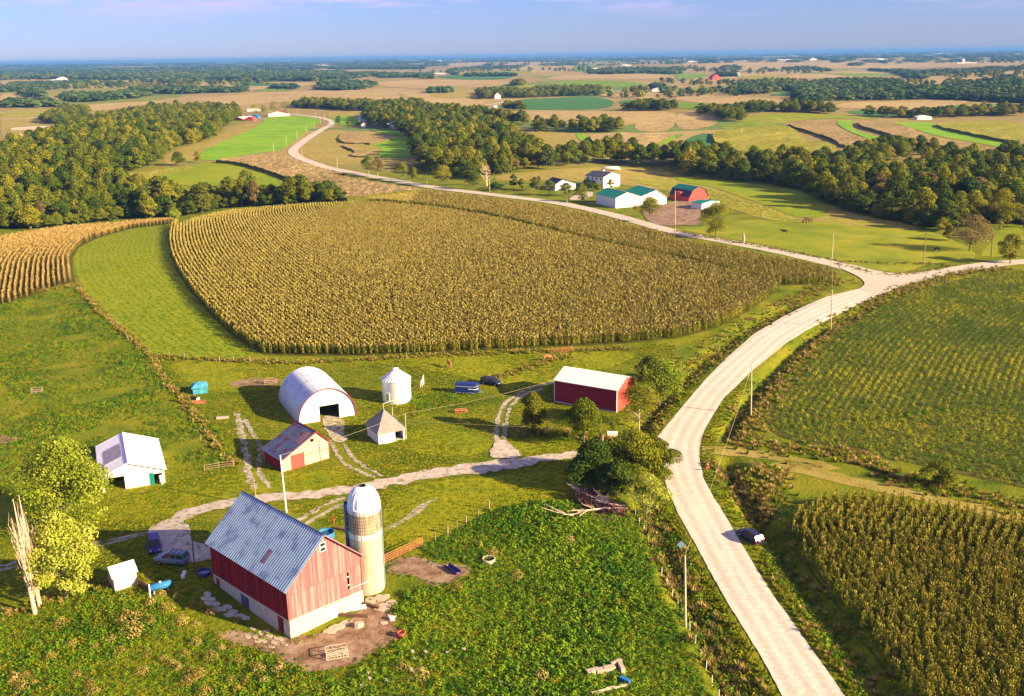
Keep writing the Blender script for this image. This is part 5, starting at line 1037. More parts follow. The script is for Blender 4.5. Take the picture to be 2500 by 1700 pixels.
# --- farm with green roofs
def far_gable(name, label, text, L, e, tp, pk, wm, rm, wl=None, eR=None, **k):
    x0, y0, a, Wd = frame_px(text); k.setdefault('rib', 0)
    s = gable(name, label, 'house' if 'house' in name else ('garage' if 'garage' in name else 'shed'), x0, y0, a, Wd, L, e, eR or e, tp, pk, wm, rm, **k); fit(name, s, [(0, 0, e), (Wd*tp, 0, pk), (Wd*tp, L, pk)]); return s, Wd
s, Wd = far_gable('pole_shed', 'white shed with green roof, nearest the gravel road at the neighbouring farm', "T2 1922,1118 2078,1105", 18.5, 4.85, .47, 7.1, M_white, M_gsteel, ov=.3, rib=1.2, trim=M_trim)
s, Wd = far_gable('pole_shed', 'white green roofed shed standing behind the nearest shed, right side', "T2 2075,1102 2262,1090", 20, 4.0, .62, 7.0, M_white, M_gsteel, ov=.3, rib=1.2, eR=3.3, trim=M_trim)
panel(s, 'door', 8.6, 11.2, 0, 2.8, M_whitemetal, -.1, .09)
s, Wd = far_gable('farmhouse', 'two storey white farmhouse with dark roof at the green roofed farm', "T2 1840,985 1950,968", 12.5, 6.3, .5, 8.3, M_white, M_navy, ov=.4)
for z_ in (1.2, 4.2):
    for k in range(2): window(s, 2.5+k*6.5, 3.6+k*6.5, z_, z_+1.4, mull=0)
    for k in range(4): window(s, 1.5+k*2.9, 2.5+k*2.9, z_, z_+1.4, mull=0, loc=(0, 12.5, 0), rz=-math.pi/2)
b = MB(); b.box(7.2, 8.0, 5.5, 6.3, 7.6, 9.2); b.build('chimney', M_trim, s)
b = MB(); b.box(-3.5, -.003, 6, 12, -.5, 2.6); b.build('porch', M_white, s); b = MB(); b.prism([(-3.9, 2.6), (-.05, 3.9), (-.05, 3.75), (-3.9, 2.45)], 5.7, 12.3); b.build('porch_roof', M_navy, s)
s, Wd = far_gable('garage', 'low white garage with dark roof among round trees at the green roofed farm', "T2 1518,1000 1655,990", 12, 3.3, .36, 5.7, M_white, M_navy, ov=.5)
# gambrel barn
x0, y0, a, Wd = frame_px("T3 85,1075 212,1062"); Wd = 12.5; L_ = 15
s = empty('gambrel_barn', (x0, y0, z1(x0, y0)), a, label='red gambrel barn with green and black roof at the neighbouring farm', cat='barn')
gp = [(0, 0), (.2, 2.1), (2.1, 5.2), (Wd/2, 6.9), (Wd-2.1, 5.2), (Wd-.2, 2.1), (Wd, 0)]
for yy in (0, L_-.2): wall('wall', s, [(0, -.5)]+gp[1:-1]+[(Wd, -.5)], M_barnred, loc=(0, yy, 0))
for xx in (.05, Wd-.2): b = MB(); b.box(xx, xx+.15, .2, L_-.25, -.5, 2.1); b.build('wall', M_barnred, s)
for i in range(1, 5):
    (xa, za), (xb, zb) = gp[i], gp[i+1]
    if i > 2: xa, za, xb, zb = xb, zb, xa, za
    roof_slope(s, xa-(.15 if i == 1 else -.15 if i == 4 else 0), za-.15 if i in (1, 4) else za+.1, xb, zb+.12, -.4, L_+.4, M_gsteel if i in (2, 3) else M_navy, rib=0)
b = MB(); b.box(-.9, 1.6, 5.5, 9.0, 2.0, 4.3); b.build('dormer', M_barnred, s)
s, Wd = far_gable('calf_shed', 'small white shed with green roof in front of the red gambrel barn', "T3 172,1130 290,1112", 6.5, 3.0, .5, 3.7, M_white, M_gsteel, ov=.2)
# silage bag
(ax, ay), (bx, by) = P("T2 1830,862 1955,872"); b = MB(); a_ = math.atan2(by-ay, bx-ax); l_ = math.hypot(bx-ax, by-ay)
b.tube([(0, 0, .6), (1.2, 0, 1.0), (l_/2, 0, 1.05), (l_-1.2, 0, 1.0), (l_, 0, .6)], [.3, 1.15, 1.3, 1.15, .3], 12); o = b.build('silage_bag', M_white, None, True, label='long white silage bag lying on the grass behind the farmhouse', cat='silage bag'); o.location = (ax, ay, z1(ax, ay)); o.rotation_euler = (0, 0, a_)
# far farmsteads
def hut(name, label, text, w, d, e, pk, wm, rm, a=0, cat='building', group=None):
    for i, (x, y) in enumerate(P(text)):
        s = empty(name, (x, y, z1(x, y)), a+random.uniform(-.1, .1), label=label, cat=cat, group=group)
        wall('wall', s, [(0, -2), (w, -2), (w, e), (w/2, pk), (0, e)], wm); wall('wall', s, [(0, -2), (w, -2), (w, e), (w/2, pk), (0, e)], wm, loc=(0, d-.15, 0))
        for xx in (0, w): b = MB(); b.box(xx-.08, xx+.08, .2, d-.2, -2, e); b.build('wall', wm, s)
        for sgn in (0, 1): roof_slope(s, -.3 if not sgn else w+.3, e, w/2, pk+.15, -.3, d+.3, rm, rib=0)
W_, R_, N_, G_ = M_white, M_barnred, M_navy, M_whitemetal
hut('farm_building', 'long low red building with white roof at the upper farm', 'T1 1560,532', 14, 26, 2.6, 4.2, R_, W_, -.5, 'barn'); hut('farm_building', 'pink red shed beside the blue shed at the upper farm', 'T1 1640,534', 10, 10, 3, 5, R_, R_, -.2, 'shed')
hut('farm_building', 'blue shed at the upper farm', 'T1 1672,522', 10, 8, 3.5, 5.5, M_bluetank, M_bluetank, -.2, 'shed'); hut('farmhouse', 'white house with dark red roof at the upper farm', 'T1 1790,508', 26, 12, 4, 7, W_, M_redmetal, .15, 'house')
hut('farm_building', 'low white roofed shed at the back of the upper farm', 'T1 1650,472', 18, 12, 3, 4.5, W_, W_, .1, 'shed')
hut('farm_building', 'long red and white livestock building at the far left', 'T1 75,598', 52, 9, 2.2, 3.2, M_redwash, W_, .02, 'livestock building')
hut('farmhouse', 'white gabled farmhouse at the edge of the middle wood', 'T2 400,590', 20, 12, 6, 9.5, W_, N_, -.1, 'house'); hut('farm_building', 'long white shed left of the white gabled farmhouse', 'T2 205,540', 24, 10, 6, 6.6, W_, W_, .0, 'shed')
hut('farm_building', 'tiny white hut left of the white gabled farmhouse', 'T2 225,580', 5, 5, 3, 5, W_, W_, 0, 'hut'); hut('farm_building', 'white roofed building showing through the middle wood', 'T2 345,462', 16, 12, 5, 8, W_, W_, -.4, 'shed')
hut('farm_building', 'grey roofed building among the trees at the top of the middle wood', 'T2 465,462', 18, 12, 4, 6, G_, G_, 0, 'shed')
hut('farm_building', 'pale low house beside the creek belt trees', 'T2 1385,795', 16, 10, 3.5, 5, W_, M_gsteel, .1, 'house'); hut('grain_bin', 'small round topped white bin beside the pale low house', 'T2 1450,778', 8, 8, 4, 7, W_, W_, .1, 'bin')
hut('farm_building', 'red barn of the far farm right of the gravel road', 'T3 245,262', 22, 22, 8, 15, R_, R_, .2, 'barn'); hut('farm_building', 'white shed right of the red far barn', 'T3 400,238', 12, 12, 9, 12, W_, W_, 0, 'shed')
hut('farm_building', 'white far shed beside the long belt of trees', 'T2 2165,342', 22, 14, 5, 8, W_, G_, 0, 'shed'); hut('farm_building', 'small open white shed on the right hand hill', 'T3 1612,527', 16, 8, 3, 4.5, W_, W_, 0, 'shed')
hut('farm_building', 'grey hut before the dark belt of trees on the far road', 'T2 1115,388', 10, 10, 6, 10, G_, G_, 0, 'hut')
for t, w, d, e, pk, lb in (("T2 680,222", 30, 20, 10, 15, 'leftmost of three white far sheds above centre'), ("T2 715,222", 50, 20, 10, 14, 'middle one of three white far sheds above centre'), ("T2 752,222", 36, 20, 8, 12, 'rightmost of three white far sheds above centre'),
        ("T1 310,270", 90, 30, 14, 20, 'long white far farm building in the left hills'), ("T1 378,266", 60, 30, 24, 40, 'tall white far farm building in the left hills'), ("T1 555,198", 130, 40, 25, 38, 'small white far building high in the left hills'),
        ("T1 2035,172", 420, 60, 22, 32, 'long pale red far building near the horizon'), ("T2 720,140", 160, 60, 40, 60, 'white far farm on the horizon left of centre'),
        ("T2 1455,134", 200, 60, 20, 28, 'left part of the white far halls on the horizon'), ("T2 1580,134", 330, 60, 22, 30, 'middle part of the white far halls on the horizon'), ("T2 1680,134", 200, 60, 20, 28, 'right part of the white far halls on the horizon'),
        ("T2 1965,170", 90, 30, 20, 30, 'white far house beside the lush field wood'), ("T2 1770,195", 50, 30, 20, 34, 'blue grey far shed at the lush field wood'),
        ("T3 50,140", 40, 30, 50, 90, 'white far tower like silo at the right horizon'), ("T3 85,143", 90, 30, 25, 36, 'white far barn right of the tower like silo'), ("T3 175,134", 190, 40, 18, 26, 'first long white far hall right of centre'),
        ("T3 280,134", 240, 40, 18, 26, 'second long white far hall right of centre'), ("T3 415,133", 110, 40, 25, 40, 'white far farm with high roof right of centre'), ("T3 620,133", 240, 40, 18, 26, 'third long white far hall at the right'), ("T3 725,133", 90, 40, 25, 36, 'grey white far house at the right'),
        ("T3 895,130", 90, 40, 25, 50, 'tall white far farm at the right'), ("T3 1340,128", 100, 40, 22, 34, 'white far farm near the copse on the right horizon'), ("T3 1878,152", 180, 30, 12, 18, 'low white far hall on the tan ridge at the right'), ("T3 1912,148", 24, 24, 60, 70, 'thin white far silo on the tan ridge at the right'),
        ("T3 1725,92", 420, 80, 40, 60, 'pale far farm in the blue distance at the right')):
    hut('far_building', lb, t, w*.55, d*.6, e*.33, pk*.33, W_, W_, 0, 'building')
# ------------------------------------------------------------------ near vegetation
TRACKS = [(smooth(LANE), 2.6)]+[(smooth(P(t)), 1.3) for t in ("Z5 525,965 510,860 565,650 690,570 900,470 1040,430", "Z4 890,1080 1000,1270 1150,1390 1380,1470", "M1 1610,1250 1680,1450 1650,1560 B1 1650,60 1750,200",
          "B1 2310,270 2150,360 1950,480", "B1 975,490 780,540 600,575 300,655 0,728")]
NOVEG = [P("B1 955,492 1050,430 1170,395 1255,432 1250,500 1300,560 1440,596 1445,672 1330,690 1190,720 1100,660 1050,600 1020,540"), P("B1 1390,1180 1600,1130 1940,1215 2324,1090 B2 230,930 420,900 470,960 430,1080 500,1160 430,1230 300,1290 130,1400 -50,1430 B1 2050,1420 1900,1360 1800,1290"),
         P("B2 385,720 520,650 640,660 760,700 880,690 1000,740 900,800 860,830 700,850 560,780 420,770")]
BLD = [o for o in COL.objects if o.type == 'EMPTY' and o.get('category') in ('barn', 'shed', 'silo', 'grain bin') and o.location.y < 220]
def footprints():
    r = []
    for o in BLD:
        v = []
        for c in o.children:
            if c.type == 'MESH' and (c.name.startswith('wall') or c.name.startswith('foundation') or c.name.startswith('silo_wall') or c.name.startswith('bin_wall')):
                mw = Matrix.Translation(o.location) @ Matrix.Rotation(o.rotation_euler.z, 4, 'Z') @ Matrix.Translation(c.location) @ Matrix.Rotation(c.rotation_euler.z, 4, 'Z')
                v += [mw @ Vector(p) for p in c.bound_box]
        inv = Matrix.Rotation(-o.rotation_euler.z, 3, 'Z'); l = [inv @ (p-o.location) for p in v]
        r.append((o.location.x, o.location.y, o.rotation_euler.z, min(p.x for p in l)-.3, max(p.x for p in l)+.3, min(p.y for p in l)-.3, max(p.y for p in l)+.3))
    return r
FP = footprints()
def clear(x, y, road=4.2, tracks=True):
    m = dist_line(x, y, MAIN_C)[0] > road
    if tracks:
        for L, w in TRACKS: m &= dist_line(x, y, L)[0] > w*RNG.uniform(.55, 1.15, len(x))
    for q in NOVEG: m &= ~inside(x, y, q)
    for (ox, oy, a, x0, x1, y0, y1) in FP:
        dx, dy = x-ox, y-oy; lx = dx*math.cos(a)+dy*math.sin(a); ly = -dx*math.sin(a)+dy*math.cos(a); m &= ~((lx > x0) & (lx < x1) & (ly > y0) & (ly < y1))
    return m
def cover(name, key, text, sp, smin, smax, label, cat='weeds', patch=0, tracks=True, flat=1.0, road=4.2):
    poly = P(text) if isinstance(text, str) else text; x, y = fill(poly, sp, sp, .55); m = clear(x, y, road, tracks)
    if patch: m &= (np.sin(x/4.1+1.7*np.sin(y/6.3))+np.sin(y/3.7+1.3*np.sin(x/5.9))+.8*np.sin((x-y)/2.3)) > patch
    x, y = x[m], y[m]; s = RNG.uniform(smin, smax, len(x))*(1+.25*np.sin(x/5+np.sin(y/7))); print('STUFF', name, len(x))
    return scatter(name, key, x, y, np.c_[s, s, s*flat], label=label, category=cat)
proto('mixweed', [leafy(M_weed, 34, .5, .55, .22, 140+i) for i in range(3)]+[leafy(M_weedy, 30, .5, .5, .2, 160+i) for i in range(2)])
proto('lushweed', [leafy(M_weed, 34, .5, .6, .24, 340+i) for i in range(5)]+[leafy(M_weedy, 30, .5, .5, .2, 350)])
M_turf = mat('turf_blade', [(.13, .19, .003), (.21, .24, .005), (.31, .29, .008)], .5, 3, .8, world=((.05, .8),), rand=.6, island=.3, trans=.3)
proto('turf', [stalks(M_turf, 30, .55, .22, 180+i, .03) for i in range(4)])
PAST_R = P("B2 1650,290 2050,380 2150,620 2230,900 B3 20,1120 200,1480 330,1800 B2 330,1900 -200,1900 0,1560 300,1330 480,1200 520,1090 440,1020 520,880 660,860 830,870 1000,760 900,690 640,650 640,570 940,430 1130,330 1400,290")
PAST_L = P("B1 1880,1300 1750,1250 1640,1180 1380,1180 1200,1080 1000,900 760,880 560,860 300,960 0,1090 -300,1150 -300,1800 2400,1800 2324,1500 2050,1430")
PAST_W = P("M1 530,400 720,600 1000,820 1050,960 1150,1060 1280,1200 1400,1360 1530,1560 1370,1580 1110,1570 1050,1400 800,1350 620,1440 690,1580 B1 690,30 300,0 -100,300 -400,400 M1 -400,500 0,500 300,430")
cover('pasture_weeds', 'lushweed', PAST_R, .6, .7, 1.3, 'lush green weeds covering the pasture below the fallen tree', flat=.95)
cover('pasture_weeds', 'mixweed', PAST_L, .62, .7, 1.2, 'green weeds covering the pasture in front of the little white shed', flat=.9)
cover('pasture_weeds', 'mixweed', PAST_W, 1.0, .7, 1.5, 'yellow green weeds of the big pasture left of the hedge', flat=.7, patch=-1.2)
YARD = P("M1 1060,850 1700,895 2324,890 M2 560,850 1400,840 1900,800 2250,760 M3 0,780 -20,1080 M2 2200,1400 1700,1500 B2 1700,60 1620,280 1100,320 640,560 380,700 B1 2324,500 1500,200 1440,600 1440,1180 1000,880 640,860 560,900 0,1000 0,500 300,300 640,330 700,230 1110,170 1100,60 M1 1560,1570 1400,1360 1150,1060 1060,960")
cover('lawn_grass', 'turf', YARD, .85, .8, 1.4, 'short yellow green grass round the farm buildings', 'grass', flat=.5)
cover('yard_weeds', 'mixweed', P("M2 560,1110 900,1090 1080,1120 1060,1170 700,1210 560,1260 560,1180"), .7, .6, 1.3, 'patch of rough weeds between the grain bin and the vehicles', flat=.8)
cover('yard_weeds', 'mixweed', P("M1 1110,890 1080,940 1180,1060 1330,1240 1450,1400 1560,1560 1480,1400 1400,1250 1260,1100 1150,980"), .8, .6, 1.2, 'rough weeds along the hedge line', flat=.8)
def strip(name, key, line, wd, dens, smin, smax, label, cat='weeds', flat=1, road=4.0):
    L = resample(smooth(P(line)), 1.0); n = int(len(L)*wd*dens); k = RNG.integers(0, len(L), n); d = np.gradient(L, axis=0)[k]; d /= np.hypot(*d.T)[:, None]
    o = RNG.normal(0, wd*.33, n); x = L[k, 0]-d[:, 1]*o+RNG.uniform(-.5, .5, n); y = L[k, 1]+d[:, 0]*o+RNG.uniform(-.5, .5, n); m = clear(x, y, road); x, y = x[m], y[m]
    s = RNG.uniform(smin, smax, len(x)); print('STRIP', name, len(x)); return scatter(name, key, x, y, np.c_[s, s, s*flat], label=label, category=cat)
proto('roadside', [stalks(M_dry, 44, .6, .62, 200+i, .018) for i in range(3)]+[leafy(M_weed, 26, .5, .45, .18, 221)]+[stalks(M_weedy, 26, .55, .6, 210+i, .04) for i in range(2)]+[leafy(M_weedy, 26, .5, .5, .2, 220)])
proto('bushy', [leafy(M_weedy, 40, .6, .9, .2, 230), leafy(M_weed, 40, .6, .9, .2, 231), stalks(M_dry, 30, .7, 1.0, 232)])
strip('dry_grass', 'roadside', "M3 2200,262 1850,305 1620,375 1450,440 1300,500 1120,590 960,720 840,850 720,1000 600,1130 520,1250 440,1400", 5.5, 1.5, .8, 1.5, 'dry brown grass between the road ditch and the bean field')
strip('dry_grass', 'roadside', "M3 1080,330 950,400 800,470 640,560 480,650 300,770 150,890 20,1010 Z5 2250,260 2150,380 2000,560 1950,700 1850,850", 6.0, 1.4, .7, 1.3, 'dry brown grass between the corn and the road')
strip('dry_grass', 'roadside', "M3 500,1180 420,1330 380,1420 500,1450 800,1480 1100,1500 1500,1620 B3 1300,70 1700,180 2000,260 2324,320 2800,420", 5.5, 1.5, .8, 1.6, 'dry grass and weeds below the bean field')
strip('dry_grass', 'roadside', "B3 200,30 330,60 430,130 480,230 560,330 620,420 600,300 700,100 500,60", 4.0, 3.0, .9, 1.6, 'thicket of tan weeds in the road fork by the stopped car')
cover('mown_rows', 'roadside', P("B3 640,60 900,130 1000,220 960,260 780,330 680,350 620,220"), .8, .5, .9, 'flattened tan weeds in the field corner', flat=.6, patch=-.2, tracks=False)
strip('roadside_hedge', 'bushy', "B2 2120,330 2200,450 2260,600 2310,760 B3 -20,560 20,700 70,850 120,960 190,1090 260,1230 330,1350 400,1480 470,1600", 3.2, 4.5, .9, 1.6, 'yellow green brush along the pasture fence by the road')
cover('ditch_weeds', 'mixweed', P('B3 560,640 700,560 760,700 900,900 1080,1120 1300,1420 1420,1600 1250,1600 1050,1330 880,1080 700,840'), .55, .6, 1.3, 'green weeds in the shaded ditch beside the lower right corn field', flat=.9, tracks=False)
strip('ditch_weeds', 'bushy', 'B3 600,400 690,480 720,600 800,760 930,960 1080,1160 1240,1380 1400,1600', 7.0, 1.6, .6, 1.2, 'rough weeds on the shaded slope below the lower right corn', flat=.7)
strip('ditch_grass', 'greentuft', "B3 560,700 660,850 780,1010 900,1200 1020,1380 1150,1580", 5.0, 1.6, .6, 1.0, 'grass in the ditch right of the road', cat='grass')
strip('ditch_grass', 'greentuft', "B3 0,400 100,600 200,790 320,990 440,1200 560,1400 680,1600", 3.0, 2.2, .6, 1.0, 'grass on the left verge of the road', cat='grass')
strip('hedge_weeds', 'roadside', "M1 530,400 620,500 720,600 860,715 1000,820 1050,950 1150,1060 1230,1150 1330,1270 1400,1380 1480,1480 1560,1575", 1.6, 3.2, .8, 1.4, 'tan weeds growing along the old fence line left of the yard')
strip('fence_weeds', 'roadside', "M1 1060,850 1200,862 1470,872 1700,888 2000,895 M2 0,885 300,868 530,852 975,835 1350,818 1620,815 2000,800", 2.6, 3.0, .7, 1.2, 'weeds along the fence below the corn field')
strip('fence_weeds', 'roadside', "M2 1080,1000 1250,960 1430,900 1600,850", 2.4, 3.0, .7, 1.2, 'tan grass strip running down from the fence corner')
strip('fence_weeds', 'roadside', "M1 0,440 200,420 400,390 530,370", 5.0, 2.0, .7, 1.2, 'tan weeds below the left corn field')
strip('fence_weeds', 'roadside', "B1 0,1060 160,1010 300,960 450,900 620,860 760,870 900,850", 2.6, 2.4, .7, 1.3, 'tan weeds along the edge of the lawn')
strip('fence_weeds', 'roadside', "M3 1080,235 1300,290 1480,315 1700,280 1900,232 T3 1100,1480 1000,1455 600,1380 200,1310 0,1268", 3.0, 1.2, .7, 1.2, 'weeds along the pasture side of the gravel road', road=0)
strip('edge_weeds', 'bushy', "Z5 700,900 900,900 1100,900 1200,930 1320,930 1450,960 1600,950", 3.0, 3.0, .7, 1.3, 'brush under the trees by the lane')
proto('dock', [leafy(M_dry, 170, .8, 1.15, .15, 240+i, .3) for i in range(3)])
DOCKS = "B1 410,1110 340,1330 480,1240 600,1500 750,1210 800,1300 640,1270 850,1090 890,1170 920,1060 1000,1090 1080,1000 1120,1010 1220,1090 1310,1110 1300,980 980,1310 1090,1340 1150,1370 1190,1400 1310,1230 1410,1330 1480,1270 1240,1310 1560,1260 1270,1420 1300,1470 1340,1440 1250,1500 950,1430 1590,1360 1540,1490 1640,1490 1590,1550 1730,1420 1760,1490 1840,1420 1870,1400 1370,1570 170,1470 100,1480 230,1500 150,1540 510,1450 620,1560 1470,1190 1420,1030 1590,1080 1180,920 1080,910 1010,970"
for i, (x, y) in enumerate(P(DOCKS)):
    me = PROTO['dock'][0].objects[i % 3].data; o = link('dried_weed', me, None, (x, y, z1(x, y)-.05), random.uniform(0, 6)); s = random.uniform(.7, 1.25) if i not in (8, 7) else 1.9
    o.scale = (s, s, s); tag(o, 'big bushy tan dried weed, tallest of the clump below the little white shed' if i in (8,) else 'tan dried weed clump standing up from the green pasture in front of the red barn', 'dried weed', 'dried weed clumps in the near pasture')
for i, (x, y) in enumerate(P("B2 1010,590 1100,640 1240,560 1620,560 1500,1040 1780,1040 1240,1260 1430,1460 860,1440 620,1460 740,1520 500,1400 690,1330 860,870 880,900 1260,790")):
    me = (PROTO['dock'][0].objects[i % 3].data if i % 2 else PROTO['bushy'][0].objects[0].data); o = link('dried_weed', me, None, (x, y, z1(x, y)), random.uniform(0, 6)); s = random.uniform(.8, 1.4); o.scale = (s, s, s)
    tag(o, 'yellowish weed clump in the lush pasture right of the barnyard', 'dried weed', 'weed clumps in the right pasture')
for k_, q_ in enumerate(NOVEG):      # weeds creeping over the edges of the bare ground
    L = resample(np.r_[np.array(q_), [q_[0]]], .5); n_ = len(L)*2; i_ = RNG.integers(0, len(L), n_); x, y = L[i_, 0]+RNG.normal(0, .7, n_), L[i_, 1]+RNG.normal(0, .7, n_); s_ = RNG.uniform(.25, .8, n_)
    scatter('edge_weeds', 'mixweed', x, y, np.c_[s_, s_, s_*.7], label=['low weeds round the gravel parking area', 'low weeds round the dirt yard of the red barn', 'low weeds round the dirt patch right of the silo'][k_], category='weeds')
L = np.array(smooth(LANE)); L = resample(L, .5); n_ = len(L)*3; i_ = RNG.integers(0, len(L), n_); d_ = np.gradient(L, axis=0)[i_]; d_ /= np.hypot(*d_.T)[:, None]; o_ = RNG.choice([-1, 1], n_)*RNG.normal(2.1, .45, n_)
x, y = L[i_, 0]-d_[:, 1]*o_, L[i_, 1]+d_[:, 0]*o_; s_ = RNG.uniform(.3, .8, n_); scatter('edge_grass', 'turf', x, y, np.c_[s_, s_, s_], label='ragged grass along both edges of the farm lane', category='grass')
L = resample(MAIN_C, .4); n_ = len(L)*9; i_ = RNG.integers(0, len(L), n_); d_ = np.gradient(L, axis=0)[i_]; d_ /= np.hypot(*d_.T)[:, None]; o_ = RNG.choice([-1, 1], n_)*RNG.uniform(3.9, 6.4, n_)**1
x, y = L[i_, 0]-d_[:, 1]*o_, L[i_, 1]+d_[:, 0]*o_; m = np.hypot(x, y) < 215; x, y = x[m], y[m]; s_ = RNG.uniform(.35, 1.0, len(x)); scatter('verge_grass', 'turf', x, y, np.c_[s_, s_, s_*1.2], label='ragged green grass verges along the curving gravel road', category='grass')
# near trees
def near_tree(label, cat, base, top, wpx, leaf, ls, n, lobes, seed, name='broadleaf_tree', trunk=M_bark, basef=.16, group=None, tr=.035, conic=0, squash=1.0):
    (bx, by), = spx(base); (tx, ty), = spx(top); x, y = hit(bx, by); z = z1(x, y); h = height(bx, by, ty)
    sc_ = F_PX/np.linalg.norm([x, y, z-CAM_H]); w = 1.15*wpx*(ORG[base.split()[0]][2])/sc_
    e = empty(name, (x, y, z-.1), random.uniform(0, 6.28), label=label, cat=cat, group=group)
    link('crown', crown_mesh('crown', leaf, w, h, int(n*2.3), ls*.64, lobes, seed, conic, base=basef), e); link('trunk', trunk_mesh('trunk', h, max(.12, h*tr*.5), w, seed, trunk), e)
    return e
NT = near_tree
NT('huge yellow green tree in front of the white machine shed', 'tree', "B1 470,480", "M1 440,1385", 520, M_leafY, .42, 9000, 26, 1, basef=.0)
NT('full yellow green tree just right of the bare poplars', 'tree', "B1 440,930", "B1 440,330", 370, M_leafY, .40, 7000, 22, 2, basef=.0)
NT('slim yellow green tree with trunk in the grass right of the track fork', 'tree', "Z5 830,890", "Z5 865,495", 235, M_leafB, .34, 4200, 16, 3, basef=.04)
NT('round green tree in front of the red steel shed', 'tree', "Z5 1295,985", "Z5 1300,560", 330, M_leafA, .34, 4600, 18, 4, basef=.12)
NT('thin crowned tree with visible forked trunk at the corner of the red steel shed', 'tree', "Z5 1800,835", "Z5 1765,370", 400, M_leafB, .26, 4200, 20, 5, basef=.22, trunk=M_palebark)
NT('tall yellow topped tree behind the red steel shed', 'tree', "Z5 1985,600", "Z5 1960,135", 440, M_leafY, .36, 5200, 20, 6, basef=.12)
NT('dark tree leaning over the tall yellow topped tree behind the red steel shed', 'tree', "Z5 1880,560", "Z5 1850,170", 260, M_leafC, .36, 3000, 14, 7, basef=.2)
NT('tiny pointed sapling beside the white box by the lane', 'sapling', "Z5 1555,890", "Z5 1550,730", 70, M_leafA, .22, 500, 8, 8, conic=1, name='sapling', basef=.02)
NT('dark round tree at the left of the lane entrance clump', 'tree', "Z5 1390,1400", "Z5 1390,955", 430, M_leafC, .40, 6000, 22, 9, basef=.0)
NT('tallest tree of the clump beside the road bend', 'tree', "Z5 1740,1340", "Z5 1740,820", 560, M_leafA, .40, 8500, 26, 10, basef=.05)
NT('yellowish tree of the clump, nearest the road bend', 'tree', "Z5 1940,1330", "Z5 1950,930", 380, M_leafB, .38, 5200, 20, 11, basef=.0)
NT('thin yellow leaved tree at the front of the clump, above the fallen branches', 'tree', "B2 2130,350", "B2 2080,30", 250, M_leafY, .26, 2400, 16, 12, basef=.1, trunk=M_palebark)
NT('dark low tree between the lane and the fallen branches', 'tree', "Z5 1600,1480", "Z5 1560,1150", 330, M_leafC, .40, 5200, 20, 13, basef=.0)
NT('bright yellow bush at the corner behind the tall yellow topped tree', 'bush', "M3 10,1010", "M3 10,835", 120, M_leafY, .3, 1500, 10, 14, name='bush', basef=.0)
NT('large yellow green bush standing alone beside the bean field bottom edge', 'bush', "B3 1750,170", "B3 1780,20", 190, M_leafB, .3, 1800, 12, 15, name='bush', basef=.0)
NT('green shrub at the near corner of the tall silo', 'bush', "Z6 1480,985", "Z6 1480,780", 110, M_leafA, .16, 900, 9, 16, name='bush', basef=.0)
GF = [("1240,992", "1225,885", 62, 'dark slim tree, leftmost of the young trees left of the dark roofed garage', M_leafA), ("1295,995", "1293,915", 50, 'small young tree, second of the row left of the dark roofed garage', M_leafA), ("1382,1003", "1378,905", 72, 'young tree with thin crown, third of the row left of the dark roofed garage', M_leafA),
      ("1478,1032", "1478,925", 84, 'round tree in front of the left end of the dark roofed garage', M_leafA), ("1592,1035", "1592,950", 94, 'dark round tree in front of the right end of the dark roofed garage', M_leafC), ("1697,1078", "1697,955", 96, 'round tree left of the nearest green roofed shed', M_leafA),
      ("1735,1005", "1735,918", 80, 'tree between the garage and the two storey farmhouse', M_leafC), ("1795,1003", "1795,945", 62, 'small tree before the two storey farmhouse wall', M_leafA), ("1888,992", "1888,920", 40, 'narrow little tree in front of the white house gable', M_leafB),
      ("2150,1210", "2150,1043", 165, 'olive tree beside the road in front of the right green roofed shed', M_leafB), ("1410,995", "1405,893", 34, 'thin bare topped tree beside the young trees', M_leafD)]
for i, (b_, t_, w_, lb, lm) in enumerate(GF): NT(lb, 'tree', "T2 "+b_, "T2 "+t_, w_, lm, .42, 1500 if w_ < 120 else 2600, 13, 30+i, name='farm_tree', basef=.08 if w_ < 150 else .12)
NT('big round olive tree between the pasture and the gravel road', 'tree', "T3 265,1315", "T3 265,1080", 215, M_leafB, .45, 4200, 18, 50, basef=.0)
for i, (b_, t_, w_, lb, lm) in enumerate([("275,892", "270,772", 110, 'dark tree beside the bare trunked tree above the road bend', M_leafC), ("335,908", "330,780", 100, 'bare trunked rusty tree above the road bend', M_leafD), ("497,932", "500,815", 105, 'light green tree with thin trunk by the upper road', M_leafA),
      ("577,945", "572,840", 70, 'narrow conical tree by the upper road', M_leafB), ("772,965", "770,830", 135, 'olive tree at the corner of the middle wood by the road', M_leafB), ("985,990", "985,875", 115, 'dark bush like tree beside the bleached dead tree', M_leafC), ("1120,1000", "1130,955", 90, 'low dark scrub by the road right of the bleached dead tree', M_leafC)]):
    NT(lb, 'tree', "T2 "+b_, "T2 "+t_, w_, lm, .5, 1500, 13, 60+i, name='roadside_tree', basef=.15, trunk=M_palebark if 'bare' in lb else M_bark)
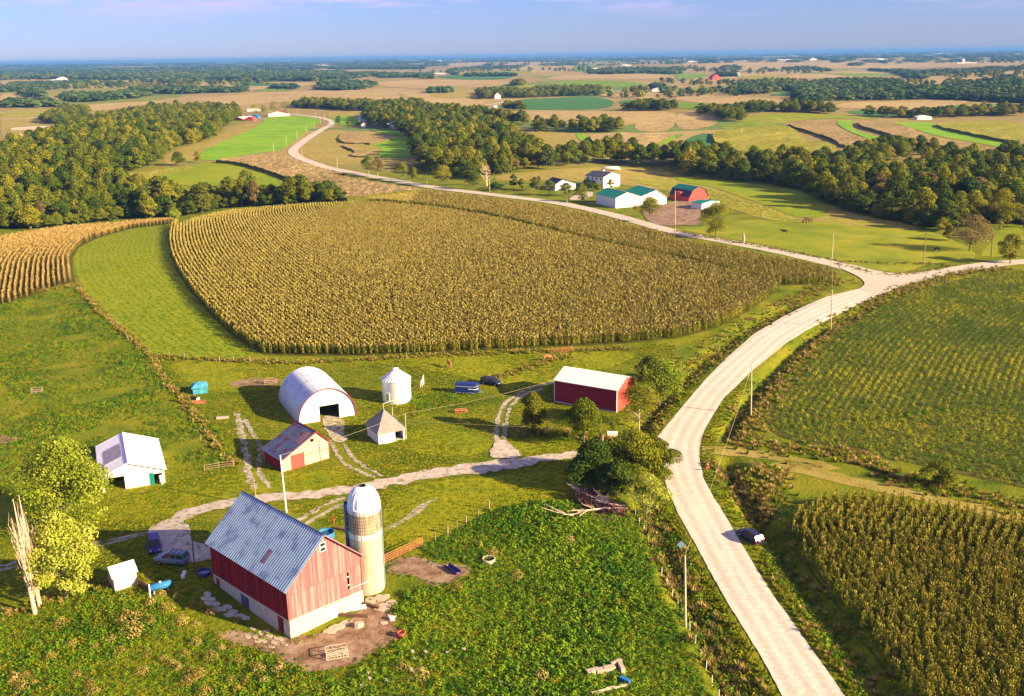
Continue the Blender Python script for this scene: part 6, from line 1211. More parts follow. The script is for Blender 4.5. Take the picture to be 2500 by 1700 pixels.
for i, (b_, t_, w_, lb, lm) in enumerate([("T1 1190,832", "T1 1190,742", 95, 'lone round tree at the edge of the bright green meadow', M_leafA), ("T1 1322,812", "T1 1318,735", 50, 'thin pale tree beside the lone round tree', M_leafB), ("T1 1160,1192", "T1 1158,1118", 85, 'bright yellow green bush at the top of the hay strip', M_leafY),
      ("T3 1960,1402", "T3 1970,1165", 235, 'rust and olive tree at the right end of the pasture', M_leafD), ("T3 1825,1335", "T3 1815,1232", 90, 'small olive tree left of the rust and olive tree', M_leafB), ("T3 2230,1488", "T3 2240,1285", 155, 'olive tree where the right road leaves the picture', M_leafB), ("T3 2165,1255", "T3 2190,975", 170, 'tall olive tree against the dark creek belt at the right', M_leafB),
      ("T3 2324,1250", "T3 2324,990", 170, 'tall olive tree cut by the right picture edge', M_leafB)]):
    NT(lb, 'bush' if 'bush' in lb else 'tree', b_, t_, w_, lm, .5, 2600, 15, 80+i, name='field_tree', basef=.02)
for t, w, lb in (("T1 1710,490 T1 1700,425", 90, 'pale tree left of the white house at the upper farm'), ("T1 1760,490 T1 1755,430", 60, 'tree behind the white house at the upper farm'), ("T1 1830,480 T1 1830,405", 80, 'dark tree behind the red roof at the upper farm'), ("T1 1900,495 T1 1910,410", 110, 'big olive tree right of the white house at the upper farm'),
                 ("T2 75,565 T2 80,500", 60, 'round tree at the inside of the upper road bend'), ("T2 142,572 T2 142,535", 36, 'small round tree in front of the long white shed'), ("T2 207,575 T2 207,540", 36, 'round green tree before the long white shed'), ("T2 280,578 T2 280,540", 44, 'round green tree right of the tiny white hut'), ("T2 410,595 T2 410,560", 34, 'round bush in front of the white gabled farmhouse')):
    b_, t_ = t.split(' T')[0], 'T'+t.split(' T')[1]; NT(lb, 'tree', b_, t_, w, M_leafA if 'pale' not in lb else M_leafB, .6, 900, 11, int(w)+len(lb), name='farm_tree', basef=.0)
# bare trees
def bare_tree(name, label, x, y, h, w, n, m, seed, spread=.35, cat='dead tree', fan=1, rad=.16):
    r = random.Random(seed); e = empty(name, (x, y, z1(x, y)-.1), r.uniform(0, 6), label=label, cat=cat); b = MB(); pts = [Vector((0, 0, 0))]
    for i in range(1, 8): pts.append(Vector((r.uniform(-.12, .12)*i*.4, r.uniform(-.12, .12)*i*.4, h*i/7)))
    b.tube(pts, [rad*(1-.125*i) for i in range(8)], 6); b.build('trunk', m, e); c = MB()
    for k in range(n):
        t = r.uniform(.18, .95); i = min(6, int(t*7)); p = pts[i].lerp(pts[i+1], t*7-i); a = r.uniform(0, 6.28); l = w*.5*r.uniform(.5, 1)*(1.15-t*.6)
        up = l*r.uniform(1.2, 3.0) if spread < .2 else l*r.uniform(.5, 1.1); q1 = p+Vector((math.cos(a)*l*.7, math.sin(a)*l*.7, up*.4)); q2 = q1+Vector((math.cos(a+.3)*l*.3, math.sin(a+.3)*l*.3, up*.6))
        c.tube([p, q1, q2], [rad*.2, rad*.12, .015], 4)
        for j in range(3):
            a2 = a+r.uniform(-1, 1); s = q1.lerp(q2, r.random()); c.tube([s, s+Vector((math.cos(a2)*l*.35, math.sin(a2)*l*.35, up*.5))], [rad*.12+.01, .012], 3)
    c.build('branches', m, e, kind='stuff'); return e
M_bleach = paint('bleached_wood', (.60, .44, .32), .15, .9, 1.5)
def poplar(label, x, y, h, seed):
    r = random.Random(seed); e = empty('bare_poplar', (x, y, z1(x, y)-.1), 0, label=label, cat='dead tree'); b = MB()
    b.tube([(0, 0, 0), (-.15, 0, h*.2), (-.2, .1, h*.5), (-.3, 0, h*.8), (-.35, 0, h*.95)], [.3, .24, .18, .09, .03], 7); b.build('trunk', M_bleach, e); c = MB()
    for k in range(60):
        t = r.uniform(.06, .62); a = r.uniform(0, 6.28); l = h*r.uniform(.16, .36)*(1.1-.5*t); o = r.uniform(.35, 1.15)*(1 if t > .2 else .7); p0 = Vector((-.2*t*1.6, 0, h*t)); d = Vector((math.cos(a), math.sin(a), 0))
        pts = [p0, p0+d*o*.6+Vector((0, 0, l*.25)), p0+d*o+Vector((r.uniform(-.15, .15), r.uniform(-.15, .15), l*.65)), p0+d*o*r.uniform(.7, 1.15)+Vector((-.1, 0, l))]
        c.tube(pts, [.06, .045, .03, .01], 4)
        for j in range(9):
            s_ = pts[1].lerp(pts[3], r.random()); a2 = r.uniform(0, 6.28); q = r.uniform(.2, .5); c.tube([s_, s_+Vector((math.cos(a2)*q*.4, math.sin(a2)*q*.4, q*1.5))], [.018, .006], 3)
    c.build('branches', M_bleach, e, kind='stuff')
for i, (bp, tp_, lb) in enumerate((("B1 235,1030", "B1 130,215", 'left of the two tall bare poplars at the picture edge'), ("B1 268,985", "B1 195,190", 'right of the two tall bare poplars, against the yellow green tree'))):
    (bx, by), = spx(bp); (tx, ty), = spx(tp_); x, y = hit(bx, by); poplar(lb, x, y, height(bx, by, ty), 5+i)
(bx, by), = spx("T2 1062,968"); x, y = hit(bx, by); bare_tree('bare_tree', 'bleached dead tree standing by the road before the middle wood', x, y, height(bx, by, spx("T2 1060,835")[0][1]), 9, 40, M_bleach, 9, .4, rad=.45)
(bx, by), = spx("T1 160,765"); x, y = hit(bx, by); bare_tree('bare_tree', 'white dead tree rising from the left wood', x, y, 16, 10, 40, M_bleach, 10, .4, rad=.5)
(bx, by), = spx("T3 450,1352"); x, y = hit(bx, by); b = MB(); hh = height(bx, by, spx("T3 445,1285")[0][1]); b.tube([(0, 0, -.2), (.1, 0, hh*.5), (-.15, .1, hh)], [.55, .45, .4], 8); b.tube([(.1, 0, hh*.4), (.9, 0, hh*.62)], [.2, .1], 6)
o = b.build('tree_stump', M_palebark, None, label='tall pale broken tree stump beside the gravel road in the pasture', cat='tree stump'); o.location = (x, y, z1(x, y))
# fallen branches
def fallen(label, pts, seed, rad, m):
    L = P(pts); z = [z1(*p) for p in L]; r = random.Random(seed); (ox, oy) = L[0]; e = empty('fallen_branch', (ox, oy, z[0]), 0, label=label, cat='fallen branch')
    P3 = [Vector((p[0]-ox, p[1]-oy, z_-z[0]+rad+.25+.15*i)) for i, (p, z_) in enumerate(zip(L, z))]; b = MB(); b.tube(P3, [rad*(1-.8*i/(len(P3)-1)) for i in range(len(P3))], 6); b.build('limb', m, e); c = MB()
    for k in range(16):
        t = r.uniform(.35, 1)*(len(P3)-1); i = min(int(t), len(P3)-2); p = P3[i].lerp(P3[i+1], t-i); d = (P3[i+1]-P3[i]).normalized(); q = p+d*r.uniform(.8, 2.2)+Vector((r.uniform(-1.2, 1.2), r.uniform(-1.2, 1.2), r.uniform(.0, .9)))
        c.tube([p, q, q+d*r.uniform(.3, 1)+Vector((r.uniform(-.5, .5), r.uniform(-.5, .5), .2))], [rad*.35, rad*.2, .015], 4)
    c.build('twigs', m, e, kind='stuff')
fallen('long bleached fallen branch lying out over the green pasture', "B2 2000,345 1850,350 1730,370 1620,410 1550,400", 1, .22, M_bleach)
fallen('bleached broken trunk in front of the dark clump of trees', "B2 1990,330 1900,325 1840,305", 2, .24, M_bleach)
fallen('pale fallen branch at the left end of the brush pile', "B2 1800,290 1740,265 1690,240 1660,235", 3, .14, M_bleach)
M_brush = paint('dead_brush', (.20, .10, .07), .3, .9, 1.5, island=.5); proto('brush', [stalks(M_brush, 34, .9, .9, 260+i, .03) for i in range(3)])
cover('brush_pile', 'brush', P("B2 1650,250 1760,230 1880,300 2000,340 1990,380 1850,370 1720,340"), .5, .8, 1.5, 'reddish brown heap of dead brush under the fallen trunk', 'brush', tracks=False)

# ------------------------------------------------------------------ fences, posts, poles, wires
ORD = ['first', 'second', 'third', 'fourth', 'fifth', 'sixth', 'seventh', 'eighth', 'ninth', 'tenth', 'eleventh', 'twelfth', 'thirteenth', 'fourteenth', 'fifteenth', 'sixteenth', 'seventeenth', 'eighteenth', 'nineteenth', 'twentieth']
def post(name, label, x, y, h, r_, m, group=None, cat='fence post', lean=.04):
    b = MB(); b.tube([(0, 0, -.3), (random.uniform(-1, 1)*lean*h, random.uniform(-1, 1)*lean*h, h)], [r_, r_*.85], 6); o = b.build(name, m, None, label=label, cat=cat, group=group); o.location = (x, y, z1(x, y)); return o
for i, t in enumerate(("1078,338", "1005,385", "924,427", "864,462", "800,497", "720,537", "633,572")):
    (x, y), = P("B2 "+t); post('fence_post', 'thick leaning wooden corner post at the far end of the pasture fence' if i == 0 else ORD[i]+' wooden post from the far end of the short fence right of the silo', x, y, 1.7 if i == 0 else 1.35, .17 if i in (0, 2, 4) else .09, M_wood, 'wooden posts right of the silo')
for i, (x, y) in enumerate(P("B2 2055,370 2080,425 2110,472 2140,532 2168,602 2202,672 2230,752 2265,822 2300,900 B3 15,965 60,1020 95,1110 130,1210 167,1312 202,1392 242,1492 288,1585")):
    post('fence_post', ORD[i]+' post from the top of the thin pale fence between pasture and road brush', x, y, 1.3, .05 if i != 5 else .12, M_trim if i != 5 else M_wood, 'thin pale fence posts by the road')
for i, (x, y) in enumerate(P("M1 1130,850 1230,862 1465,882 1560,884 1670,886 1780,892 1850,892 M2 525,862 975,842 1347,832 1592,852 1628,812 M3 285,790")):
    post('fence_post', ORD[i]+' fence post from the left along the bottom of the broad corn field', x, y, 1.5, .12, M_wood, 'fence posts below the corn field')
for i, (x, y) in enumerate(P("M1 545,400 640,520 760,640 880,740 1000,830 1020,900 1100,990 1165,1065 1215,1140 1290,1300 1340,1410 1370,1370 1390,1390 1430,1440 1500,1530 1560,1580")):
    post('fence_post', ORD[i]+' weathered post from the top of the weedy fence line left of the yard', x, y, 1.3, .08, M_wood, 'posts of the weedy fence line')
for i, (x, y) in enumerate(P("T3 1480,1535 1510,1535 1400,1515 1330,1500 1250,1480 M3 1720,330 1920,282 1095,262")):
    post('fence_post', 'small roadside post near the road junction', x, y, 1.3, .09, M_wood, 'small posts near the road junction')
def rail_fence(name, label, pts, h, rails, m, step=2.4, cat='gate', pr_=.06, rr__=.045):
    L = resample(P(pts), step); x0, y0 = L[0]; z = [z1(*p) for p in L]; e = empty(name, (x0, y0, z[0]), 0, label=label, cat=cat)
    V = [Vector((p[0]-x0, p[1]-y0, q-z[0])) for p, q in zip(L, z)]
    for v in V: b = MB(); b.tube([v, v+Vector((0, 0, h+.1))], pr_, 5); b.build('post', m, e)
    for k in range(rails):
        b = MB(); zz = h*(k+1)/rails-.08; b.tube([v+Vector((0, 0, zz)) for v in V], rr__, 4); b.build('rail', m, e)
rail_fence('cattle_gate', 'rust red tube gate panels beside the silo', "B2 378,690 480,645 560,605 633,572", 1.3, 5, M_gatered)
rail_fence('rail_fence', 'old rust brown gate leaning at the corn field fence', "M2 1495,828 1560,828 1628,822", 1.5, 5, M_gatered, 2.0)
rail_fence('rail_fence', 'low broken wooden rail fence beside the track', "B1 1365,80 1470,60 1560,50", 1.2, 3, M_wood, 2.0, 'fence')
rail_fence('board_fence', 'low brown board fence running from the tiny white shed', "B1 903,820 950,850 1000,885", .9, 3, M_woodd, 1.6, 'fence', rr__=.12)
(x, y), = P("B1 1003,925"); post('fence_post', 'pale post at the end of the low brown board fence', x, y, 2.0, .11, M_trim)
POLES = {}
def pole(label, base, top, r_=.14, arm=0, key=None, trans=0, m=None, lean=0, name='utility_pole'):
    (bx, by), = spx(base); (tx, ty), = spx(top); x, y = hit(bx, by); z = z1(x, y); h = height(bx, by, ty); e = empty(name, (x, y, z), 0, label=label, cat='pole'); m = m or M_pole
    px, _ = proj(x, y, z+h); dx = (tx-px)*math.hypot(x, y)/F_PX
    b = MB(); b.tube([(0, 0, -.4), (dx*.5, 0, h*.5), (dx, 0, h)], [r_*1.15, r_, r_*.8], 8); b.build('pole', m, e)
    if arm: b = MB(); b.box(dx-arm, dx+arm, -.06, .06, h-.7, h-.58); a_ = b.build('crossarm', M_woodd, e); 
    b = MB(); b.lathe([(.05, 0), (.07, .1), (.03, .25)], 6, (dx, .0, h)); b.build('insulator', M_dark, e)
    if trans: b = MB(); b.lathe([(.25, -1.9), (.27, -1.1), (.2, -1.05)], 12, (dx, -.4, h), True); b.build('transformer', M_galv, e, True)
    POLES[key] = Vector((x+dx, y, z+h)); return e
pole('tall pale power pole at the right edge of the lush pasture', "B3 66,1098", "B3 58,618", key='a', arm=0, trans=0)
pole('tall power pole between the road bend and the bean field', "M3 502,1247", "M3 505,910", key='b'); pole('power pole in the dry grass right of the road curve', "M3 1036,658", "M3 1045,375", key='c')
pole('pale power pole at the corn field tip by the junction', "T3 1038,1502", "T3 1052,1288", key='d'); pole('dark brown power pole in the pasture by the right road', "T3 1652,1482", "T3 1673,1280", key='e', m=M_wood, arm=.8)
pole('dark power pole near the right picture edge', "T3 2104,1442", "T3 2115,1290", key='f', m=M_woodd, arm=.8); pole('pale power pole beside the dirt yard of the green roofed farm', "T2 2320,1282", "T2 2320,1000", key='g')
pole('pale power pole in front of the dark roofed garage', "T2 1598,1077", "T2 1597,992", key='h'); pole('pale power pole right of the bleached dead tree', "T2 1082,1007", "T2 1079,922", key='i'); pole('pale power pole on the road left of the middle wood', "T2 662,962", "T2 660,878", key='j')
pole('pale power pole at the lower road bend', "T2 62,852", "T2 62,778", key='k'); pole('pale power pole just inside the upper road bend', "T1 2017,782", "T1 2015,715", key='l')
for i, (b_, t_) in enumerate((("1828,747", "1822,675"), ("1911,702", "1908,634"), ("1982,657", "1981,597"), ("2043,614", "2042,563"), ("2097,587", "2095,540"), ("2139,552", "2137,512"), ("2166,522", "2165,490"), ("2107,503", "2106,474"), ("1987,488", "1986,462"))):
    pole(['nearest', 'second nearest', 'third', 'fourth', 'fifth', 'sixth', 'seventh', 'eighth', 'farthest'][i]+' pale pole of the line climbing beside the bright green meadow', "T1 "+b_, "T1 "+t_, key='m%d' % i)
pole('tall leaning white yard pole behind the red barn', "B1 1912,352", "M1 1869,1508", .13, key='y', m=M_trim, arm=.4); pole('short yard pole with lamp left of the tall leaning pole', "B1 1708,250", "B1 1690,130", .11, key='y2', m=M_wood, trans=0, arm=.45)
pole('dark lamp pole in the shade beside the gravel parking', "B1 1302,748", "B1 1283,540", .09, key='y3', m=M_woodd); pole('yellowish post at the corner of the pointed roof shed', "Z4 1702,1030", "Z4 1690,722", .07, key='z1'); pole('pale post between the grain bin and the pointed roof shed', "Z4 1543,755", "Z4 1535,640", .07, key='z2')
def wire(label, a, b_, sag=1.0, r_=.022, group=None):
    pts = [a.lerp(b_, t)-Vector((0, 0, sag*4*t*(1-t))) for t in np.linspace(0, 1, 14)]; b = MB(); b.tube([p-pts[0] for p in pts], r_, 4, False); o = b.build('overhead_wire', M_pole, None, label=label, cat='wire', group=group); o.location = pts[0]
G_ = 'overhead wires of the power lines'
for p_, q_, lb in (('a', 'b', 'wire from the pasture pole to the pole by the bean field'), ('b', 'c', 'wire between the two poles along the road curve'), ('c', 'd', 'wire from the road curve pole to the junction pole'), ('d', 'e', 'wire over the bright pasture near the junction'), ('e', 'f', 'wire from the brown pole to the right edge pole'), ('d', 'g', 'wire along the gravel road towards the green roofed farm')):
    wire(lb, POLES[p_], POLES[q_], 1.2, .016, G_)
(x, y), = P("M2 1540,1000"); qx, qy = P("M2 1500,1150")[0]
wire('pale yellow wire from the red steel shed to the pointed roof shed', Vector((8.9, 196, 5.2)), POLES['z1'], .6, .014, G_); wire('pale wire from the pointed roof shed to the yard pole', POLES['z1'], POLES['y'], .5, .014, G_); wire('pale wire low over the shaded lawn right of the pointed roof shed', POLES['z1']-Vector((0, 0, 1.4)), Vector((*P("Z5 1480,960")[0], 2.5)), .3, .012, G_)
# warning sign
(bx, by), = spx("B3 38,640"); x, y = hit(bx, by); e = empty('road_sign', (x, y, z1(x, y)), 0, label='diamond road sign on a thin post seen from behind, left of the road', cat='road sign'); h = height(bx, by, spx("B3 22,525")[0][1])
b = MB(); b.tube([(0, 0, -.3), (-.15, 0, h)], .05, 6); b.build('post', M_wood, e); b = MB(); s = .62; b.add([(-.15, -.06, h+.1-2*s), (-.15+s, -.06, h+.1-s), (-.15, -.06, h+.1), (-.15-s, -.06, h+.1-s)]+[(-.15, -.03, h+.1-2*s), (-.15+s, -.03, h+.1-s), (-.15, -.03, h+.1), (-.15-s, -.03, h+.1-s)], [(0, 1, 2, 3), (7, 6, 5, 4), (0, 4, 5, 1), (1, 5, 6, 2), (2, 6, 7, 3), (3, 7, 4, 0)]); b.build('sign_plate', M_galv, e)
(x, y), = P("B3 212,80"); e = empty('marker_sign', (x, y, z1(x, y)), .2, label='small red marker plate at the road edge opposite the lane', cat='sign'); b = MB(); b.tube([(0, 0, -.2), (0, 0, .9)], .03, 5); b.build('post', M_wood, e); b = MB(); b.box(-.35, .35, -.04, 0, .6, .95); b.build('sign_plate', M_barnred, e)
# ------------------------------------------------------------------ vehicles
def carpaint(name, c): return mat(name, [c], rough=.38, metal=0, spec=.35)
M_cpblue = carpaint('dark_blue_paint', (.035, .025, .16)); M_cpsilver = carpaint('silver_blue_paint', (.14, .19, .24)); M_cpdark = carpaint('dark_purple_paint', (.018, .016, .05)); M_cpnavy = carpaint('black_blue_paint', (.012, .018, .035)); M_cptrail = carpaint('trailer_blue', (.008, .022, .13))
M_tyre = mat('tyre', [(.015, .015, .015)], rough=.9); M_lampw = mat('lamp_glass', [(.5, .52, .55)], rough=.35, spec=.3); M_lampr = mat('tail_glass', [(.45, .02, .02)], rough=.2, spec=.6); M_cglass = mat('car_glass', [(.010, .012, .016)], rough=.2, spec=.35)
def wheel(parent, x, y, r_=.34, w=.22):
    b = MB(); pr_ = [(r_*.55, -w/2), (r_*.93, -w/2), (r_, -w*.3), (r_, w*.3), (r_*.93, w/2), (r_*.55, w/2)]; b.lathe(pr_, 18, (0, 0, 0)); t = b.build('wheel', M_tyre, parent, True)
    t.rotation_euler = (math.pi/2, 0, 0); t.location = (x, y, r_); c = MB(); c.lathe([(.02, w*.42*(1 if y < 0 else -1)), (r_*.5, w*.46*(1 if y < 0 else -1)), (r_*.56, w*.3*(1 if y < 0 else -1))], 14); c.build('rim', M_chrome, t)
def loft(b, secs):
    n = len(secs[0]); v = [p for s in secs for p in s]; f = []
    for i in range(len(secs)-1):
        for k in range(n): f.append((i*n+k, i*n+(k+1) % n, (i+1)*n+(k+1) % n, (i+1)*n+k))
    f += [tuple(range(n-1, -1, -1)), tuple(range((len(secs)-1)*n, len(secs)*n))]; b.add(v, f)
def vehicle(name, label, text, heading, L, W_, H, paint_, style='suv', cat='car', rails=False, z_up=0):
    (x, y), = P(text); e = empty(name, (x, y, z1(x, y)+.05+z_up), R(heading), label=label, cat=cat); h = L/2; belt = .62*H if style != 'van' else .58*H; hood = .56*H
    if style == 'sedan': st = [(-h, .55*H, .8), (-h+.1, .60*H, .93), (-h+.75, .64*H, 1), (-h+.9, belt, 1), (h-1.5, belt, 1), (h-1.2, .62*H, 1), (h-.35, .54*H, .95), (h, .44*H, .8)]; gh = [(-h+.75, -h+1.35), (h-1.25, h-2.05)]
    elif style == 'suv': st = [(-h, .5*H, .88), (-h+.06, belt, .96), (h-1.45, belt, 1), (h-1.15, hood+.04, 1), (h-.3, hood-.04, .96), (h, hood-.2, .84)]; gh = [(-h+.04, -h+.35), (h-1.2, h-1.85)]
    else: st = [(-h, .5*H, .88), (-h+.05, belt, .96), (h-1.1, belt, 1), (h-.9, hood-.02, 1), (h-.25, hood-.12, .92), (h, hood-.34, .8)]; gh = [(-h+.03, -h+.3), (h-.75, h-1.75)]
    b = MB(); secs = []
    for (xx, zt, ws) in st:
        w = W_/2*ws; lo = .24 if abs(xx) < h-.3 else .34
        secs.append([(xx, -w*.96, lo), (xx, -w, lo+.18), (xx, -w*1.0, zt*.72), (xx, -w*.93, zt-.03), (xx, -w*.8, zt), (xx, w*.8, zt), (xx, w*.93, zt-.03), (xx, w, zt*.72), (xx, w, lo+.18), (xx, w*.96, lo)])
    loft(b, secs); body = b.build('body', paint_, e, True)
    g = MB(); (r0, r1), (f0, f1) = gh; wb, wt = W_/2*.91, W_/2*.76
    g.add([(r0, -wb, belt-.01), (f0, -wb, belt-.01), (f0, wb, belt-.01), (r0, wb, belt-.01), (r1, -wt, H-.06), (f1, -wt, H-.06), (f1, wt, H-.06), (r1, wt, H-.06)], [(0, 1, 5, 4), (1, 2, 6, 5), (2, 3, 7, 6), (3, 0, 4, 7), (4, 5, 6, 7)]); g.build('glasshouse', M_cglass, e)
    g = MB(); g.add([(r1-.05, -wt-.03, H-.07), (f1+.05, -wt-.03, H-.07), (f1+.05, wt+.03, H-.07), (r1-.05, wt+.03, H-.07), (r1+.1, -wt+.12, H), (f1-.12, -wt+.12, H), (f1-.12, wt-.12, H), (r1+.1, wt-.12, H)], [(0, 1, 5, 4), (1, 2, 6, 5), (2, 3, 7, 6), (3, 0, 4, 7), (4, 5, 6, 7), (3, 2, 1, 0)]); roof = g.build('roof', paint_, e)
    for s in (-1, 1):
        c = MB()
        def bar(u, wd):
            xb, xt = r0+(f0-r0)*u, r1+(f1-r1)*u; c.add([(xb-wd, s*(wb+.012), belt-.02), (xb+wd, s*(wb+.012), belt-.02), (xt+wd, s*(wt+.02), H-.06), (xt-wd, s*(wt+.02), H-.06)], [(0, 1, 2, 3) if s < 0 else (3, 2, 1, 0)])
        for u, wd in ((.0, .07), (.34, .05), (.66, .05), (.985, .06)): bar(u, wd)
        c.build('pillar', paint_, e)
        c = MB(); c.box(f0-.35, f0-.15, s*(W_/2+.02), s*(W_/2+.2), belt+.02, belt+.2); c.build('mirror', paint_, e)
        c = MB(); c.box(h-.12, h+.005, s*W_/2*.5, s*W_/2*.8, hood-.30, hood-.14); c.build('headlight', M_lampw, e)
        c = MB(); c.box(-h-.02, -h+.1, s*W_/2*.72, s*W_/2*.9, belt-.34, belt-.06); c.build('tail_light', M_lampr, e)
        for xx in (-h+.85, h-.88): wheel(e, xx, s*(W_/2-.1))
        if rails: c = MB(); c.tube([(r1+.2, s*(wt-.1), H+.06), (f1-.3, s*(wt-.1), H+.06)], .025, 4); c.build('roof_rail', M_black, e)
    if rails: c = MB(); [c.tube([(u, -wt+.1, H+.07), (u, wt-.1, H+.07)], .025, 4) for u in (r1+.5, (r1+f1)/2, f1-.6)]; c.build('roof_rack', M_black, e)
    for xx, sgn in ((-h, -1), (h, 1)):
        c = MB(); c.box(xx-.03 if sgn < 0 else xx-.16, xx+.16 if sgn < 0 else xx+.03, -W_/2*.82, W_/2*.82, .32, .5); c.build('bumper', paint_, e)
    c = MB(); c.box(-h-.015, -h, -.2, .2, belt-.36, belt-.24); c.build('number_plate', M_silo, e)
    return e
vehicle('parked_car', 'dark violet blue car parked in the shade with its front towards the little white shed', "B1 1032,595", -68, 4.6, 1.85, 1.65, M_cpblue, 'van')
vehicle('parked_car', 'silver estate car with black roof rack parked in the shade beside the gravel', "B1 1150,690", 168, 4.75, 1.85, 1.78, M_cpsilver, 'suv', rails=True)
vehicle('stopped_car', 'dark car stopped on the right edge of the gravel road', "B3 492,530", 116, 4.6, 1.8, 1.55, M_cpdark, 'suv')
vehicle('parked_car', 'dark blue black car parked behind the horse trailer', "M2 1092,1035", -32, 4.8, 1.85, 1.6, M_cpnavy, 'suv')
# horse trailer
(x, y), = P("M2 935,1095"); e = empty('horse_trailer', (x, y, z1(x, y)), R(-9), label='blue horse trailer with white sweep stripes and twin axle', cat='horse trailer')
b = MB(); h = 2.5; w = 1.0; top = 2.45; secs = []
for xx, ws, zt in ((-h, .96, top), (h-.9, 1, top), (h-.35, .85, top-.06), (h-.05, .5, top-.3)):
    W2 = w*ws; secs.append([(xx, -W2, .5), (xx, -W2, zt-.35), (xx, -W2*.8, zt-.05), (xx, 0, zt), (xx, W2*.8, zt-.05), (xx, W2, zt-.35), (xx, W2, .5)])
loft(b, secs); b.build('body', M_cptrail, e, False)
for zz, t_, x_a in ((1.15, .13, .3), (1.75, .06, -2.4)):
    for s in (-1, 1):
        b = MB(); pts = [(x_a, s*(w+.01), zz+.1), (h-.9, s*(w+.012), zz), (h-.33, s*w*.86, zz+.03), (h+.0, s*w*.45, zz+.15)]
        for p, q in zip(pts[:-1], pts[1:]): b.add([(p[0], p[1], p[2]), (q[0], q[1], q[2]), (q[0], q[1], q[2]+t_), (p[0], p[1], p[2]+t_)], [(0, 1, 2, 3) if s < 0 else (3, 2, 1, 0)])
        b.build('stripe', M_trim, e)
b = MB(); b.box(-h, h-.8, -w-.03, w+.03, .36, .5); b.build('chassis', M_galv, e)
for xx in (-.75, .1):
    for s in (-1, 1): wheel(e, xx, s*(w-.05), .36, .2)
b = MB(); b.tube([(h-.6, -.5, .42), (h+1.0, 0, .42)], .06, 4); b.tube([(h-.6, .5, .42), (h+1.0, 0, .42)], .06, 4); b.build('drawbar', M_galv, e)
b = MB(); b.box(-h-.06, -h+.001, -w*.9, w*.9, .55, 1.9); b.build('rear_door', M_galv, e)

# ------------------------------------------------------------------ animals
def animal(name, label, text, heading, m, kind='horse', graze=False, k=1.0, cat='horse'):
    (x, y), = P(text); e = empty(name, (x, y, z1(x, y)+.02), R(heading), label=label, cat=cat); e.scale = (k, k, k); cow = kind == 'cow'
    H_ = 1.15 if not cow else 1.0; V = [(-.62, 0, H_+.02), (-.25, 0, H_-.02), (.2, 0, H_), (.55, 0, H_+.08)]; RR = [(.24, .27), (.26, .33), (.26, .34), (.22, .28)]; E_ = [(0, 1), (1, 2), (2, 3)]
    def add(p, r_, fr): V.append(p); RR.append(r_); E_.append((fr, len(V)-1)); return len(V)-1
    if graze: n1 = add((.9, 0, .95), (.13, .18), 3); n2 = add((1.15, 0, .55), (.10, .13), n1); hd = add((1.25, 0, .32), (.11, .12), n2); mz = add((1.42, 0, .08), (.07, .08), hd)
    elif cow: n1 = add((.9, 0, 1.15), (.14, .18), 3); hd = add((1.2, 0, 1.15), (.12, .14), n1); mz = add((1.45, 0, .95), (.09, .09), hd)
    else: n1 = add((.85, 0, 1.45), (.12, .18), 3); n2 = add((1.02, 0, 1.75), (.09, .12), n1); hd = add((1.15, 0, 1.85), (.10, .12), n2); mz = add((1.45, 0, 1.62), (.065, .075), hd)
    for s in (-1, 1):
        a_ = add((.52, s*.17, .80), (.10, .12), 3); b_ = add((.55, s*.17, .45), (.058, .06), a_); c_ = add((.53, s*.17, .12), (.042, .042), b_); add((.58, s*.17, .03), (.055, .05), c_)
        a_ = add((-.60, s*.17, .85), (.13, .15), 0); b_ = add((-.52, s*.17, .62), (.08, .09), a_); b2 = add((-.70, s*.17, .42), (.055, .06), b_); c_ = add((-.66, s*.17, .12), (.042, .042), b2); add((-.62, s*.17, .03), (.055, .05), c_)
    tl = add((-.85, 0, H_+.05), (.05, .05), 0); add((-.95, 0, .65), (.05, .05), tl)
    me = bpy.data.meshes.new('body'); me.from_pydata(V, E_, []); me.update(); o = link('body', me, e); o.modifiers.new('skin', 'SKIN'); sv = me.skin_vertices[0].data
    for i, r_ in enumerate(RR): sv[i].radius = r_
    sv[0].use_root = True; sub = o.modifiers.new('sub', 'SUBSURF'); sub.levels = 2; sub.render_levels = 2; me.materials.append(m)
    hx, hy, hz = V[hd]; c = MB()
    for s in (-1, 1): c.tube([(hx-.03, s*.06, hz+.06), (hx-.04, s*.09, hz+.2 if not graze else hz+.16)], [.04, .01], 5)
    c.build('ears', m, e)
    if not cow:
        c = MB(); c.tube([(V[n1][0]-.12, 0, V[n1][2]+.12), (V[n2][0]-.06, 0, V[n2][2]+.08), (hx, 0, hz+.1)], [.05, .06, .04], 5); c.build('mane', m if 'white' in label else M_woodd, e)
M_bay = mat('bay_coat', [(.34, .13, .06), (.42, .17, .08)], rough=.5); M_wh = mat('white_coat', [(.72, .66, .55)], rough=.6); M_blk = mat('black_coat', [(.02, .018, .02)], rough=.5); M_brn = mat('brown_coat', [(.09, .05, .03)], rough=.5)
animal('horse', 'brown horse standing end on in the paddock below the corn', "M2 812,925", 115, M_bay, k=1.15); animal('horse', 'chestnut horse grazing at the dry grass strip', "M2 1462,880", 8, M_bay, graze=True, k=1.15)
animal('horse', 'white horse standing right of the round grain bin', "M2 631,1052", 80, M_wh, k=1.15)
animal('cow', 'black cow alone in the bright pasture', "T3 723,1290", 160, M_blk, 'cow', k=1.35, cat='cow'); animal('cow', 'black cow in the tree shade near the right road', "T3 1740,1408", 20, M_blk, 'cow', True, 1.3, 'cow')
for i, (t, a_) in enumerate((("T3 860,1220", 10), ("T3 880,1215", 170), ("T3 897,1214", 200))): animal('horse', ['left', 'middle', 'right'][i]+' one of three dark horses standing together far out in the bright pasture', t, a_, M_brn, k=1.3)

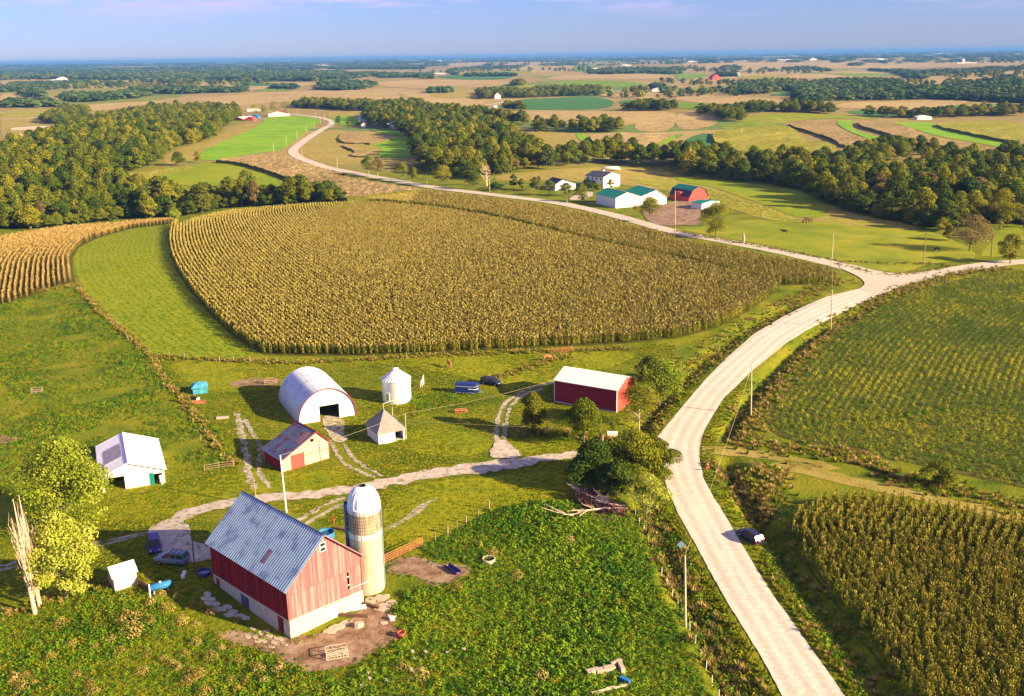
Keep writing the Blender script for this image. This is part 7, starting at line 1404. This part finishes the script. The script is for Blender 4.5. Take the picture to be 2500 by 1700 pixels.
# ------------------------------------------------------------------ props in the yards
def at_obj(o, t, rz=0, dz=0): (x, y), = P(t); o.location = (x, y, z1(x, y)+dz); o.rotation_euler = (0, 0, R(rz)); return o
# blue tarp tent
(x, y), = P("M1 1335,1085"); e = empty('tarp_shelter', (x, y, z1(x, y)), R(20), label='crumpled light blue tarpaulin shelter at the edge of the long shadow', cat='tarp'); r = random.Random(3); V = []; F = []
for i, (wz, hh) in enumerate(((1.5, 0), (1.55, 1.0), (1.75, 1.45), (1.0, 2.0), (.05, 2.35))):
    for k in range(16):
        t = 6.283*k/16; q = max(abs(math.cos(t)), abs(math.sin(t))); V.append((math.cos(t)/q*wz+r.uniform(-.09, .09), math.sin(t)/q*wz+r.uniform(-.09, .09), hh+r.uniform(-.08, .08)*(i > 0)))
for i in range(4):
    for k in range(16): F.append((i*16+k, i*16+(k+1) % 16, (i+1)*16+(k+1) % 16, (i+1)*16+k))
link('tarp', mesh('tarp', V, F, M_tarp), e); b = MB()
for k in range(5): b.tube([(r.uniform(-1.4, 1.4), r.uniform(-1.2, 1.2), 1.6), (r.uniform(-1.9, 1.9), r.uniform(-1.9, 1.9), 1.75)], .03, 4)
b.build('rope', M_bluetank, e, kind='stuff')
# sleds / old boats beside the tarp
for t, rz, m_, lb in (("M1 1290,1135", -25, M_woodd, 'dark brown old trough with pale end below the blue tarpaulin'), ("M1 1325,1162", 0, M_gatered, 'red edged dark trough lying nearest the hedge')):
    (x, y), = P(t); e = empty('trough', (x, y, z1(x, y)), R(rz), label=lb, cat='trough'); b = MB(); b.box(-1.3, 1.3, -.4, .4, .05, .15)
    b.build('base', m_, e)
    for s in (-1, 1): b = MB(); b.box(-1.3, 1.3, s*.4-.04, s*.4+.04, .05, .5); b.build('side', m_, e); b = MB(); b.box(s*1.34-.04, s*1.34+.04, -.44, .44, .05, .52); b.build('end', m_ if s < 0 else M_trim if m_ is M_woodd else M_barnred, e)
def bunk(name, label, t, rz, m, L=2.6, W2=.8, H=1.0, cat='feeder', slats=7):
    (x, y), = P(t); e = empty(name, (x, y, z1(x, y)), R(rz), label=label, cat=cat)
    for sx_ in (-1, 1):
        for sy_ in (-1, 1): b = MB(); b.tube([(sx_*L/2, sy_*W2, -.1), (sx_*L/2, sy_*W2, H)], .06, 5); b.build('post', m, e)
        b = MB(); b.tube([(sx_*L/2, -W2, H), (sx_*L/2, W2, H)], .05, 5); b.build('rail', m, e)
    for sy_ in (-1, 1):
        for zz in (.15, .5, H): b = MB(); b.tube([(-L/2, sy_*W2, zz), (L/2, sy_*W2, zz)], .055, 5); b.build('rail', m, e)
        for k in range(slats): b = MB(); xx = -L/2+L*(k+.5)/slats; b.tube([(xx, sy_*W2, .15), (xx, sy_*W2, .5)], .04, 4); b.build('slat', m, e)
    b = MB(); b.box(-L/2, L/2, -.25, .25, .28, .36); b.build('tray', m, e)
bunk('cattle_feeder', 'pale wooden slatted cattle feeder on the bare dirt before the red barn', "B1 2248,1310", 16, M_silo); bunk('cattle_feeder', 'old wooden feeder frame on the brown patch left of the round roofed shed', "M1 1805,1030", 12, M_wood, 2.6, .7, .9)
bunk('wooden_crate', 'weathered brown crate standing alone in the left pasture', "M1 248,1090", 18, M_wood, 2.2, .8, 1.0, 'crate', 9); bunk('old_implement', 'rusty farm implement frame in the weeds right of the grain bin', "M2 890,1222", 10, M_gatered, 2.4, .5, .6, 'implement', 3)
# stock tanks
def tank(name, label, t, r_, h_, m, inner, cat='stock tank', thick=.06):
    (x, y), = P(t); e = empty(name, (x, y, z1(x, y)), 0, label=label, cat=cat); b = MB(); b.lathe([(r_*.97, 0), (r_, h_*.3), (r_*.985, h_*.5), (r_, h_), (r_-thick, h_), (r_-thick, .1)], 28); b.build('tank_wall', m, e, True); b = MB(); b.lathe([(.01, h_*.55), (r_-thick, h_*.55)], 28); b.build('water', inner, e); return e
M_water = mat('water', [(.01, .06, .10)], rough=.05, spec=.8)
tank('stock_tank', 'big round blue stock tank behind the red barn roof', "Z6 1138,545", 1.25, .95, M_bluetank, M_water); tank('stock_tank', 'dark blue oval tub in the shade left of the red barn', "B1 1363,765", .95, .5, M_cpblue, M_water); 
tank('tyre_feeder', 'round pale rimmed tyre tank in the lush pasture', "B2 1075,682", .95, .55, M_silo, M_dark, 'tank', .14)
(x, y), = P("B2 42,430"); e = empty('water_pump', (x, y, z1(x, y)), R(0), label='red hand pump head beside the blue stock tank', cat='pump'); b = MB(); b.tube([(0, 0, 0), (0, 0, 1.0)], .09, 8); b.tube([(0, 0, .8), (.35, 0, .75)], .06, 6); b.build('pump_body', M_barnred, e); b = MB(); b.tube([(0, 0, 1.0), (-.5, .1, 1.25)], .04, 5); b.build('pump_handle', M_barnred, e)
(x, y), = P("B2 85,470"); o = MB().box(-.9, 1.6, -.25, .25, .0, .35).build('trough', M_woodd, None, label='dark low trough between the pump and the silo', cat='trough'); at_obj(o, "B2 85,470", -22)
tank('feed_barrel', 'red topped mineral barrel at the right end of the dirt yard', "B2 492,1185", .5, .7, M_barnred, M_silo, 'barrel')
(x, y), = P("B2 835,745"); e = empty('feed_trough', (x, y, z1(x, y)), R(-52), label='dark blue long trough on the dirt patch right of the silo', cat='trough'); b = MB(); b.prism([(-.45, .6), (-.3, .15), (.3, .15), (.45, .6), (.38, .6), (.25, .22), (-.25, .22), (-.38, .6)], -1.5, 1.5, 'x'); b.v = [(p[0], p[1], p[2]) for p in b.v]; b.build('trough_body', M_cpblue, e)
for s in (-1.3, 1.3): b = MB(); b.box(s-.05, s+.05, -.4, .4, 0, .3); b.build('leg', M_wood, e)
# propane tank
(x, y), = P("B1 1075,880"); e = empty('propane_tank', (x, y, z1(x, y)), R(28), label='pale blue propane cylinder lying in the weeds right of the tiny white shed', cat='gas tank'); b = MB(); b.tube([(-1.55, 0, .85), (-1.4, 0, .85), (1.4, 0, .85), (1.55, 0, .85)], [.2, .5, .5, .2], 16); b.build('cylinder', M_bluetank, e, True)
for s in (-.9, .9): b = MB(); b.box(s-.1, s+.1, -.4, .4, 0, .42); b.build('leg', M_conc, e)
b = MB(); b.lathe([(.14, 1.33), (.16, 1.5), (.02, 1.55)], 10); b.build('valve_cover', M_trim, e)
for t, lb in (("B1 1232,768", 'upper small white drum in the shade beside the lamp pole'), ("B1 1222,790", 'lower small white drum in the shade beside the lamp pole')): tank('drum', lb, t, .28, .5, M_trim, M_trim, 'drum', .04)
# white box at the lane
(x, y), = P("Z5 1555,945"); e = empty('utility_box', (x, y, z1(x, y)), R(-10), label='white box standing by the lane under the dark trees', cat='box'); b = MB(); b.box(-.9, .9, -.4, .4, .1, 1.3); b.build('cabinet', M_trim, e); b = MB(); b.box(-.95, .95, -.45, .45, 1.3, 1.4); b.build('lid', M_trim, e)
b = MB(); b.box(-.12, .0, -.12, .12, 0, 1.8); o = b.build('wooden_post', M_woodd, None, label='thick dark post left of the white box', cat='post'); at_obj(o, "Z5 1455,985"); b = MB(); b.box(-.12, .12, -.1, .1, 0, 1.7); o = b.build('wooden_post', M_silo, None, label='short pale post left of the white box', cat='post'); at_obj(o, "Z5 1470,985")
# concrete slabs and stones
def slabstone(name, label, t, w, d, h, rz, m=M_stone, cat='stone slab', group=None, tilt=0, seed=0, dz=0):
    r = random.Random(seed+int(w*100)); n = 7; pts = [(math.cos(6.283*k/n)*w/2*r.uniform(.75, 1.1), math.sin(6.283*k/n)*d/2*r.uniform(.75, 1.1)) for k in range(n)]
    b = MB(); b.add([(p[0], p[1], -.1) for p in pts]+[(p[0]*.97, p[1]*.97, h) for p in pts], [tuple(range(n-1, -1, -1)), tuple(range(n, 2*n))]+[(k, (k+1) % n, n+(k+1) % n, n+k) for k in range(n)])
    o = b.build(name, m, None, label=label, cat=cat, group=group); at_obj(o, t, rz, dz); o.rotation_euler = (R(tilt), R(tilt*.6), R(rz)); return o
for i, (t, w, d, rz) in enumerate((("B2 285,945", 2.0, 2.2, 10), ("B2 365,925", 2.6, 2.2, 40), ("B2 370,990", 2.6, 2.4, 5), ("B2 425,960", 1.6, 2.0, 60), ("B2 430,1045", 1.5, 1.2, 0), ("B2 60,1125", 2.2, 1.7, 20), ("B2 125,1095", 1.9, 1.5, 30), ("B2 15,1150", 2.0, 1.4, 10), ("B2 375,1093", 1.3, .8, 0))):
    slabstone('stone_slab', 'pinkish broken slab lying before the corner of the barn and silo', t, w, d, .14, rz, M_stone, group='broken slabs round the barn corner', seed=i)
for i, (x, y) in enumerate(P("B1 1690,1130 1740,1160 1800,1180 1850,1195 1700,1185 1760,1215 1810,1250 1870,1200 1720,1215 1655,1185 1900,1235 1780,1150 1740,1205 1830,1225")):
    o = slabstone('paving_stone', 'flat stone of the old paving at the near corner of the red barn', 'S 0,0', 1.15, .75, .09, random.uniform(-50, -20), M_stone, 'paving stone', 'old paving stones at the barn corner', seed=i+50); o.location = (x, y, z1(x, y))
for i, (x, y) in enumerate(P("B1 1385,900 1410,935 1440,965 1480,1000 1520,985 1560,1020 1600,1045 1450,1000 1530,1040 1640,1060 1390,960 1370,930")):
    o = slabstone('paving_stone', 'flat stone in the blue shade along the long wall of the red barn', 'S 0,0', 1.6, 1.0, .12, random.uniform(-50, -10), M_conc, 'paving stone', 'stones along the shaded barn wall', seed=i+80); o.location = (x, y, z1(x, y))
slabstone('stone_block', 'squared pale block lying on the dirt right of the white barn door', "B2 212,1120", 1.3, .8, .7, 15, M_silo, 'block', seed=3)
slabstone('boulder', 'rounded white stone at the right edge of the dirt yard', "B2 428,1072", .8, .7, .5, 0, M_trim, 'stone', seed=4)
for i, t in enumerate(("B2 565,1290", "B2 655,1292", "B2 800,1300", "B2 390,1485", "B2 280,1472", "B2 555,1410", "B2 228,1520", "B2 275,1435", "B2 910,1275", "B2 580,1335")): slabstone('stone', 'pale stone half hidden in the weeds below the dirt yard', t, .55, .5, .32, i*30, M_stone, 'stone', 'pale stones in the weeds', seed=i+20)
for t, l_, rz, m_, lb in (("B2 175,1050", 3.8, -8, M_woodd, 'dark rotten beam lying before the barn wall'), ("B2 180,1005", 3.0, 22, M_trim, 'pale channel shaped trough piece before the barn wall'), ("B2 290,985", 2.6, -28, M_woodd, 'short dark beam between the slabs at the barn corner'), ("B2 1200,1520", 2.2, -28, M_pole, 'thin pale stick lying in the weeds at the bottom')):
    b = MB(); b.box(-l_/2, l_/2, -.22, .22, .02, .4) if 'stick' not in lb else b.tube([(-l_/2, 0, .4), (l_/2, 0, .5)], .07, 5); o = b.build('beam', m_, None, label=lb, cat='beam'); at_obj(o, t, rz)
for i, (t, l_, w_, h_, rz, m_, lb) in enumerate((("B2 1770,1437", 1.55, .6, .5, 20, M_silo, 'leftmost concrete block of the broken wall in the pasture'), ("B2 1822,1432", 1.0, .6, .5, 15, M_stone, 'rough second block of the broken wall'), ("B2 1880,1420", 1.35, .7, .55, 15, M_stone, 'pinkish third block of the broken wall'), ("B2 1925,1385", 1.5, .35, .6, 32, M_silo, 'slanting wall piece left of the wall corner'),
        ("B2 1957,1405", 2.1, .5, .6, -80, M_silo, 'pale wall piece running down from the wall corner'), ("B2 1985,1490", 1.3, .5, .35, -40, M_bluetank, 'small blue tub at the lower end of the broken wall'), ("B2 1930,1535", 2.6, .25, .2, 14, M_pole, 'pale plank below the blue tub'), ("B2 1830,1560", 2.6, .22, .2, 20, M_pole, 'lower plank continuing to the left below the blue tub'))):
    b = MB(); b.box(-l_/2, l_/2, -w_/2, w_/2, 0, h_+.25); o = b.build('wall_block' if i < 5 else ('tub' if i == 5 else 'plank'), m_, None, label=lb, cat='wall block' if i < 5 else ('tub' if i == 5 else 'plank')); at_obj(o, t, rz)
b = MB(); b.box(-1.2, 1.2, -.5, .5, 0, .3); o = b.build('hay_bale', M_silo, None, label='pale flat heap on the grass by the wheel tracks', cat='heap'); at_obj(o, "M1 1485,1262", 8); 
(x, y), = P("M2 1955,1178"); e = empty('garden_tractor', (x, y, z1(x, y)), R(20), label='small red tractor half hidden at the right corner of the red steel shed', cat='tractor'); b = MB(); b.box(-.2, 1.0, -.3, .3, .5, 1.0); b.build('bonnet', M_barnred, e); b = MB(); b.box(-1.0, -.2, -.45, .45, .5, .7); b.box(-.9, -.75, -.3, .3, .7, 1.2); b.build('seat', M_black, e)
for xx, rr__ in ((-.6, .5), (.75, .3)):
    for s in (-.55, .55): wheel(e, xx, s, rr__, .25)
(x, y), = P("M2 1115,1205"); 
# round bale far out
b = MB(); b.lathe([(.01, 0), (.9, 0), (.95, .2), (.95, 1.4), (.9, 1.6), (.01, 1.6)], 16); o = b.build('white_tank', M_trim, None, True, label='white round tank beside the far gravel road', cat='tank'); at_obj(o, "T2 1114,447"); o.scale = (3, 3, 2)
